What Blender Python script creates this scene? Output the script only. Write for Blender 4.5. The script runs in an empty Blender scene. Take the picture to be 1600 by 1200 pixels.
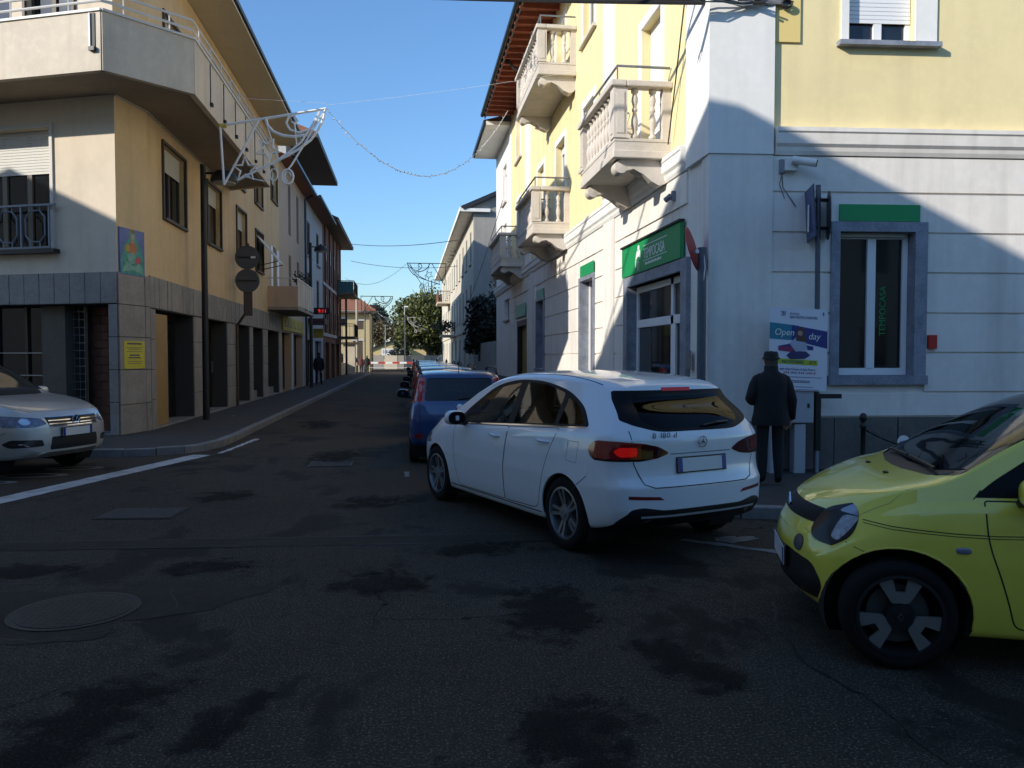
import bpy, bmesh, math, random
from mathutils import Vector, Matrix
from mathutils.bvhtree import BVHTree
R = math.radians
random.seed(7)
SC = bpy.context.scene
COL = SC.collection

# ---------------- camera, sky, sun, exposure ----------------
cam_d = bpy.data.cameras.new('camera')
cam_d.sensor_width = 36.0
cam_d.lens = 36.0 * 1230 / 1600
cam_d.clip_start = 0.05
cam_d.clip_end = 2000
cam = bpy.data.objects.new('camera', cam_d)
COL.objects.link(cam)
cam.location = (0, 0, 1.7)
cam.rotation_euler = (R(90) - math.atan(44 / 1230), 0, R(-7.55))
SC.camera = cam

SUN = Vector((-.814, -.421, .399)).normalized()      # towards the sun
world = bpy.data.worlds.new('World')
SC.world = world
world.use_nodes = True
wn = world.node_tree.nodes
sky = wn.new('ShaderNodeTexSky')
sky.sky_type = 'NISHITA'
sky.sun_disc = False
sky.sun_elevation = math.asin(SUN.z)
sky.sun_rotation = math.atan2(SUN.x, SUN.y)
sky.altitude = 150
sky.air_density = 1.3
sky.dust_density = 0.6
sky.ozone_density = 7.4
wn['Background'].inputs['Strength'].default_value = 0.15
world.node_tree.links.new(sky.outputs[0], wn['Background'].inputs['Color'])
sun_d = bpy.data.lights.new('sun', 'SUN')
sun_d.energy = 3.6
sun_d.angle = R(0.55)
sun_d.color = (1.0, .94, .84)
sun = bpy.data.objects.new('sun', sun_d)
COL.objects.link(sun)
sun.rotation_euler = (-SUN).to_track_quat('-Z', 'Y').to_euler()
sun.location = (-20, -12, 25)
SC.view_settings.view_transform = 'Standard'
SC.view_settings.look = 'None'
SC.view_settings.exposure = 0.52
SC.view_settings.gamma = 1
SC.render.resolution_x = 1024
SC.render.resolution_y = 768

# ---------------- helpers ----------------
WM = {}
def wm(o):
    return WM.get(o.name, Matrix.Identity(4))

def link(o, parent=None, local=False):
    COL.objects.link(o)
    if parent is not None:
        o.parent = parent
        if not local:
            o.matrix_parent_inverse = wm(parent).inverted()
    return o

def tag(o, label=None, cat=None, group=None, kind=None):
    if label: o['label'] = label
    if cat: o['category'] = cat
    if group: o['group'] = group
    if kind: o['kind'] = kind
    return o

def empty(name, loc, label=None, cat=None, group=None, rz=0.0):
    o = bpy.data.objects.new(name, None)
    o.empty_display_size = .2
    o.location = loc
    o.rotation_euler = (0, 0, rz)
    COL.objects.link(o)
    WM[o.name] = Matrix.Translation(Vector(loc)) @ Matrix.Rotation(rz, 4, 'Z')
    return tag(o, label, cat, group)

class Fr:
    """local frame of a vertical face: a along the face, o outwards, z up"""
    def __init__(s, p, e, n):
        s.p = Vector((p[0], p[1], 0)); s.e = Vector((e[0], e[1], 0)).normalized(); s.n = Vector((n[0], n[1], 0)).normalized()
    def __call__(s, a, o, z):
        q = s.p + s.e * a + s.n * o
        return Vector((q.x, q.y, z))
WORLD = Fr((0, 0), (1, 0), (0, 1))

class MB:
    def __init__(s):
        s.v = []; s.f = []
    def quad(s, *p):
        i = len(s.v); s.v += [Vector(q) for q in p]; s.f.append(tuple(range(i, i + len(p)))); return s
    def box(s, fr, a0, a1, o0, o1, z0, z1):
        i = len(s.v)
        for z in (z0, z1):
            for a, o in ((a0, o0), (a1, o0), (a1, o1), (a0, o1)):
                s.v.append(fr(a, o, z))
        for f in ((0, 1, 2, 3), (4, 5, 6, 7), (0, 1, 5, 4), (1, 2, 6, 5), (2, 3, 7, 6), (3, 0, 4, 7)):
            s.f.append(tuple(i + k for k in f))
        return s
    def prism(s, poly, d):
        """poly: 3D points, extruded by vector d"""
        i = len(s.v); n = len(poly); d = Vector(d)
        s.v += [Vector(p) for p in poly] + [Vector(p) + d for p in poly]
        s.f.append(tuple(range(i, i + n))); s.f.append(tuple(range(i + n, i + 2 * n)))
        for k in range(n):
            s.f.append((i + k, i + (k + 1) % n, i + n + (k + 1) % n, i + n + k))
        return s
    def tube(s, pts, r, n=6, cap=True, r2=None, closed=False):
        pts = [Vector(p) for p in pts]; m = len(pts); i0 = len(s.v)
        up = None
        for k, p in enumerate(pts):
            if closed: t = pts[(k + 1) % m] - pts[k - 1]
            else: t = pts[min(k + 1, m - 1)] - pts[max(k - 1, 0)]
            t.normalize()
            if up is None:
                up = Vector((0, 0, 1)) if abs(t.z) < .9 else Vector((1, 0, 0))
            x = t.cross(up)
            if x.length < 1e-4:
                x = t.cross(Vector((1, 0, 0)))
            x.normalize(); y = x.cross(t).normalized(); up = y
            rr = r if r2 is None else r + (r2 - r) * k / (m - 1)
            for j in range(n):
                a = 2 * math.pi * j / n
                s.v.append(p + x * (rr * math.cos(a)) + y * (rr * math.sin(a)))
        for k in range(m if closed else m - 1):
            for j in range(n):
                k2 = (k + 1) % m
                s.f.append((i0 + k * n + j, i0 + k * n + (j + 1) % n, i0 + k2 * n + (j + 1) % n, i0 + k2 * n + j))
        if cap and not closed:
            s.f.append(tuple(i0 + j for j in range(n))); s.f.append(tuple(i0 + (m - 1) * n + j for j in range(n)))
        return s
    def lathe(s, prof, n=12, c=(0, 0, 0), M=None):
        """prof: (r, z) rings about z"""
        i0 = len(s.v); c = Vector(c)
        for r, z in prof:
            for j in range(n):
                a = 2 * math.pi * j / n
                p = Vector((r * math.cos(a), r * math.sin(a), z))
                s.v.append((M @ p if M else p) + c)
        m = len(prof)
        for k in range(m - 1):
            for j in range(n):
                s.f.append((i0 + k * n + j, i0 + k * n + (j + 1) % n, i0 + (k + 1) * n + (j + 1) % n, i0 + (k + 1) * n + j))
        s.f.append(tuple(i0 + j for j in range(n))); s.f.append(tuple(i0 + (m - 1) * n + j for j in range(n)))
        return s
    def rings(s, rs, cap=True, closed=True):
        i0 = len(s.v); n = len(rs[0])
        for r in rs: s.v += [Vector(p) for p in r]
        for k in range(len(rs) - 1):
            for j in range(n if closed else n - 1):
                s.f.append((i0 + k * n + j, i0 + k * n + (j + 1) % n, i0 + (k + 1) * n + (j + 1) % n, i0 + (k + 1) * n + j))
        if cap:
            s.f.append(tuple(i0 + j for j in range(n))); s.f.append(tuple(i0 + (len(rs) - 1) * n + j for j in range(n)))
        return s
    def mesh(s, name, mat, smooth=False, recalc=True, bevel=0, angle=None):
        me = bpy.data.meshes.new(name)
        bm = bmesh.new()
        vs = [bm.verts.new(p) for p in s.v]
        for f in s.f:
            try: bm.faces.new([vs[k] for k in f])
            except ValueError: pass
        if recalc: bmesh.ops.recalc_face_normals(bm, faces=bm.faces)
        if bevel:
            bmesh.ops.remove_doubles(bm, verts=bm.verts, dist=1e-5)
            es = [e for e in bm.edges if len(e.link_faces) == 2 and e.calc_face_angle(0) > .6]
            bmesh.ops.bevel(bm, geom=es, offset=bevel, segments=2, affect='EDGES', profile=.5)
        for f in bm.faces: f.smooth = smooth
        bm.to_mesh(me); bm.free()
        if mat is not None:
            for m_ in (mat if isinstance(mat, (list, tuple)) else [mat]): me.materials.append(m_)
        if smooth and angle:
            try: me.set_sharp_from_angle(angle=angle)
            except Exception: pass
        return me
    def build(s, name, mat, parent=None, smooth=False, bevel=0, recalc=True, local=False, angle=R(40)):
        o = bpy.data.objects.new(name, s.mesh(name, mat, smooth, recalc, bevel, angle))
        return link(o, parent, local)

def bx(name, fr, a0, a1, o0, o1, z0, z1, mat, parent=None, bevel=0):
    return MB().box(fr, a0, a1, o0, o1, z0, z1).build(name, mat, parent, bevel=bevel)

def inst(name, me, loc, parent=None, rz=0.0, rot=None, scale=None, local=False):
    o = bpy.data.objects.new(name, me)
    o.location = loc
    o.rotation_euler = rot if rot is not None else (0, 0, rz)
    if scale is not None: o.scale = scale
    return link(o, parent, local)

def copy_tree(o, parent=None):
    c = o.copy(); COL.objects.link(c); c.parent = parent
    for ch in list(o.children): copy_tree(ch, c)
    return c

def text_mb(body, size, align='LEFT', extrude=0.0, spacing=1.0, shear=0.0):
    """MB of lettering in the xy plane"""
    cu = bpy.data.curves.new('lettering', 'FONT')
    cu.body = body; cu.size = size; cu.align_x = align; cu.extrude = extrude
    cu.space_character = spacing; cu.resolution_u = 3; cu.shear = shear
    o = bpy.data.objects.new('lettering', cu)
    COL.objects.link(o)
    dg = bpy.context.evaluated_depsgraph_get()
    me = o.evaluated_get(dg).to_mesh()
    mb = MB()
    mb.v = [v.co.copy() for v in me.vertices]; mb.f = [tuple(p.vertices) for p in me.polygons]
    o.evaluated_get(dg).to_mesh_clear()
    bpy.data.objects.remove(o); bpy.data.curves.remove(cu)
    return mb

def put_text(name, body, org, xd, yd, size, mat, parent, align='LEFT', thick=.002, spacing=1.0, sx=1.0, shear=0.0):
    mb = text_mb(body, size, align, thick, spacing, shear)
    xd = Vector(xd).normalized(); yd = Vector(yd).normalized(); zd = xd.cross(yd)
    org = Vector(org)
    mb.v = [org + xd * (p.x * sx) + yd * p.y + zd * p.z for p in mb.v]
    return mb.build(name, mat, parent, recalc=False)

def flat(name, fr, pts, o, mat, parent, t=.002):
    """thin printed / applied shape on a face: pts are (a,z)"""
    return MB().prism([fr(a, o, z) for a, z in pts], fr.n * t).build(name, mat, parent)

def pchip(keys, x):
    """monotone cubic interpolation through (x,y) keys"""
    n = len(keys)
    if x <= keys[0][0]: return keys[0][1]
    if x >= keys[-1][0]: return keys[-1][1]
    h = [keys[i + 1][0] - keys[i][0] for i in range(n - 1)]
    dl = [(keys[i + 1][1] - keys[i][1]) / h[i] for i in range(n - 1)]
    m = [dl[0]] + [0 if dl[i - 1] * dl[i] <= 0 else 2 * dl[i - 1] * dl[i] / (dl[i - 1] + dl[i]) for i in range(1, n - 1)] + [dl[-1]]
    for i in range(n - 1):
        if x <= keys[i + 1][0]:
            t = (x - keys[i][0]) / h[i]
            return ((2 * t**3 - 3 * t**2 + 1) * keys[i][1] + (t**3 - 2 * t**2 + t) * h[i] * m[i]
                    + (-2 * t**3 + 3 * t**2) * keys[i + 1][1] + (t**3 - t**2) * h[i] * m[i + 1])
    return keys[-1][1]

# ---------------- materials ----------------
MT = {}
def nd(nt, t, **k):
    n = nt.nodes.new(t)
    for a, b in k.items():
        if a in n.inputs: n.inputs[a].default_value = b
        else: setattr(n, a, b)
    return n

def pmat(key, col, rough=.7, metal=0.0, var=.0, scale=2.0, bump=0.0, bscale=60.0, streak=0.0, coat=0.0, spec=.5, emit=0.0, grime=0.0, lining=None, fine=0.0, patch=0.0, ecol=None):
    if key in MT: return MT[key]
    m = bpy.data.materials.new(key); m.use_nodes = True
    nt = m.node_tree; b = nt.nodes['Principled BSDF']; L = nt.links.new
    b.inputs['Base Color'].default_value = (*col, 1)
    b.inputs['Roughness'].default_value = rough
    b.inputs['Metallic'].default_value = metal
    b.inputs['Specular IOR Level'].default_value = spec
    if coat:
        b.inputs['Coat Weight'].default_value = coat; b.inputs['Coat Roughness'].default_value = .03
    if emit:
        b.inputs['Emission Color'].default_value = (*(ecol or col), 1); b.inputs['Emission Strength'].default_value = emit
    geo = nd(nt, 'ShaderNodeNewGeometry')
    cur = None
    def mul(fac_socket, dark, amount):
        nonlocal cur
        mix = nd(nt, 'ShaderNodeMix', data_type='RGBA', blend_type='MIX')
        mix.inputs[0].default_value = amount
        if fac_socket is not None: L(fac_socket, mix.inputs[0])
        if cur is None: mix.inputs[6].default_value = (*col, 1)
        else: L(cur, mix.inputs[6])
        mix.inputs[7].default_value = (*dark, 1)
        cur = mix.outputs[2]
    def noise(sc, mapping=None, detail=4.0, ro=.55):
        n = nd(nt, 'ShaderNodeTexNoise'); n.inputs['Scale'].default_value = sc; n.inputs['Detail'].default_value = detail; n.inputs['Roughness'].default_value = ro
        if mapping:
            mp = nd(nt, 'ShaderNodeMapping'); mp.inputs['Scale'].default_value = mapping
            L(geo.outputs['Position'], mp.inputs[0]); L(mp.outputs[0], n.inputs[0])
        else: L(geo.outputs['Position'], n.inputs[0])
        return n.outputs[0]
    def ramp(s, lo, hi, mx=1.0):
        r = nd(nt, 'ShaderNodeMapRange'); r.inputs[1].default_value = lo; r.inputs[2].default_value = hi; r.inputs[4].default_value = mx
        L(s, r.inputs[0]); return r.outputs[0]
    if var:
        mul(ramp(noise(scale), .35, .68), tuple(c * (1 - var) for c in col), 0)
        mul(ramp(noise(scale * 7.3), .45, .75, .6), tuple(min(1, c * (1 + var * .8)) for c in col), 0)
    if fine:
        mul(ramp(noise(bscale, None, 2.0), .45, .75, fine), tuple(c * .45 for c in col), 0)
    if patch:
        mul(ramp(noise(scale * .8, None, 6.0, .65), .52, .60, patch), tuple(c * .55 for c in col), 0)
    if streak:
        mul(ramp(noise(1.0, (3.2, 3.2, .22), 6.0), .48, .8, streak), tuple(c * .42 for c in col), 0)
    if grime:
        mul(ramp(noise(.9, (1.0, 1.0, .7), 7.0, .65), .5, .78, grime), tuple(c * .5 for c in col), 0)
    if lining:
        mul(geo.outputs['Backfacing'], lining, 0)
    if cur is not None: L(cur, b.inputs['Base Color'])
    if bump:
        bp = nd(nt, 'ShaderNodeBump'); bp.inputs['Strength'].default_value = bump; bp.inputs['Distance'].default_value = .01
        L(noise(bscale, None, 5.0), bp.inputs['Height']); L(bp.outputs[0], b.inputs['Normal'])
    MT[key] = m
    return m

def glassmat(key, tint, rough=.015, ior=1.5, boost=0.0):
    """thin pane: see-through tint under a fresnel mirror"""
    if key in MT: return MT[key]
    m = bpy.data.materials.new(key); m.use_nodes = True
    nt = m.node_tree; nt.nodes.remove(nt.nodes['Principled BSDF'])
    out = nt.nodes['Material Output']; L = nt.links.new
    tr = nd(nt, 'ShaderNodeBsdfTransparent'); tr.inputs[0].default_value = (*tint, 1)
    gl = nd(nt, 'ShaderNodeBsdfGlossy'); gl.inputs['Roughness'].default_value = rough
    fr = nd(nt, 'ShaderNodeFresnel'); fr.inputs[0].default_value = ior
    geo = nd(nt, 'ShaderNodeNewGeometry')
    n = nd(nt, 'ShaderNodeTexNoise'); n.inputs['Scale'].default_value = .8
    bp = nd(nt, 'ShaderNodeBump'); bp.inputs['Strength'].default_value = .06; bp.inputs['Distance'].default_value = .02
    L(geo.outputs['Position'], n.inputs[0]); L(n.outputs[0], bp.inputs['Height']); L(bp.outputs[0], gl.inputs['Normal'])
    ad = nd(nt, 'ShaderNodeMath', operation='ADD', use_clamp=True); ad.inputs[1].default_value = boost
    L(fr.outputs[0], ad.inputs[0])
    mx = nd(nt, 'ShaderNodeMixShader')
    L(ad.outputs[0], mx.inputs[0]); L(tr.outputs[0], mx.inputs[1]); L(gl.outputs[0], mx.inputs[2]); L(mx.outputs[0], out.inputs[0])
    MT[key] = m
    return m

def windowglass(key, col=(.012, .014, .016), rough=.04):
    return pmat(key, col, rough, spec=.7, var=.5, scale=.7)

def roadmat():
    m = bpy.data.materials.new('asphalt'); m.use_nodes = True
    nt = m.node_tree; b = nt.nodes['Principled BSDF']; L = nt.links.new
    geo = nd(nt, 'ShaderNodeNewGeometry')
    def noise(sc, det=4, ro=.55, mp=None, dist=0):
        n = nd(nt, 'ShaderNodeTexNoise'); n.inputs['Scale'].default_value = sc; n.inputs['Detail'].default_value = det; n.inputs['Roughness'].default_value = ro; n.inputs['Distortion'].default_value = dist
        if mp:
            q = nd(nt, 'ShaderNodeMapping'); q.inputs['Scale'].default_value = mp; L(geo.outputs['Position'], q.inputs[0]); L(q.outputs[0], n.inputs[0])
        else: L(geo.outputs['Position'], n.inputs[0])
        return n.outputs[0]
    def rng(s, lo, hi, a=0., c=1.):
        r = nd(nt, 'ShaderNodeMapRange'); r.inputs[1].default_value = lo; r.inputs[2].default_value = hi; r.inputs[3].default_value = a; r.inputs[4].default_value = c
        L(s, r.inputs[0]); return r.outputs[0]
    def mix(f, A, B):
        x = nd(nt, 'ShaderNodeMix', data_type='RGBA'); 
        if isinstance(f, float): x.inputs[0].default_value = f
        else: L(f, x.inputs[0])
        for k, c in ((6, A), (7, B)):
            if isinstance(c, tuple): x.inputs[k].default_value = (*c, 1)
            else: L(c, x.inputs[k])
        return x.outputs[2]
    c = mix(rng(noise(.5, 5), .35, .65), (.042, .033, .0235), (.061, .048, .0345))
    agg = noise(70, 3, .7)
    c = mix(rng(noise(11, 4, .6), .42, .66, 0, .5), c, (.025, .0198, .0145))
    c = mix(rng(agg, .53, .66, 0, .9), c, (.20, .168, .128))
    c = mix(rng(noise(110, 2), .52, .66, 0, .75), c, (.010, .008, .006))
    damp = noise(.62, 7, .62, (1.25, .8, 1), .35)
    dm = rng(damp, .545, .585, 0, .8)
    c = mix(dm, c, (.015, .012, .0088))
    c = mix(rng(noise(2.6, 6, .7), .60, .66, 0, .55), c, (.016, .016, .017))
    vor = nd(nt, 'ShaderNodeTexVoronoi', feature='DISTANCE_TO_EDGE'); vor.inputs['Scale'].default_value = .34
    wob = nd(nt, 'ShaderNodeTexNoise'); wob.inputs['Scale'].default_value = 2.2; wob.inputs['Detail'].default_value = 6
    L(geo.outputs['Position'], wob.inputs[0])
    av = nd(nt, 'ShaderNodeMix', data_type='RGBA', blend_type='LINEAR_LIGHT'); av.inputs[0].default_value = .45
    L(geo.outputs['Position'], av.inputs[6]); L(wob.outputs[1], av.inputs[7]); L(av.outputs[2], vor.inputs[0])
    ck = rng(vor.outputs[0], .0, .006, 1, 0)
    mk = nd(nt, 'ShaderNodeMath', operation='MULTIPLY'); L(ck, mk.inputs[0]); L(rng(noise(.3, 2), .5, .56), mk.inputs[1])
    c = mix(mk.outputs[0], c, (.006, .006, .006))
    L(c, b.inputs['Base Color'])
    L(rng(damp, .5, .6, .92, .80), b.inputs['Roughness'])
    b.inputs['Specular IOR Level'].default_value = .15
    bp = nd(nt, 'ShaderNodeBump'); bp.inputs['Strength'].default_value = .7; bp.inputs['Distance'].default_value = .006
    L(agg, bp.inputs['Height']); L(bp.outputs[0], b.inputs['Normal'])
    return m

def stainmat():
    """dark damp stain with a ragged noise edge"""
    m = bpy.data.materials.new('damp_stain'); m.use_nodes = True
    nt = m.node_tree; b = nt.nodes['Principled BSDF']; L = nt.links.new
    b.inputs['Base Color'].default_value = (.011, .009, .007, 1); b.inputs['Roughness'].default_value = .85; b.inputs['Specular IOR Level'].default_value = .15
    tc = nd(nt, 'ShaderNodeTexCoord'); ln = nd(nt, 'ShaderNodeVectorMath', operation='LENGTH'); L(tc.outputs['Object'], ln.inputs[0])
    geo = nd(nt, 'ShaderNodeNewGeometry'); n = nd(nt, 'ShaderNodeTexNoise'); n.inputs['Scale'].default_value = 4.2; n.inputs['Detail'].default_value = 12; n.inputs['Roughness'].default_value = .78; n.inputs['Distortion'].default_value = .3
    L(geo.outputs['Position'], n.inputs[0])
    r = nd(nt, 'ShaderNodeMapRange'); r.inputs[1].default_value = .15; r.inputs[2].default_value = 1.0; r.inputs[3].default_value = .13; r.inputs[4].default_value = -.30; L(ln.outputs[1], r.inputs[0])
    a = nd(nt, 'ShaderNodeMath', operation='ADD'); L(n.outputs[0], a.inputs[0]); L(r.outputs[0], a.inputs[1])
    q = nd(nt, 'ShaderNodeMapRange'); q.inputs[1].default_value = .475; q.inputs[2].default_value = .58; q.inputs[4].default_value = .62; L(a.outputs[0], q.inputs[0])
    tr = nd(nt, 'ShaderNodeBsdfTransparent'); mx = nd(nt, 'ShaderNodeMixShader'); L(q.outputs[0], mx.inputs[0]); L(tr.outputs[0], mx.inputs[1]); L(b.outputs[0], mx.inputs[2]); L(mx.outputs[0], nt.nodes['Material Output'].inputs[0])
    return m

def leafmat(key, c1, c2):
    m = bpy.data.materials.new(key); m.use_nodes = True
    nt = m.node_tree; b = nt.nodes['Principled BSDF']; L = nt.links.new
    geo = nd(nt, 'ShaderNodeNewGeometry')
    x = nd(nt, 'ShaderNodeMix', data_type='RGBA'); x.inputs[6].default_value = (*c1, 1); x.inputs[7].default_value = (*c2, 1)
    L(geo.outputs['Random Per Island'], x.inputs[0]); L(x.outputs[2], b.inputs['Base Color'])
    b.inputs['Roughness'].default_value = .6
    MT[key] = m
    return m

asphalt = roadmat()
M_pave = pmat('pavement_asphalt', (.050, .043, .038), .9, var=.35, scale=1.3, bump=.5, bscale=70, fine=.5)
M_kerb = pmat('kerb_stone', (.20, .19, .185), .8, var=.3, scale=3, bump=.4, bscale=50, grime=.6)
M_paint = pmat('road_paint', (.50, .50, .49), .7, var=.25, scale=4, patch=.75, fine=.5, bscale=90)
M_iron = pmat('cast_iron', (.045, .038, .031), .55, metal=.5, var=.4, scale=6, bump=.5, bscale=90)
M_tar = pmat('tar_joint', (.008, .008, .008), .6)
M_patch = pmat('asphalt_patch', (.056, .045, .033), .9, var=.3, scale=2, bump=.6, bscale=95, fine=.6, patch=.4, spec=.15)
M_white = pmat('white_plaster', (.84, .82, .77), .75, var=.06, scale=1.1, bump=.2, bscale=120, streak=.22)
M_grey = pmat('grey_white_plaster', (.82, .77, .70), .78, var=.08, scale=1.2, bump=.25, bscale=120, streak=.4, grime=.18)
M_groove = pmat('groove_shadow_plaster', (.40, .40, .41), .85)
M_yellow = pmat('yellow_plaster', (.84, .70, .38), .8, var=.07, scale=1.0, bump=.3, bscale=110, streak=.2)
M_plinth = pmat('plinth_stone', (.125, .115, .105), .7, var=.3, scale=2.2, bump=.35, bscale=40, grime=.5)
M_marble = pmat('grey_marble', (.26, .28, .33), .45, var=.4, scale=5, bump=.15, bscale=30, patch=.35)
M_cast = pmat('cast_stone', (.62, .56, .49), .8, var=.12, scale=3, bump=.3, bscale=70, streak=.25)
M_wframe = pmat('white_window_frame', (.78, .78, .78), .4)
M_green = pmat('green_sign_sheet', (.005, .27, .075), .4)
M_greenpale = pmat('faded_green_sheet', (.20, .42, .30), .5)
M_wlet = pmat('white_lettering', (.8, .8, .78), .5)
M_glass = windowglass('window_glass')
M_glassblue = windowglass('sky_facing_glass', (.012, .015, .025))
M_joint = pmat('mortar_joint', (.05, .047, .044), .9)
M_dark = pmat('dark_interior', (.012, .011, .010), .9)
M_darkmetal = pmat('dark_painted_metal', (.020, .019, .018), .5, metal=.2, var=.2)
M_metal = pmat('galvanised_metal', (.30, .32, .34), .45, metal=.7, var=.2, scale=5)
M_greymetal = pmat('grey_painted_metal', (.24, .255, .275), .5, var=.1)
M_red = pmat('red_sign_paint', (.45, .02, .015), .45)
M_redtile = pmat('red_wood_soffit', (.30, .075, .035), .75, var=.3, scale=4, bump=.4)
M_gutter = pmat('dark_gutter', (.035, .036, .04), .4, metal=.4)
M_beige = pmat('beige_plaster', (.70, .505, .275), .85, var=.1, scale=.9, bump=.35, bscale=90, streak=.3, grime=.28)
M_beigelit = pmat('sunlit_beige_plaster', (.68, .575, .44), .85, var=.08, scale=.8, bump=.35, bscale=90, streak=.2, grime=.18)  # lit copy of the beige plaster, sunlight put into the colour
M_pink = pmat('pinkish_plaster', (.58, .41, .28), .85, var=.08, scale=.9, bump=.3, bscale=90, streak=.25)
M_conc = pmat('weathered_concrete', (.66, .57, .45), .85, var=.12, scale=1.2, bump=.35, bscale=60, streak=.32, grime=.3)
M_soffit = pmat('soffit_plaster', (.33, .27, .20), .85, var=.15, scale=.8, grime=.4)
M_slab = pmat('stone_slab', (.31, .275, .24), .6, var=.28, scale=2.4, bump=.25, bscale=35, patch=.25, grime=.3)
M_slabgrey = pmat('grey_stone_slab', (.275, .255, .23), .6, var=.28, scale=2.4, bump=.25, bscale=35, patch=.25, grime=.3)
M_brown = pmat('brown_window_frame', (.085, .062, .042), .6, var=.2, scale=8)
M_shutter = pmat('roller_shutter', (.58, .56, .50), .6, var=.05)
M_gold = pmat('gold_panel', (.44, .27, .095), .5, metal=.3, var=.15)
M_brick = pmat('brown_brick', (.12, .045, .024), .8, var=.4, scale=9, bump=.3)
M_brickred = pmat('red_brick_cladding', (.17, .075, .05), .85, var=.25, scale=3, bump=.3)
M_rooftile = pmat('roof_tile', (.30, .12, .065), .8, var=.3, scale=5, bump=.4)
M_offwhite = pmat('off_white_render', (.50, .49, .48), .85, var=.1, scale=1.0, streak=.3)
M_cream = pmat('cream_render', (.62, .56, .45), .85, var=.08, scale=.6, streak=.25)
M_greyrender = pmat('grey_render', (.36, .34, .31), .9, var=.12, scale=.5, streak=.3, grime=.3)
M_housey = pmat('ochre_render', (.50, .41, .23), .85, var=.1, scale=.6, streak=.2)
M_neon = pmat('light_tube_white', (.80, .80, .78), .5)
M_wire = pmat('cable_black', (.012, .012, .012), .6)
M_cablegrey = pmat('cable_grey', (.16, .16, .16), .6)
# damp stains on the road: x, y, half widths, turn
STAINS = [(0.95, 5.10, .62, 1.15, -.1), (0.75, 3.40, .50, .85, -.2), (-1.6, 6.55, .75, .40, .1), (-1.50, 3.80, .50, 1.2, -.35), (-0.86, 3.73, .24, .75, -.3),
          (-2.2, 9.8, .75, .65, .3), (-0.2, 5.9, .6, .7, .4), (-0.43, 9.22, .8, .7, .1), (-3.0, 6.6, .9, .4, 0), (0.6, 6.85, .9, .45, .1), (1.5, 4.1, .35, .8, .3), (-1.2, 13.5, .9, 1.6, 0), (-2.2, 20, .8, 2.6, .1), (.1, 2.9, .5, .5, 0), (-2.6, 4.4, .6, .5, .2)]
CRACK = [(2.51, 5.11), (2.31, 4.67), (2.24, 4.35), (2.17, 4.01), (2.21, 3.84), (2.25, 3.63), (2.27, 3.45), (2.22, 3.2), (2.22, 2.98), (2.2, 2.78), (2.1, 2.4)]
# ---------------- building helpers ----------------
def wall(name, fr, a0, a1, z0, z1, ops, mat, parent, depth=.18):
    """wall sheet with real openings: ops = (a0,a1,z0,z1[,depth])"""
    A = sorted({a0, a1, *[o[0] for o in ops], *[o[1] for o in ops]})
    Z = sorted({z0, z1, *[o[2] for o in ops], *[o[3] for o in ops]})
    A = [a for a in A if a0 <= a <= a1]; Z = [z for z in Z if z0 <= z <= z1]
    mb = MB()
    for i in range(len(A) - 1):
        for j in range(len(Z) - 1):
            ca, cz = (A[i] + A[i + 1]) / 2, (Z[j] + Z[j + 1]) / 2
            if any(o[0] < ca < o[1] and o[2] < cz < o[3] for o in ops): continue
            mb.quad(fr(A[i], 0, Z[j]), fr(A[i + 1], 0, Z[j]), fr(A[i + 1], 0, Z[j + 1]), fr(A[i], 0, Z[j + 1]))
    for o in ops:
        d = o[4] if len(o) > 4 else depth
        p, q, r, s = (o[0], o[2]), (o[1], o[2]), (o[1], o[3]), (o[0], o[3])
        for u, v in ((p, q), (q, r), (r, s), (s, p)):
            mb.quad(fr(u[0], 0, u[1]), fr(v[0], 0, v[1]), fr(v[0], -d, v[1]), fr(u[0], -d, u[1]))
        mb.quad(*[fr(x[0], -d, x[1]) for x in (p, q, r, s)])
    return mb.build(name, mat, parent, recalc=False)

def window(fr, a0, a1, z0, z1, parent, depth=.18, leaves=2, frame=M_wframe, glass=None, fw=.055, shutter=0.0, shmat=None, sill=None, transom=None, name='window'):
    glass = glass or M_glass
    o1 = -depth + .075; o0 = -depth + .02
    zt = z1 - (z1 - z0) * shutter
    mb = MB()
    mb.box(fr, a0, a0 + fw, o0, o1, z0, z1); mb.box(fr, a1 - fw, a1, o0, o1, z0, z1)
    mb.box(fr, a0 + fw, a1 - fw, o0, o1, z0, z0 + fw * 1.3); mb.box(fr, a0 + fw, a1 - fw, o0, o1, z1 - fw, z1)
    w = (a1 - a0 - 2 * fw) / leaves
    for k in range(1, leaves):
        c = a0 + fw + w * k
        mb.box(fr, c - fw * .8, c + fw * .8, o0, o1 + .012, z0 + fw * 1.3, z1 - fw)
    if transom: mb.box(fr, a0 + fw, a1 - fw, o0, o1 + .006, transom - fw * .8, transom + fw * .8)
    wo = mb.build(name, frame, parent)
    for k in range(leaves):
        l = a0 + fw + w * k + (fw * .8 if k else 0); r = a0 + fw + w * (k + 1) - (fw * .8 if k < leaves - 1 else 0)
        MB().box(fr, l, r, o0 + .012, o0 + .025, z0 + fw * 1.3, z1 - fw).build('pane', glass, wo)
    if shutter:
        sm = MB(); n = max(3, int((z1 - zt) / .055)); h = (z1 - zt) / n
        for k in range(n):
            z = zt + k * h
            sm.box(fr, a0 + .01, a1 - .01, o1 + .005, o1 + .018, z, z + h * .86)
        sm.box(fr, a0 + .01, a1 - .01, o1 + .002, o1 + .008, zt, z1)
        sm.build('roller_shutter', shmat or M_shutter, wo)
    if sill:
        bx('sill', fr, a0 - .08, a1 + .08, -.02, sill, z0 - .05, z0 - .002, M_marble, wo)
    return wo

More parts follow.
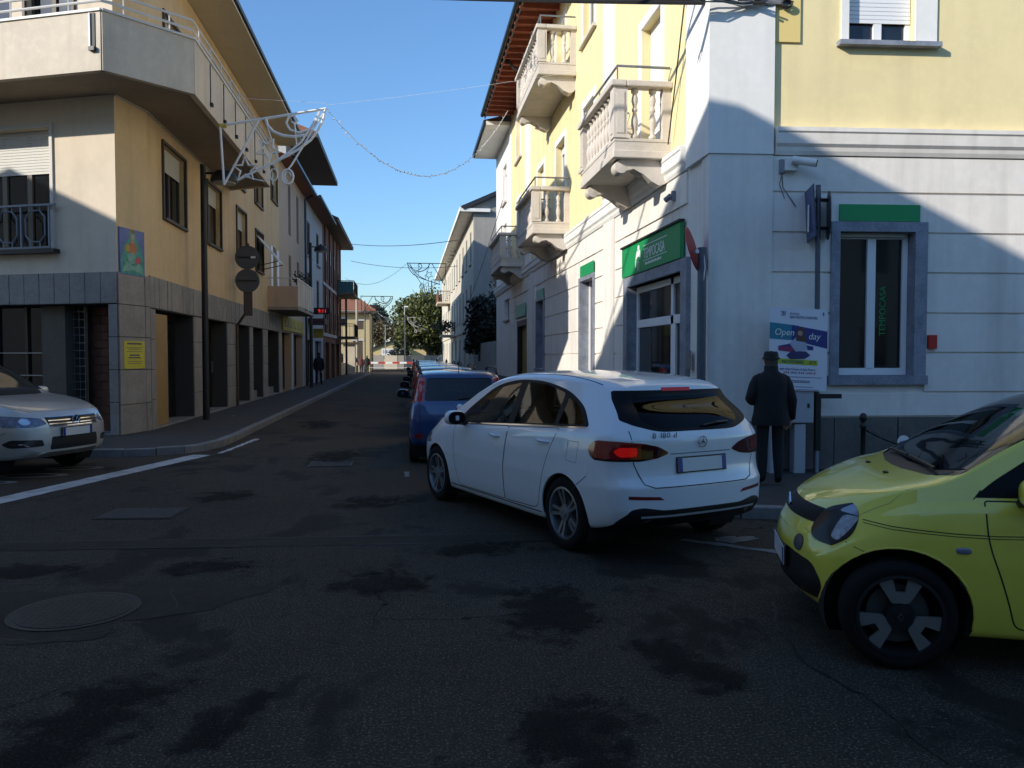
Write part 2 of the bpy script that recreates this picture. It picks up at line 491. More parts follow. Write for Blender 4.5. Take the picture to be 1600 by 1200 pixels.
def slabs(fr, a0, a1, z0, z1, wa, hz, mat, parent, o0=0.0, t=.03, gap=.016, name='stone_slab', jit=.004):
    na = max(1, round((a1 - a0) / wa)); nz = max(1, round((z1 - z0) / hz))
    w = (a1 - a0) / na; h = (z1 - z0) / nz
    for i in range(na):
        for j in range(nz):
            bx(name, fr, a0 + i * w + gap / 2, a0 + (i + 1) * w - gap / 2, o0, o0 + t + random.uniform(-jit, jit), z0 + j * h + gap / 2, z0 + (j + 1) * h - gap / 2, mat, parent)

def disc(fr, a, z, r, n=20):
    return [(a + r * math.cos(2 * math.pi * k / n), z + r * math.sin(2 * math.pi * k / n)) for k in range(n)]

# ---------------- ground, road, pavements ----------------
g = MB().quad((-400, -300, -.03), (400, -300, -.03), (400, 700, -.03), (-400, 700, -.03)).build('ground', pmat('ground_earth', (.10, .095, .085), .9, var=.3, scale=.2))
tag(g, kind='structure')
rd = MB(); N = 24
for i in range(N):
    for j in range(N):
        x0 = -60 + 120 * i / N; x1 = -60 + 120 * (i + 1) / N; y0 = -40 + 180 * j / N; y1 = -40 + 180 * (j + 1) / N
        rd.quad((x0, y0, 0), (x1, y0, 0), (x1, y1, 0), (x0, y1, 0))
tag(rd.build('road', asphalt), kind='structure')
# trench repair strip and worn patches, 4 mm proud
def wavy(p0, p1, w0, w1, n, amp):
    p0 = Vector(p0); p1 = Vector(p1); t = (p1 - p0); nn = Vector((-t.y, t.x)).normalized(); A = []; B = []
    for k in range(n + 1):
        c = p0 + t * (k / n)
        A.append(c + nn * (w0 + random.uniform(-amp, amp))); B.append(c + nn * (w1 + random.uniform(-amp, amp)))
    return A, B
def strip(name, A, B, z, mat, parent=None, kind='structure'):
    mb = MB()
    for k in range(len(A) - 1):
        mb.quad((A[k].x, A[k].y, z), (A[k + 1].x, A[k + 1].y, z), (B[k + 1].x, B[k + 1].y, z), (B[k].x, B[k].y, z))
    o = mb.build(name, mat, parent)
    if parent is None: tag(o, kind=kind)
    return o
A, B = wavy((-9, 7.8), (1.6, 7.2), -.15, .15, 50, .012)
strip('road_repair_strip', A, B, .004, M_patch)
strip('road_joint', [p + Vector((0, .004)) for p in B], [p + Vector((0, .022 + random.uniform(-.008, .006))) for p in B], .005, M_tar)
strip('road_joint', [p - Vector((0, .022 + random.uniform(-.008, .006))) for p in A], [p - Vector((0, .004)) for p in A], .005, M_tar)
def crack(pts, w):
    P = []
    for k in range(len(pts) - 1):
        a = Vector(pts[k]); b = Vector(pts[k + 1]); m = max(2, int((b - a).length / .05))
        for j in range(m): P.append(a + (b - a) * (j / m) + Vector((random.uniform(-.018, .018), random.uniform(-.018, .018))))
    A = []; B = []
    for k, p in enumerate(P):
        t = P[min(k + 1, len(P) - 1)] - P[max(k - 1, 0)]; n = Vector((-t.y, t.x)).normalized()
        ww = w * random.uniform(.35, 1.2) * (1 - .7 * k / len(P)); A.append(p + n * ww); B.append(p - n * ww)
    strip('road_crack', A, B, .004, M_tar)
crack(CRACK, .016)
crack([(-2.9, 5.2), (-2.2, 4.95), (-1.75, 5.1), (-1.55, 5.55), (-1.75, 6.05)], .008)
crack([(-3.4, 6.3), (-2.6, 6.2), (-1.9, 6.25), (-1.3, 6.1)], .006)
crack([(2.0, 6.2), (3.0, 5.9), (4.0, 6.2), (5, 6.1)], .006)
def poly(name, pts, z, mat, kind='structure'):
    return tag(MB().quad(*[(p[0], p[1], z) for p in pts]).build(name, mat), kind=kind)
M_damp = pmat('dark_tar_patch', (.017, .017, .018), .8, var=.3, scale=3, bump=.6, bscale=95)
def blob(name, c, rx, ry, rot, z, mat, seed):
    rr = random.Random(seed); ph = [rr.uniform(0, 6.28) for _ in range(5)]; pts = []
    for k in range(44):
        a = 2 * math.pi * k / 44
        q = 1 + .22 * math.sin(2 * a + ph[0]) + .16 * math.sin(3 * a + ph[1]) + .1 * math.sin(5 * a + ph[2]) + .09 * math.sin(9 * a + ph[3]) + .06 * math.sin(14 * a + ph[4]) + rr.uniform(-.05, .05)
        x, y = rx * q * math.cos(a), ry * q * math.sin(a)
        pts.append((c[0] + x * math.cos(rot) - y * math.sin(rot), c[1] + x * math.sin(rot) + y * math.cos(rot)))
    return poly(name, pts, z, mat)
st_me = MB().quad((-1.15, -1.15, 0), (1.15, -1.15, 0), (1.15, 1.15, 0), (-1.15, 1.15, 0)).mesh('damp_stain', stainmat())
for k, (x, y, rx, ry, rz) in enumerate(STAINS):
    tag(inst('damp_stain', st_me, (x, y, .006 + .0006 * k), rz=rz, scale=(rx * 1.25, ry * 1.25, 1)), kind='structure')
# white edge line across the mouth of the side street
DX = Vector((-.936, .351))
ln = MB(); P0 = Vector((-4.75, 9.9)); P1 = Vector((-3.5, 14.02)); tt = (P1 - P0).normalized(); q = Vector((-tt.y, tt.x))
P0 = P0 - tt * 4
A = []; B = []
for k in range(61):
    c = P0 + (P1 - P0) * (k / 60)
    A.append(c + q * (.17 + random.uniform(-.012, .008))); B.append(c - q * (.17 + random.uniform(-.012, .008)))
strip('road_edge_line', A, B, .005, M_paint)
A, B = wavy((-3.25, 14.2), (-3.05, 16.6), -.05, .05, 16, .02); strip('road_edge_line', A, B, .005, M_paint)
# faded lettering strokes painted on the side street
for (cx, cy, w, h, r) in ((-5.3, 11.9, .5, .10, .25), (-5.0, 12.6, .42, .09, .3), (-5.7, 11.3, .5, .08, .2)):
    pts = [(cx + w * math.cos(2 * math.pi * k / 24) * 1.0, cy + h * 2 * math.sin(2 * math.pi * k / 24)) for k in range(24)]
    inn = [(cx + w * .72 * math.cos(2 * math.pi * k / 24), cy + h * 1.2 * math.sin(2 * math.pi * k / 24)) for k in range(24)]
    mb = MB()
    for k in range(24): mb.quad((*pts[k], .005), (*pts[(k + 1) % 24], .005), (*inn[(k + 1) % 24], .005), (*inn[k], .005))
    tag(mb.build('road_marking', pmat('faded_paint', (.22, .22, .21), .75, var=.3, scale=4, patch=.9, fine=.6, bscale=90)), kind='structure')
for c in ((3.0, 6.9),):
    blob('road_marking_remnant', c, .22, .10, .4, .0045, pmat('worn_paint', (.20, .20, .195), .8, patch=.9, scale=5, var=.3, fine=.6, bscale=90), int(c[0] * 100))
A, B = wavy((-.02, 11.1), (-.02, 11.6), -.03, .03, 12, .02); strip('parking_bay_line', A, B, .005, MT['worn_paint'])
A, B = wavy((2.5, 6.95), (3.3, 6.3), -.05, .05, 12, .03); strip('parking_bay_line', A, B, .005, MT['worn_paint'])

# pavements with kerb stones
def smooth_path(pts, step):
    out = []
    for k in range(len(pts) - 1):
        a = Vector(pts[k]); b = Vector(pts[k + 1]); n = max(1, round((b - a).length / step))
        out += [a + (b - a) * (j / n) for j in range(n)]
    return out + [Vector(pts[-1])]
def pavement(name, edge, back, kerbw=.16, h=.12, step=1.0, near=None):
    """edge: kerb line (outer edge), back: other boundary (list, same order)"""
    path = smooth_path(edge, step)
    nrm = []
    bc = sum((Vector(b) for b in back), Vector((0, 0))) / len(back)
    inner = []
    for k, p in enumerate(path):
        t = (path[min(k + 1, len(path) - 1)] - path[max(k - 1, 0)]).normalized(); n = Vector((-t.y, t.x))
        if n.dot(bc - p) < 0: n = -n
        inner.append(p + n * kerbw)
    pv = MB().quad(*[(p.x, p.y, h) for p in inner], *[(b[0], b[1], h) for b in reversed(back)])
    po = pv.build(name, M_pave); tag(po, kind='structure')
    for k in range(len(path) - 1):
        a, b, c, d = path[k], path[k + 1], inner[k + 1], inner[k]
        f = .006 / max(.1, (b - a).length)
        a2, b2 = a + (b - a) * f, b + (a - b) * f; d2, c2 = d + (c - d) * f, c + (d - c) * f
        z = h + .008 + random.uniform(-.006, .006)
        MB().prism([(a2.x, a2.y, -.02), (b2.x, b2.y, -.02), (c2.x, c2.y, -.02), (d2.x, d2.y, -.02)], (0, 0, z + .02)).build('kerb_stone', M_kerb, po, bevel=.012)
    return po
c0 = Vector((-5.68, 16.5))
far = Vector((-5.3, 13.92)) + DX * 8
arc = [(-5.3, 13.92), (-4.75, 13.92), (-4.25, 14.03), (-3.85, 14.25), (-3.58, 14.65), (-3.43, 15.3), (-3.4, 16.2)]
pav_l = pavement('pavement_left', [tuple(far)] + arc + [(-3.4, 50)], [tuple(c0 + DX * 8), (-5.68, 16.5), (-5.4, 17.5), (-5.4, 50)])
pavement('pavement_left', [(-3.4, 50.0), (-3.4, 75)], [(-5.4, 50.0), (-5.4, 75)], step=2.5)
eF = Vector((math.cos(R(4)), -math.sin(R(4)))); nF = Vector((-math.sin(R(4)), -math.cos(R(4))))
cR = Vector((4.14, 10.41))
rkerb = [(14, 7.15), (4.6, 7.62), (3.9, 7.66), (3.45, 7.80), (3.08, 8.1), (2.8, 8.6), (2.58, 9.3), (2.42, 10.1), (2.35, 11), (2.3, 12.5), (2.3, 50)]
pavement('pavement_right', rkerb, [tuple(cR + eF * 10), tuple(cR), (4.14, 50)])

# manhole cover (round) and rectangular cover
mh = empty('manhole_cover', (-2.2, 5.52, 0), 'round cast iron manhole cover in the road at lower left', 'manhole cover')
mb = MB(); mb.lathe([(.40, .0), (.40, .009), (.365, .010), (.36, .006)], 40, (-2.2, 5.52, 0)); mb.build('frame_ring', M_iron, mh)
lid = MB().lathe([(.354, .0), (.354, .010), (.350, .012)], 40, (-2.2, 5.52, 0)).build('lid', M_iron, mh)
mb = MB()
for i in range(-7, 8):
    for j in range(-7, 8):
        if math.hypot(i, j) * .045 < .32: mb.box(Fr((-2.2 + i * .045, 5.52 + j * .045), (.94, .35), (-.35, .94)), -.016, .016, -.016, .016, .011, .0135)
mb.build('tread_pattern', M_iron, lid)
blob('road_repair_strip', (-2.2, 5.55), .85, .66, .2, .003, M_patch, 4)
rc = empty('inspection_cover', (-2.83, 8.87, 0), 'rectangular inspection cover flush with the road beyond the round manhole', 'manhole cover')
frc = Fr((-2.83, 8.87), (.995, -.08), (.08, .995))
bx('frame_ring', frc, -.40, .40, -.30, .30, 0, .006, M_tar, rc)
bx('lid', frc, -.37, .37, -.27, .27, 0, .011, pmat('filled_cover', (.040, .034, .028), .8, var=.3, scale=6, bump=.5, bscale=80), rc)
rc = empty('inspection_cover', (-.9, 12.3, 0), 'small square utility cover in the road left of the blue car', 'manhole cover')
frc = Fr((-1.2, 12.6), (1, 0), (0, 1))
bx('frame_ring', frc, -.33, .33, -.33, .33, 0, .006, M_tar, rc); bx('lid', frc, -.30, .30, -.30, .30, 0, .011, MT['filled_cover'], rc)
# litter
for k, (x, y, z) in enumerate(((-4.55, 21.3, .125),)):
    l = MB().quad((x, y, z), (x + .09, y + .03, z + .02), (x + .1, y + .12, z + .004), (x + .01, y + .1, z + .012)).build('paper_scrap', pmat('paper', (.6, .6, .58), .8))
    tag(l, ['white paper scrap on the pavement beside the dark lamp pole', 'tiny pale scrap on the road right of the round manhole', 'tiny pale scrap on the road near the repair strip'][k], 'litter')
# ---------------- right corner building ----------------
RB = empty('corner_building', (4.14, 10.41, 0), 'yellow and white corner building with stone balconies and green shop signs', 'building')
RF = Fr(cR, eF, nF)                       # front, towards the camera
RS = Fr(cR, (0, 1), (-1, 0))              # street side
V = lambda v: v - 10.41
Z1, Z2, ZT = 4.45, 4.82, 11.25
GR = [.85, 1.19, 1.74, 2.29, 2.85, 3.40, 3.95, 4.45]
# front: ground floor backing, plinth slabs, rusticated blocks, upper wall
fop = (1.79, 2.87, 1.42, 3.42, .22)
wall('ground_floor_wall', RF, 0, 10, 0, Z1, [fop], M_grey, RB)
uop = (1.88, 2.83, 6.0, 7.95, .2)
wall('upper_wall', RF, 0, 10, Z2 - .05, ZT, [uop, (5.6, 6.6, 6.0, 7.95, .2)], M_yellow, RB)
slabs(RF, .83, 10, .12, .85, .92, .73, M_plinth, RB, t=.05, name='plinth_slab')
def blocks(fr, a0, a1, holes, o=.03, g=.016):
    for k in range(len(GR) - 1):
        z0, z1 = GR[k] + g, GR[k + 1] - g
        segs = [(a0, a1)]
        for h in holes:
            if h[2] < z1 and h[3] > z0:
                ns = []
                for s in segs:
                    if h[1] <= s[0] or h[0] >= s[1]: ns.append(s); continue
                    if h[0] > s[0]: ns.append((s[0], h[0]))
                    if h[1] < s[1]: ns.append((h[1], s[1]))
                segs = ns
        for s in segs:
            if s[1] - s[0] > .06: bx('rustication_block', fr, s[0], s[1], -.02, o, z0, z1, M_grey, RB)
blocks(RF, .835, 10, [(1.67, 3.04, 1.25, 3.55)])
bx('rustication_block', RF, 1.672, 3.038, -.02, .03, 3.556, 3.934, M_grey, RB)
# corner pilaster (smooth, full height)
pl = MB().box(RF, -.055, .83, -.3, .055, .12, Z1 - .002).build('corner_pilaster', M_grey, RB)
MB().box(RF, -.075, .83, -.3, .075, Z1 + .002, ZT).build('corner_pilaster', M_white, RB)
MB().box(RF, -.09, .86, -.3, .09, .121, .80).build('pilaster_base', M_plinth, RB)
# front window: marble surround, two leaves
for (a0, a1, z0, z1) in ((1.67, 1.79, 1.42, 3.42), (2.87, 3.04, 1.42, 3.42), (1.67, 3.04, 3.42, 3.55)):
    bx('window_surround', RF, a0 - .004, a1 + .004, -.21, .06, z0 - .003, z1 + .003, M_marble, RB)
bx('window_surround', RF, 1.64, 3.06, -.205, .09, 1.30, 1.425, M_marble, RB)
w = window(RF, 1.80, 2.86, 1.43, 3.412, RB, depth=.2, fw=.075)
put_text('window_lettering', 'TEMPOCASA', RF(2.56, -.148, 1.98), (0, 0, 1), -RF.e, .13, M_green, w, sx=.95)
bx('rolled_blind', RF, 1.86, 2.78, -.12, -.06, 3.36, 3.41, M_shutter, w)
sg = tag(bx('shop_sign', RF, 1.78, 2.93, .031, .05, 3.56, 3.79, M_green), 'plain green sign strip above the marble framed window', 'sign')
# upper front window with white surround, roller shutter
for (a0, a1, z0, z1) in ((1.78, 1.88, 6.0, 8.1), (2.83, 3.13, 6.0, 8.1), (1.88, 2.83, 7.95, 8.1)):
    bx('window_surround', RF, a0 - .003, a1 + .003, .001, .03, z0, z1, M_white, RB)
bx('window_sill', RF, 1.72, 3.16, .001, .12, 5.94, 6.003, M_marble, RB)
window(RF, 1.885, 2.825, 6.002, 7.945, RB, depth=.19, fw=.07, shutter=.84, shmat=M_wframe, glass=M_glassblue)
window(RF, 5.605, 6.595, 6.002, 7.945, RB, depth=.19, fw=.07, shutter=.3, shmat=M_wframe)
bx('junction_box', RF, .86, 1.20, .0, .03, 5.98, 6.9, pmat('yellow_metal_box', (.76, .58, .22), .6), RB)
# cornice between floors, both faces, mitred by overlap
prof = [(.0, Z1), (.05, Z1), (.075, Z1 + .05), (.085, Z1 + .10), (.12, Z1 + .14), (.13, Z2 - .09), (.15, Z2 - .07), (.15, Z2 - .015), (.0, Z2)]
mb = MB(); mb.rings([[RF(a, o, z) for o, z in prof] for a in (.86, 10)]); mb.build('cornice', M_grey, RB)
mb = MB(); mb.rings([[RS(a, o, z) for o, z in prof] for a in (V(11.32), V(36.8))]); mb.build('cornice', M_white, RB)
# side: ground floor
door1 = (V(11.45), V(14.37), .0, 2.98, .25)
w2 = (V(17.2), V(18.5), 1.0, 3.46, .25)
w3 = (V(23.65), V(24.95), 1.3, 3.42, .25)
d4 = (V(27.3), V(29.9), .0, 3.0, .3)
w5 = (V(32.0), V(33.7), 3.2, 4.07, .2)
wall('ground_floor_wall', RS, .0, V(36.8), 0, Z1, [door1, w2, w3, d4, w5], M_grey, RB)
H1 = [(V(11.15), V(14.75), 0, 3.75), (V(15.4), V(16.3), 0, 9), (V(17.05), V(18.65), 0, 3.8), (V(23.5), V(25.1), 0, 3.8), (V(25.62), V(26.6), 0, 9), (V(27.1), V(30.1), 0, 3.65), (V(31.4), V(36.8), 0, 9)]
blocks(RS, V(11.32), V(31.4), H1)
for a in (15.42, 25.64): bx('pilaster', RS, V(a), V(a + .86), -.02, .05, .12, Z1 - .003, M_grey, RB)
for a0, a1 in ((11.0, 11.2), (14.62, 17.0), (18.7, 27.1), (30.1, 36.8)):
    slabs(RS, V(a0), V(a1), .12, .84, .95, .7, M_plinth, RB, t=.055, name='plinth_slab')
# shop front with marble surround
for (a0, a1, z0, z1) in ((11.2, 11.45, .12, 2.98), (14.37, 14.62, .12, 2.98), (11.2, 14.62, 2.98, 3.16)):
    bx('door_surround', RS, V(a0) - .004, V(a1) + .004, -.235, .07, z0, z1 + (.0 if z0 > 2 else .002), M_marble, RB)
sf = MB()
o0, o1 = -.2, -.12
for (a0, a1, z0, z1) in ((11.46, 11.56, .12, 2.97), (14.27, 14.36, .12, 2.97), (12.30, 12.42, .12, 2.97), (11.56, 14.27, 2.86, 2.97), (11.56, 14.27, 2.22, 2.36), (12.42, 14.27, .12, .3), (11.56, 12.30, .12, .26), (11.56, 11.66, .26, 2.22), (12.20, 12.30, .26, 2.22)):
    sf.box(RS, V(a0), V(a1), o0, o1, z0, z1)
sfo = sf.build('shop_front_frame', M_wframe, RB)
for (a0, a1, z0, z1) in ((12.42, 14.27, .3, 2.22), (11.66, 12.20, .26, 2.22), (12.42, 14.27, 2.36, 2.86), (11.56, 12.30, 2.36, 2.86)):
    bx('pane', RS, V(a0), V(a1), -.17, -.155, z0, z1, M_glass, sfo)
bx('door_handle', RS, V(12.225), V(12.255), -.12, -.07, .95, 1.25, M_metal, sfo)
# vertical blind strips standing behind the big pane
mbx = MB()
for k in range(1): mbx.box(RS, V(13.55), V(14.25), -.153, -.150, .32, 2.2)
mbx.build('curtain', pmat('blind_fabric', (.05, .065, .075), .5), sfo)
SG = empty('shop_sign', (4.1, 13.0, 3.16), 'large green fascia sign with white lettering and emblem over the shop door', 'sign')
bx('sign_board', RS, V(11.41), V(14.64), .031, .09, 3.17, 3.71, M_green, SG)
bx('top_rail', RS, V(11.38), V(14.67), .031, .12, 3.712, 3.745, M_darkmetal, SG)
Y = Vector((0, 0, 1))
put_text('lettering', 'TEMPOCASA', RS(V(13.25), .092, 3.375), -RS.e, Y, .245, M_wlet, SG, sx=.80)
for k in range(16): bx('small_print', RS, V(12.3 + k * .055), V(12.34 + k * .055), .09, .093, 3.262, 3.262 + (.04, .03, .045)[k % 3], M_wlet, SG)
for z in (3.59, 3.335): bx('lettering_rule', RS, V(12.02), V(13.27), .09, .093, z, z + .012, M_wlet, SG)
# emblem: slender standing shape with a ring below, as the sign shows it
flat('emblem', RS, disc(RS, V(13.56), 3.60, .055), .09, M_wlet, SG)
flat('emblem', RS, [(V(13.46), 3.56), (V(13.66), 3.56), (V(13.74), 3.43), (V(13.70), 3.40), (V(13.62), 3.45), (V(13.52), 3.45), (V(13.44), 3.40)], .09, M_wlet, SG)
flat('emblem', RS, [(V(13.69), 3.42), (V(13.74), 3.42), (V(13.76), 3.29), (V(13.72), 3.27)], .09, M_wlet, SG)
mb = MB(); mb.tube([RS(V(13.56 + .05 * math.sin(t)), .093, 3.29 + .075 * math.cos(t)) for t in [2 * math.pi * k / 20 for k in range(20)]], .006, 5, closed=True); mb.build('emblem', M_wlet, SG)
# small green signs over windows
tag(bx('shop_sign', RS, V(17.15), V(18.5), .031, .05, 3.56, 3.82, M_green), 'small bright green sign panel over the second ground floor window', 'sign')
tag(bx('shop_sign', RS, V(23.65), V(24.95), .031, .05, 3.52, 3.76, M_greenpale), 'small pale green sign panel over the shaded ground floor window', 'sign')
s4 = tag(bx('shop_sign', RS, V(27.35), V(29.9), .031, .06, 3.12, 3.58, M_greenpale), 'pale green sign board over the yellow door', 'sign')
for (a0, a1, zb) in ((17.2, 18.5, 1.0), (23.65, 24.95, 1.3)):
    for (p0, p1, q0, q1) in ((a0 - .14, a0, zb, 3.46), (a1, a1 + .14, zb, 3.46), (a0 - .14, a1 + .14, 3.46, 3.55)):
        if q0 == 3.46 and a0 > 20: q0, q1 = 3.42, 3.51
        if a0 > 20: q1 = min(q1, 3.51) if q0 > 3.4 else 3.42
        bx('window_surround', RS, V(p0) - .004, V(p1) + .004, -.235, .06, q0 - .003, q1, M_marble, RB)
    bx('window_sill', RS, V(a0 - .18), V(a1 + .18), -.24, .1, zb - .07, zb - .002, M_marble, RB)
    window(RS, V(a0) + .006, V(a1) - .006, zb + .004, (3.452 if a0 < 20 else 3.412), RB, depth=.24, fw=.10, shutter=.0)
# yellow door
for (p0, p1, q0, q1) in ((27.3, 27.5, .12, 2.99), (29.7, 29.9, .12, 2.99), (27.5, 29.7, 2.8, 2.99)):
    bx('door_frame', RS, V(p0), V(p1), -.28, -.02, q0, q1, M_darkmetal, RB)
dd = bx('door', RS, V(27.5), V(29.7), -.26, -.2, .12, 2.8, pmat('ochre_door', (.36, .25, .045), .6, var=.2, scale=6), RB)
for k in range(1, 5): bx('door_panel', RS, V(27.5 + k * .44 - .19), V(27.5 + k * .44 + .19), -.2, -.185, .3, 2.6, MT['ochre_door'], dd)
# upper side wall
ups = [(V(12.62), V(13.7), 5.06, 7.45, .25), (V(17.3), V(18.4), 6.1, 7.5, .22), (V(20.55), V(21.8), 5.06, 7.5, .25), (V(23.75), V(24.9), 6.1, 7.55, .22), (V(28.7), V(29.9), 5.06, 7.5, .25),
       (V(12.62), V(13.7), 8.9, 10.6, .22), (V(17.3), V(18.4), 9.0, 10.6, .22), (V(20.55), V(21.8), 8.95, 10.6, .25), (V(23.75), V(24.9), 9.0, 10.6, .22), (V(28.7), V(29.9), 9.0, 10.6, .22)]
wall('upper_wall', RS, 0, V(31.5), Z2 - .05, ZT, ups, M_yellow, RB)
for (a0, a1, z0, z1, d) in ups:
    t = .16
    for (p0, p1, q0, q1) in ((a0 - t, a0, z0, z1), (a1, a1 + t, z0, z1), (a0 - t, a1 + t, z1, z1 + .16)):
        bx('window_surround', RS, p0, p1, .001, .025, q0, q1, M_white, RB)
    if z0 > 5.5: bx('window_sill', RS, a0 - t - .04, a1 + t + .04, .001, .09, z0 - .07, z0 - .002, M_cast, RB)
    window(RS, a0 + .004, a1 - .004, z0 + .002, z1 - .004, RB, depth=d - .01, fw=.07, shutter=(.96 if a0 < V(14) else (.35 if z0 > 5.5 else .1)), shmat=M_wframe)
for a0, a1 in ((11.32 - .9, 11.32), (15.54, 16.32), (26.4, 27.4)):
    if a0 > 12: bx('pilaster', RS, V(a0), V(a1), -.02, .055, Z2 - .03, ZT, M_white, RB)
    else: bx('pilaster', RS, .84, V(a1), -.02, .055, Z2 - .03, ZT, M_white, RB); bx('pilaster', RS, .04, .838, -.02, .074, Z1 + .003, ZT, M_white, RB)
# eave: dark red boarded soffit, rafters, gutter
mb = MB(); mb.quad(*[RS(*p) for p in ((-1.2, -.2, ZT + .02), (-1.2, 1.15, ZT - .05), (V(31.5), 1.15, ZT - .05), (V(31.5), -.2, ZT + .02))])
mb.quad(*[RS(*p) for p in ((-1.2, -.2, ZT + .12), (-1.2, 1.15, ZT + .03), (V(31.5), 1.15, ZT + .03), (V(31.5), -.2, ZT + .12))])
rf = mb.build('roof_soffit', M_redtile, RB)
for k in range(42):
    bx('rafter', RS, -1.0 + k * .52, -.92 + k * .52, 0, 1.1, ZT - .15, ZT - .045, M_redtile, rf)
mb = MB(); mb.rings([[RS(a, 1.15 + .08 * math.cos(t), ZT + .02 + .09 * math.sin(t)) for t in [math.pi + math.pi * k / 8 for k in range(9)]] + [RS(a, 1.22, ZT + .03), RS(a, 1.08, ZT + .03)] for a in (-1.3, V(31.55))])
mb.build('gutter', M_gutter, rf)
bx('fascia_board', RS, -1.3, V(31.5), 1.03, 1.07, ZT - .14, ZT + .06, M_gutter, rf)
mb = MB(); mb.quad(RS(-1.3, 1.2, ZT + .1), RS(V(31.5), 1.2, ZT + .1), RS(V(31.5), -5, ZT + 2.2), RS(-1.3, -5, ZT + 2.2)); mb.quad(RS(-1.3, -5, ZT + 2.2), RS(V(31.5), -5, ZT + 2.2), RS(V(31.5), -10, ZT), RS(-1.3, -10, ZT))
mb.build('roof', M_rooftile, RB)
mb = MB(); mb.box(RS, -.1, V(36.8), -10, -9.8, 0, ZT); mb.box(RF, 9.9, 10, -9, 0.0, 0, ZT); mb.build('rear_wall', M_yellow, RB)
mb = MB(); mb.tube([RS(V(25.4), .95, ZT - .02), RS(V(25.4), .7, ZT - .35), RS(V(25.3), .25, ZT - .5), RS(V(25.25), .1, ZT - .7)], .05, 8); mb.build('downpipe', M_gutter, RB)

# balconies: slab, scroll brackets, corner posts, balusters, coping, handrail
bal_me = MB().lathe([(.062, 0), (.062, .05), (.045, .06), (.033, .10), (.040, .16), (.058, .24), (.055, .30), (.036, .38), (.030, .42), (.046, .44), (.046, .47), (.030, .49), (.036, .53), (.055, .60), (.05, .64), (.034, .70), (.045, .72), (.062, .73), (.062, .78)], 10).mesh('baluster', M_cast, smooth=True)
def bracket_mesh(P):
    # side profile (o, z) of a scroll bracket under the slab
    top = [(0, 0), (P - .08, 0)]
    c = []
    for k in range(9):
        a = math.pi * .5 - math.pi * 1.25 * k / 8
        c.append((P - .16 + .10 * math.cos(a), -.10 + .10 * math.sin(a)))
    low = [(P - .36, -.14), (P - .52, -.22), (P - .66, -.33), (.16, -.39), (.06, -.36), (0, -.30)]
    return top + c + low
def balcony(vn, vf, zs, u0, label, clothes=0):
    P = 4.14 - u0
    o = empty('balcony', (4.14, (vn + vf) / 2, zs), label, 'balcony', 'stone balconies on the yellow corner building')
    n, f = V(vn), V(vf)
    MB().box(RS, n, f, .0, P, zs, zs + .12).build('slab', M_cast, o, bevel=.015)
    MB().box(RS, n + .03, f - .03, .0, P - .03, zs + .121, zs + .26).build('slab_fascia', M_cast, o)
    bx('base_rail', RS, n + .02, f - .02, P - .18, P - .02, zs + .262, zs + .31, M_cast, o)
    for a in (n, f): bx('base_rail', RS, a + .02 if a == n else a - .18, a + .18 if a == n else a - .02, 0, P - .18, zs + .262, zs + .31, M_cast, o)
    zc = zs + 1.095
    for a0, a1 in ((n, n + .22), (f - .22, f)):
        p = MB().box(RS, a0, a1, P - .22, P, zs + .31, zc - .002).build('corner_post', M_cast, o)
        bx('post_panel', RS, a0 + .05, a1 - .05, P, P + .012, zs + .38, zc - .08, M_cast, p)
        s = -1 if a0 == n else 1; e = a0 if a0 == n else a1
        MB().box(RS, min(e, e + s * .012), max(e, e + s * .012), P - .17, P - .05, zs + .38, zc - .08).build('post_panel', M_cast, p)
        bx('wall_post', RS, a0 + .02 if a0 == n else a0 + .06, a1 - .06 if a0 == n else a1 - .02, 0, .14, zs + .31, zc - .002, M_cast, o)
    # coping (three sides)
    cp = MB().box(RS, n - .05, f + .05, P - .2, P + .05, zc, zc + .10).build('coping', M_cast, o, bevel=.02)
    for a0, a1 in ((n - .05, n + .17), (f - .17, f + .05)): MB().box(RS, a0, a1, 0, P - .202, zc, zc + .10).build('coping', M_cast, o, bevel=.02)
    k = int((f - n - .44) / .215); st = (f - n - .44) / k
    for i in range(k): inst('baluster', bal_me, RS(n + .22 + st * (i + .5), P - .1, zs + .312), o)
    for a in (n + .10, f - .10):
        m = 2 if P < 1.1 else 3
        for i in range(m): inst('baluster', bal_me, RS(a, .14 + (P - .36) * (i + .5) / m, zs + .312), o)
    br = bracket_mesh(P)
    for a in (n + .12, f - .38):
        b = MB().prism([RS(a, p, zs - .002 + q) for p, q in br], RS.e * .26).build('bracket', M_cast, o)
        MB().lathe([(.0, -.03), (.07, -.02), (.085, 0), (.0, .001)], 14, RS(a - .001, .2, zs - .17), M=Matrix.Rotation(R(90), 3, 'X')).build('bracket_rosette', M_cast, b)
        mb = MB()
        mb.lathe([(.02, -.14), (.1, -.13), (.11, 0), (.1, .13), (.02, .14)], 16, RS(a + .13, P - .16, zs - .115), M=Matrix.Rotation(R(90), 3, 'X')); mb.build('bracket_scroll', M_cast, b, smooth=True)
    mb = MB(); h = zc + .33
    mb.tube([RS(n + .04, .02, h), RS(n + .04, P - .07, h), RS(f - .04, P - .07, h), RS(f - .04, .02, h)], .022, 6)
    for a in (n + .04, (n + f) / 2, f - .04): mb.tube([RS(a, P - .07, zc + .09), RS(a, P - .07, h)], .013, 5)
    mb.build('handrail', M_metal, o)
    return o
balcony(12.09, 14.49, 4.80, 3.20, 'nearest stone balcony, low over the shop sign, with turned balusters')
balcony(19.19, 22.95, 8.57, 3.18, 'highest stone balcony, under the red eave, with wire lights on its front')
balcony(19.92, 22.78, 4.82, 3.17, 'middle stone balcony of the lower row, directly under the high one')
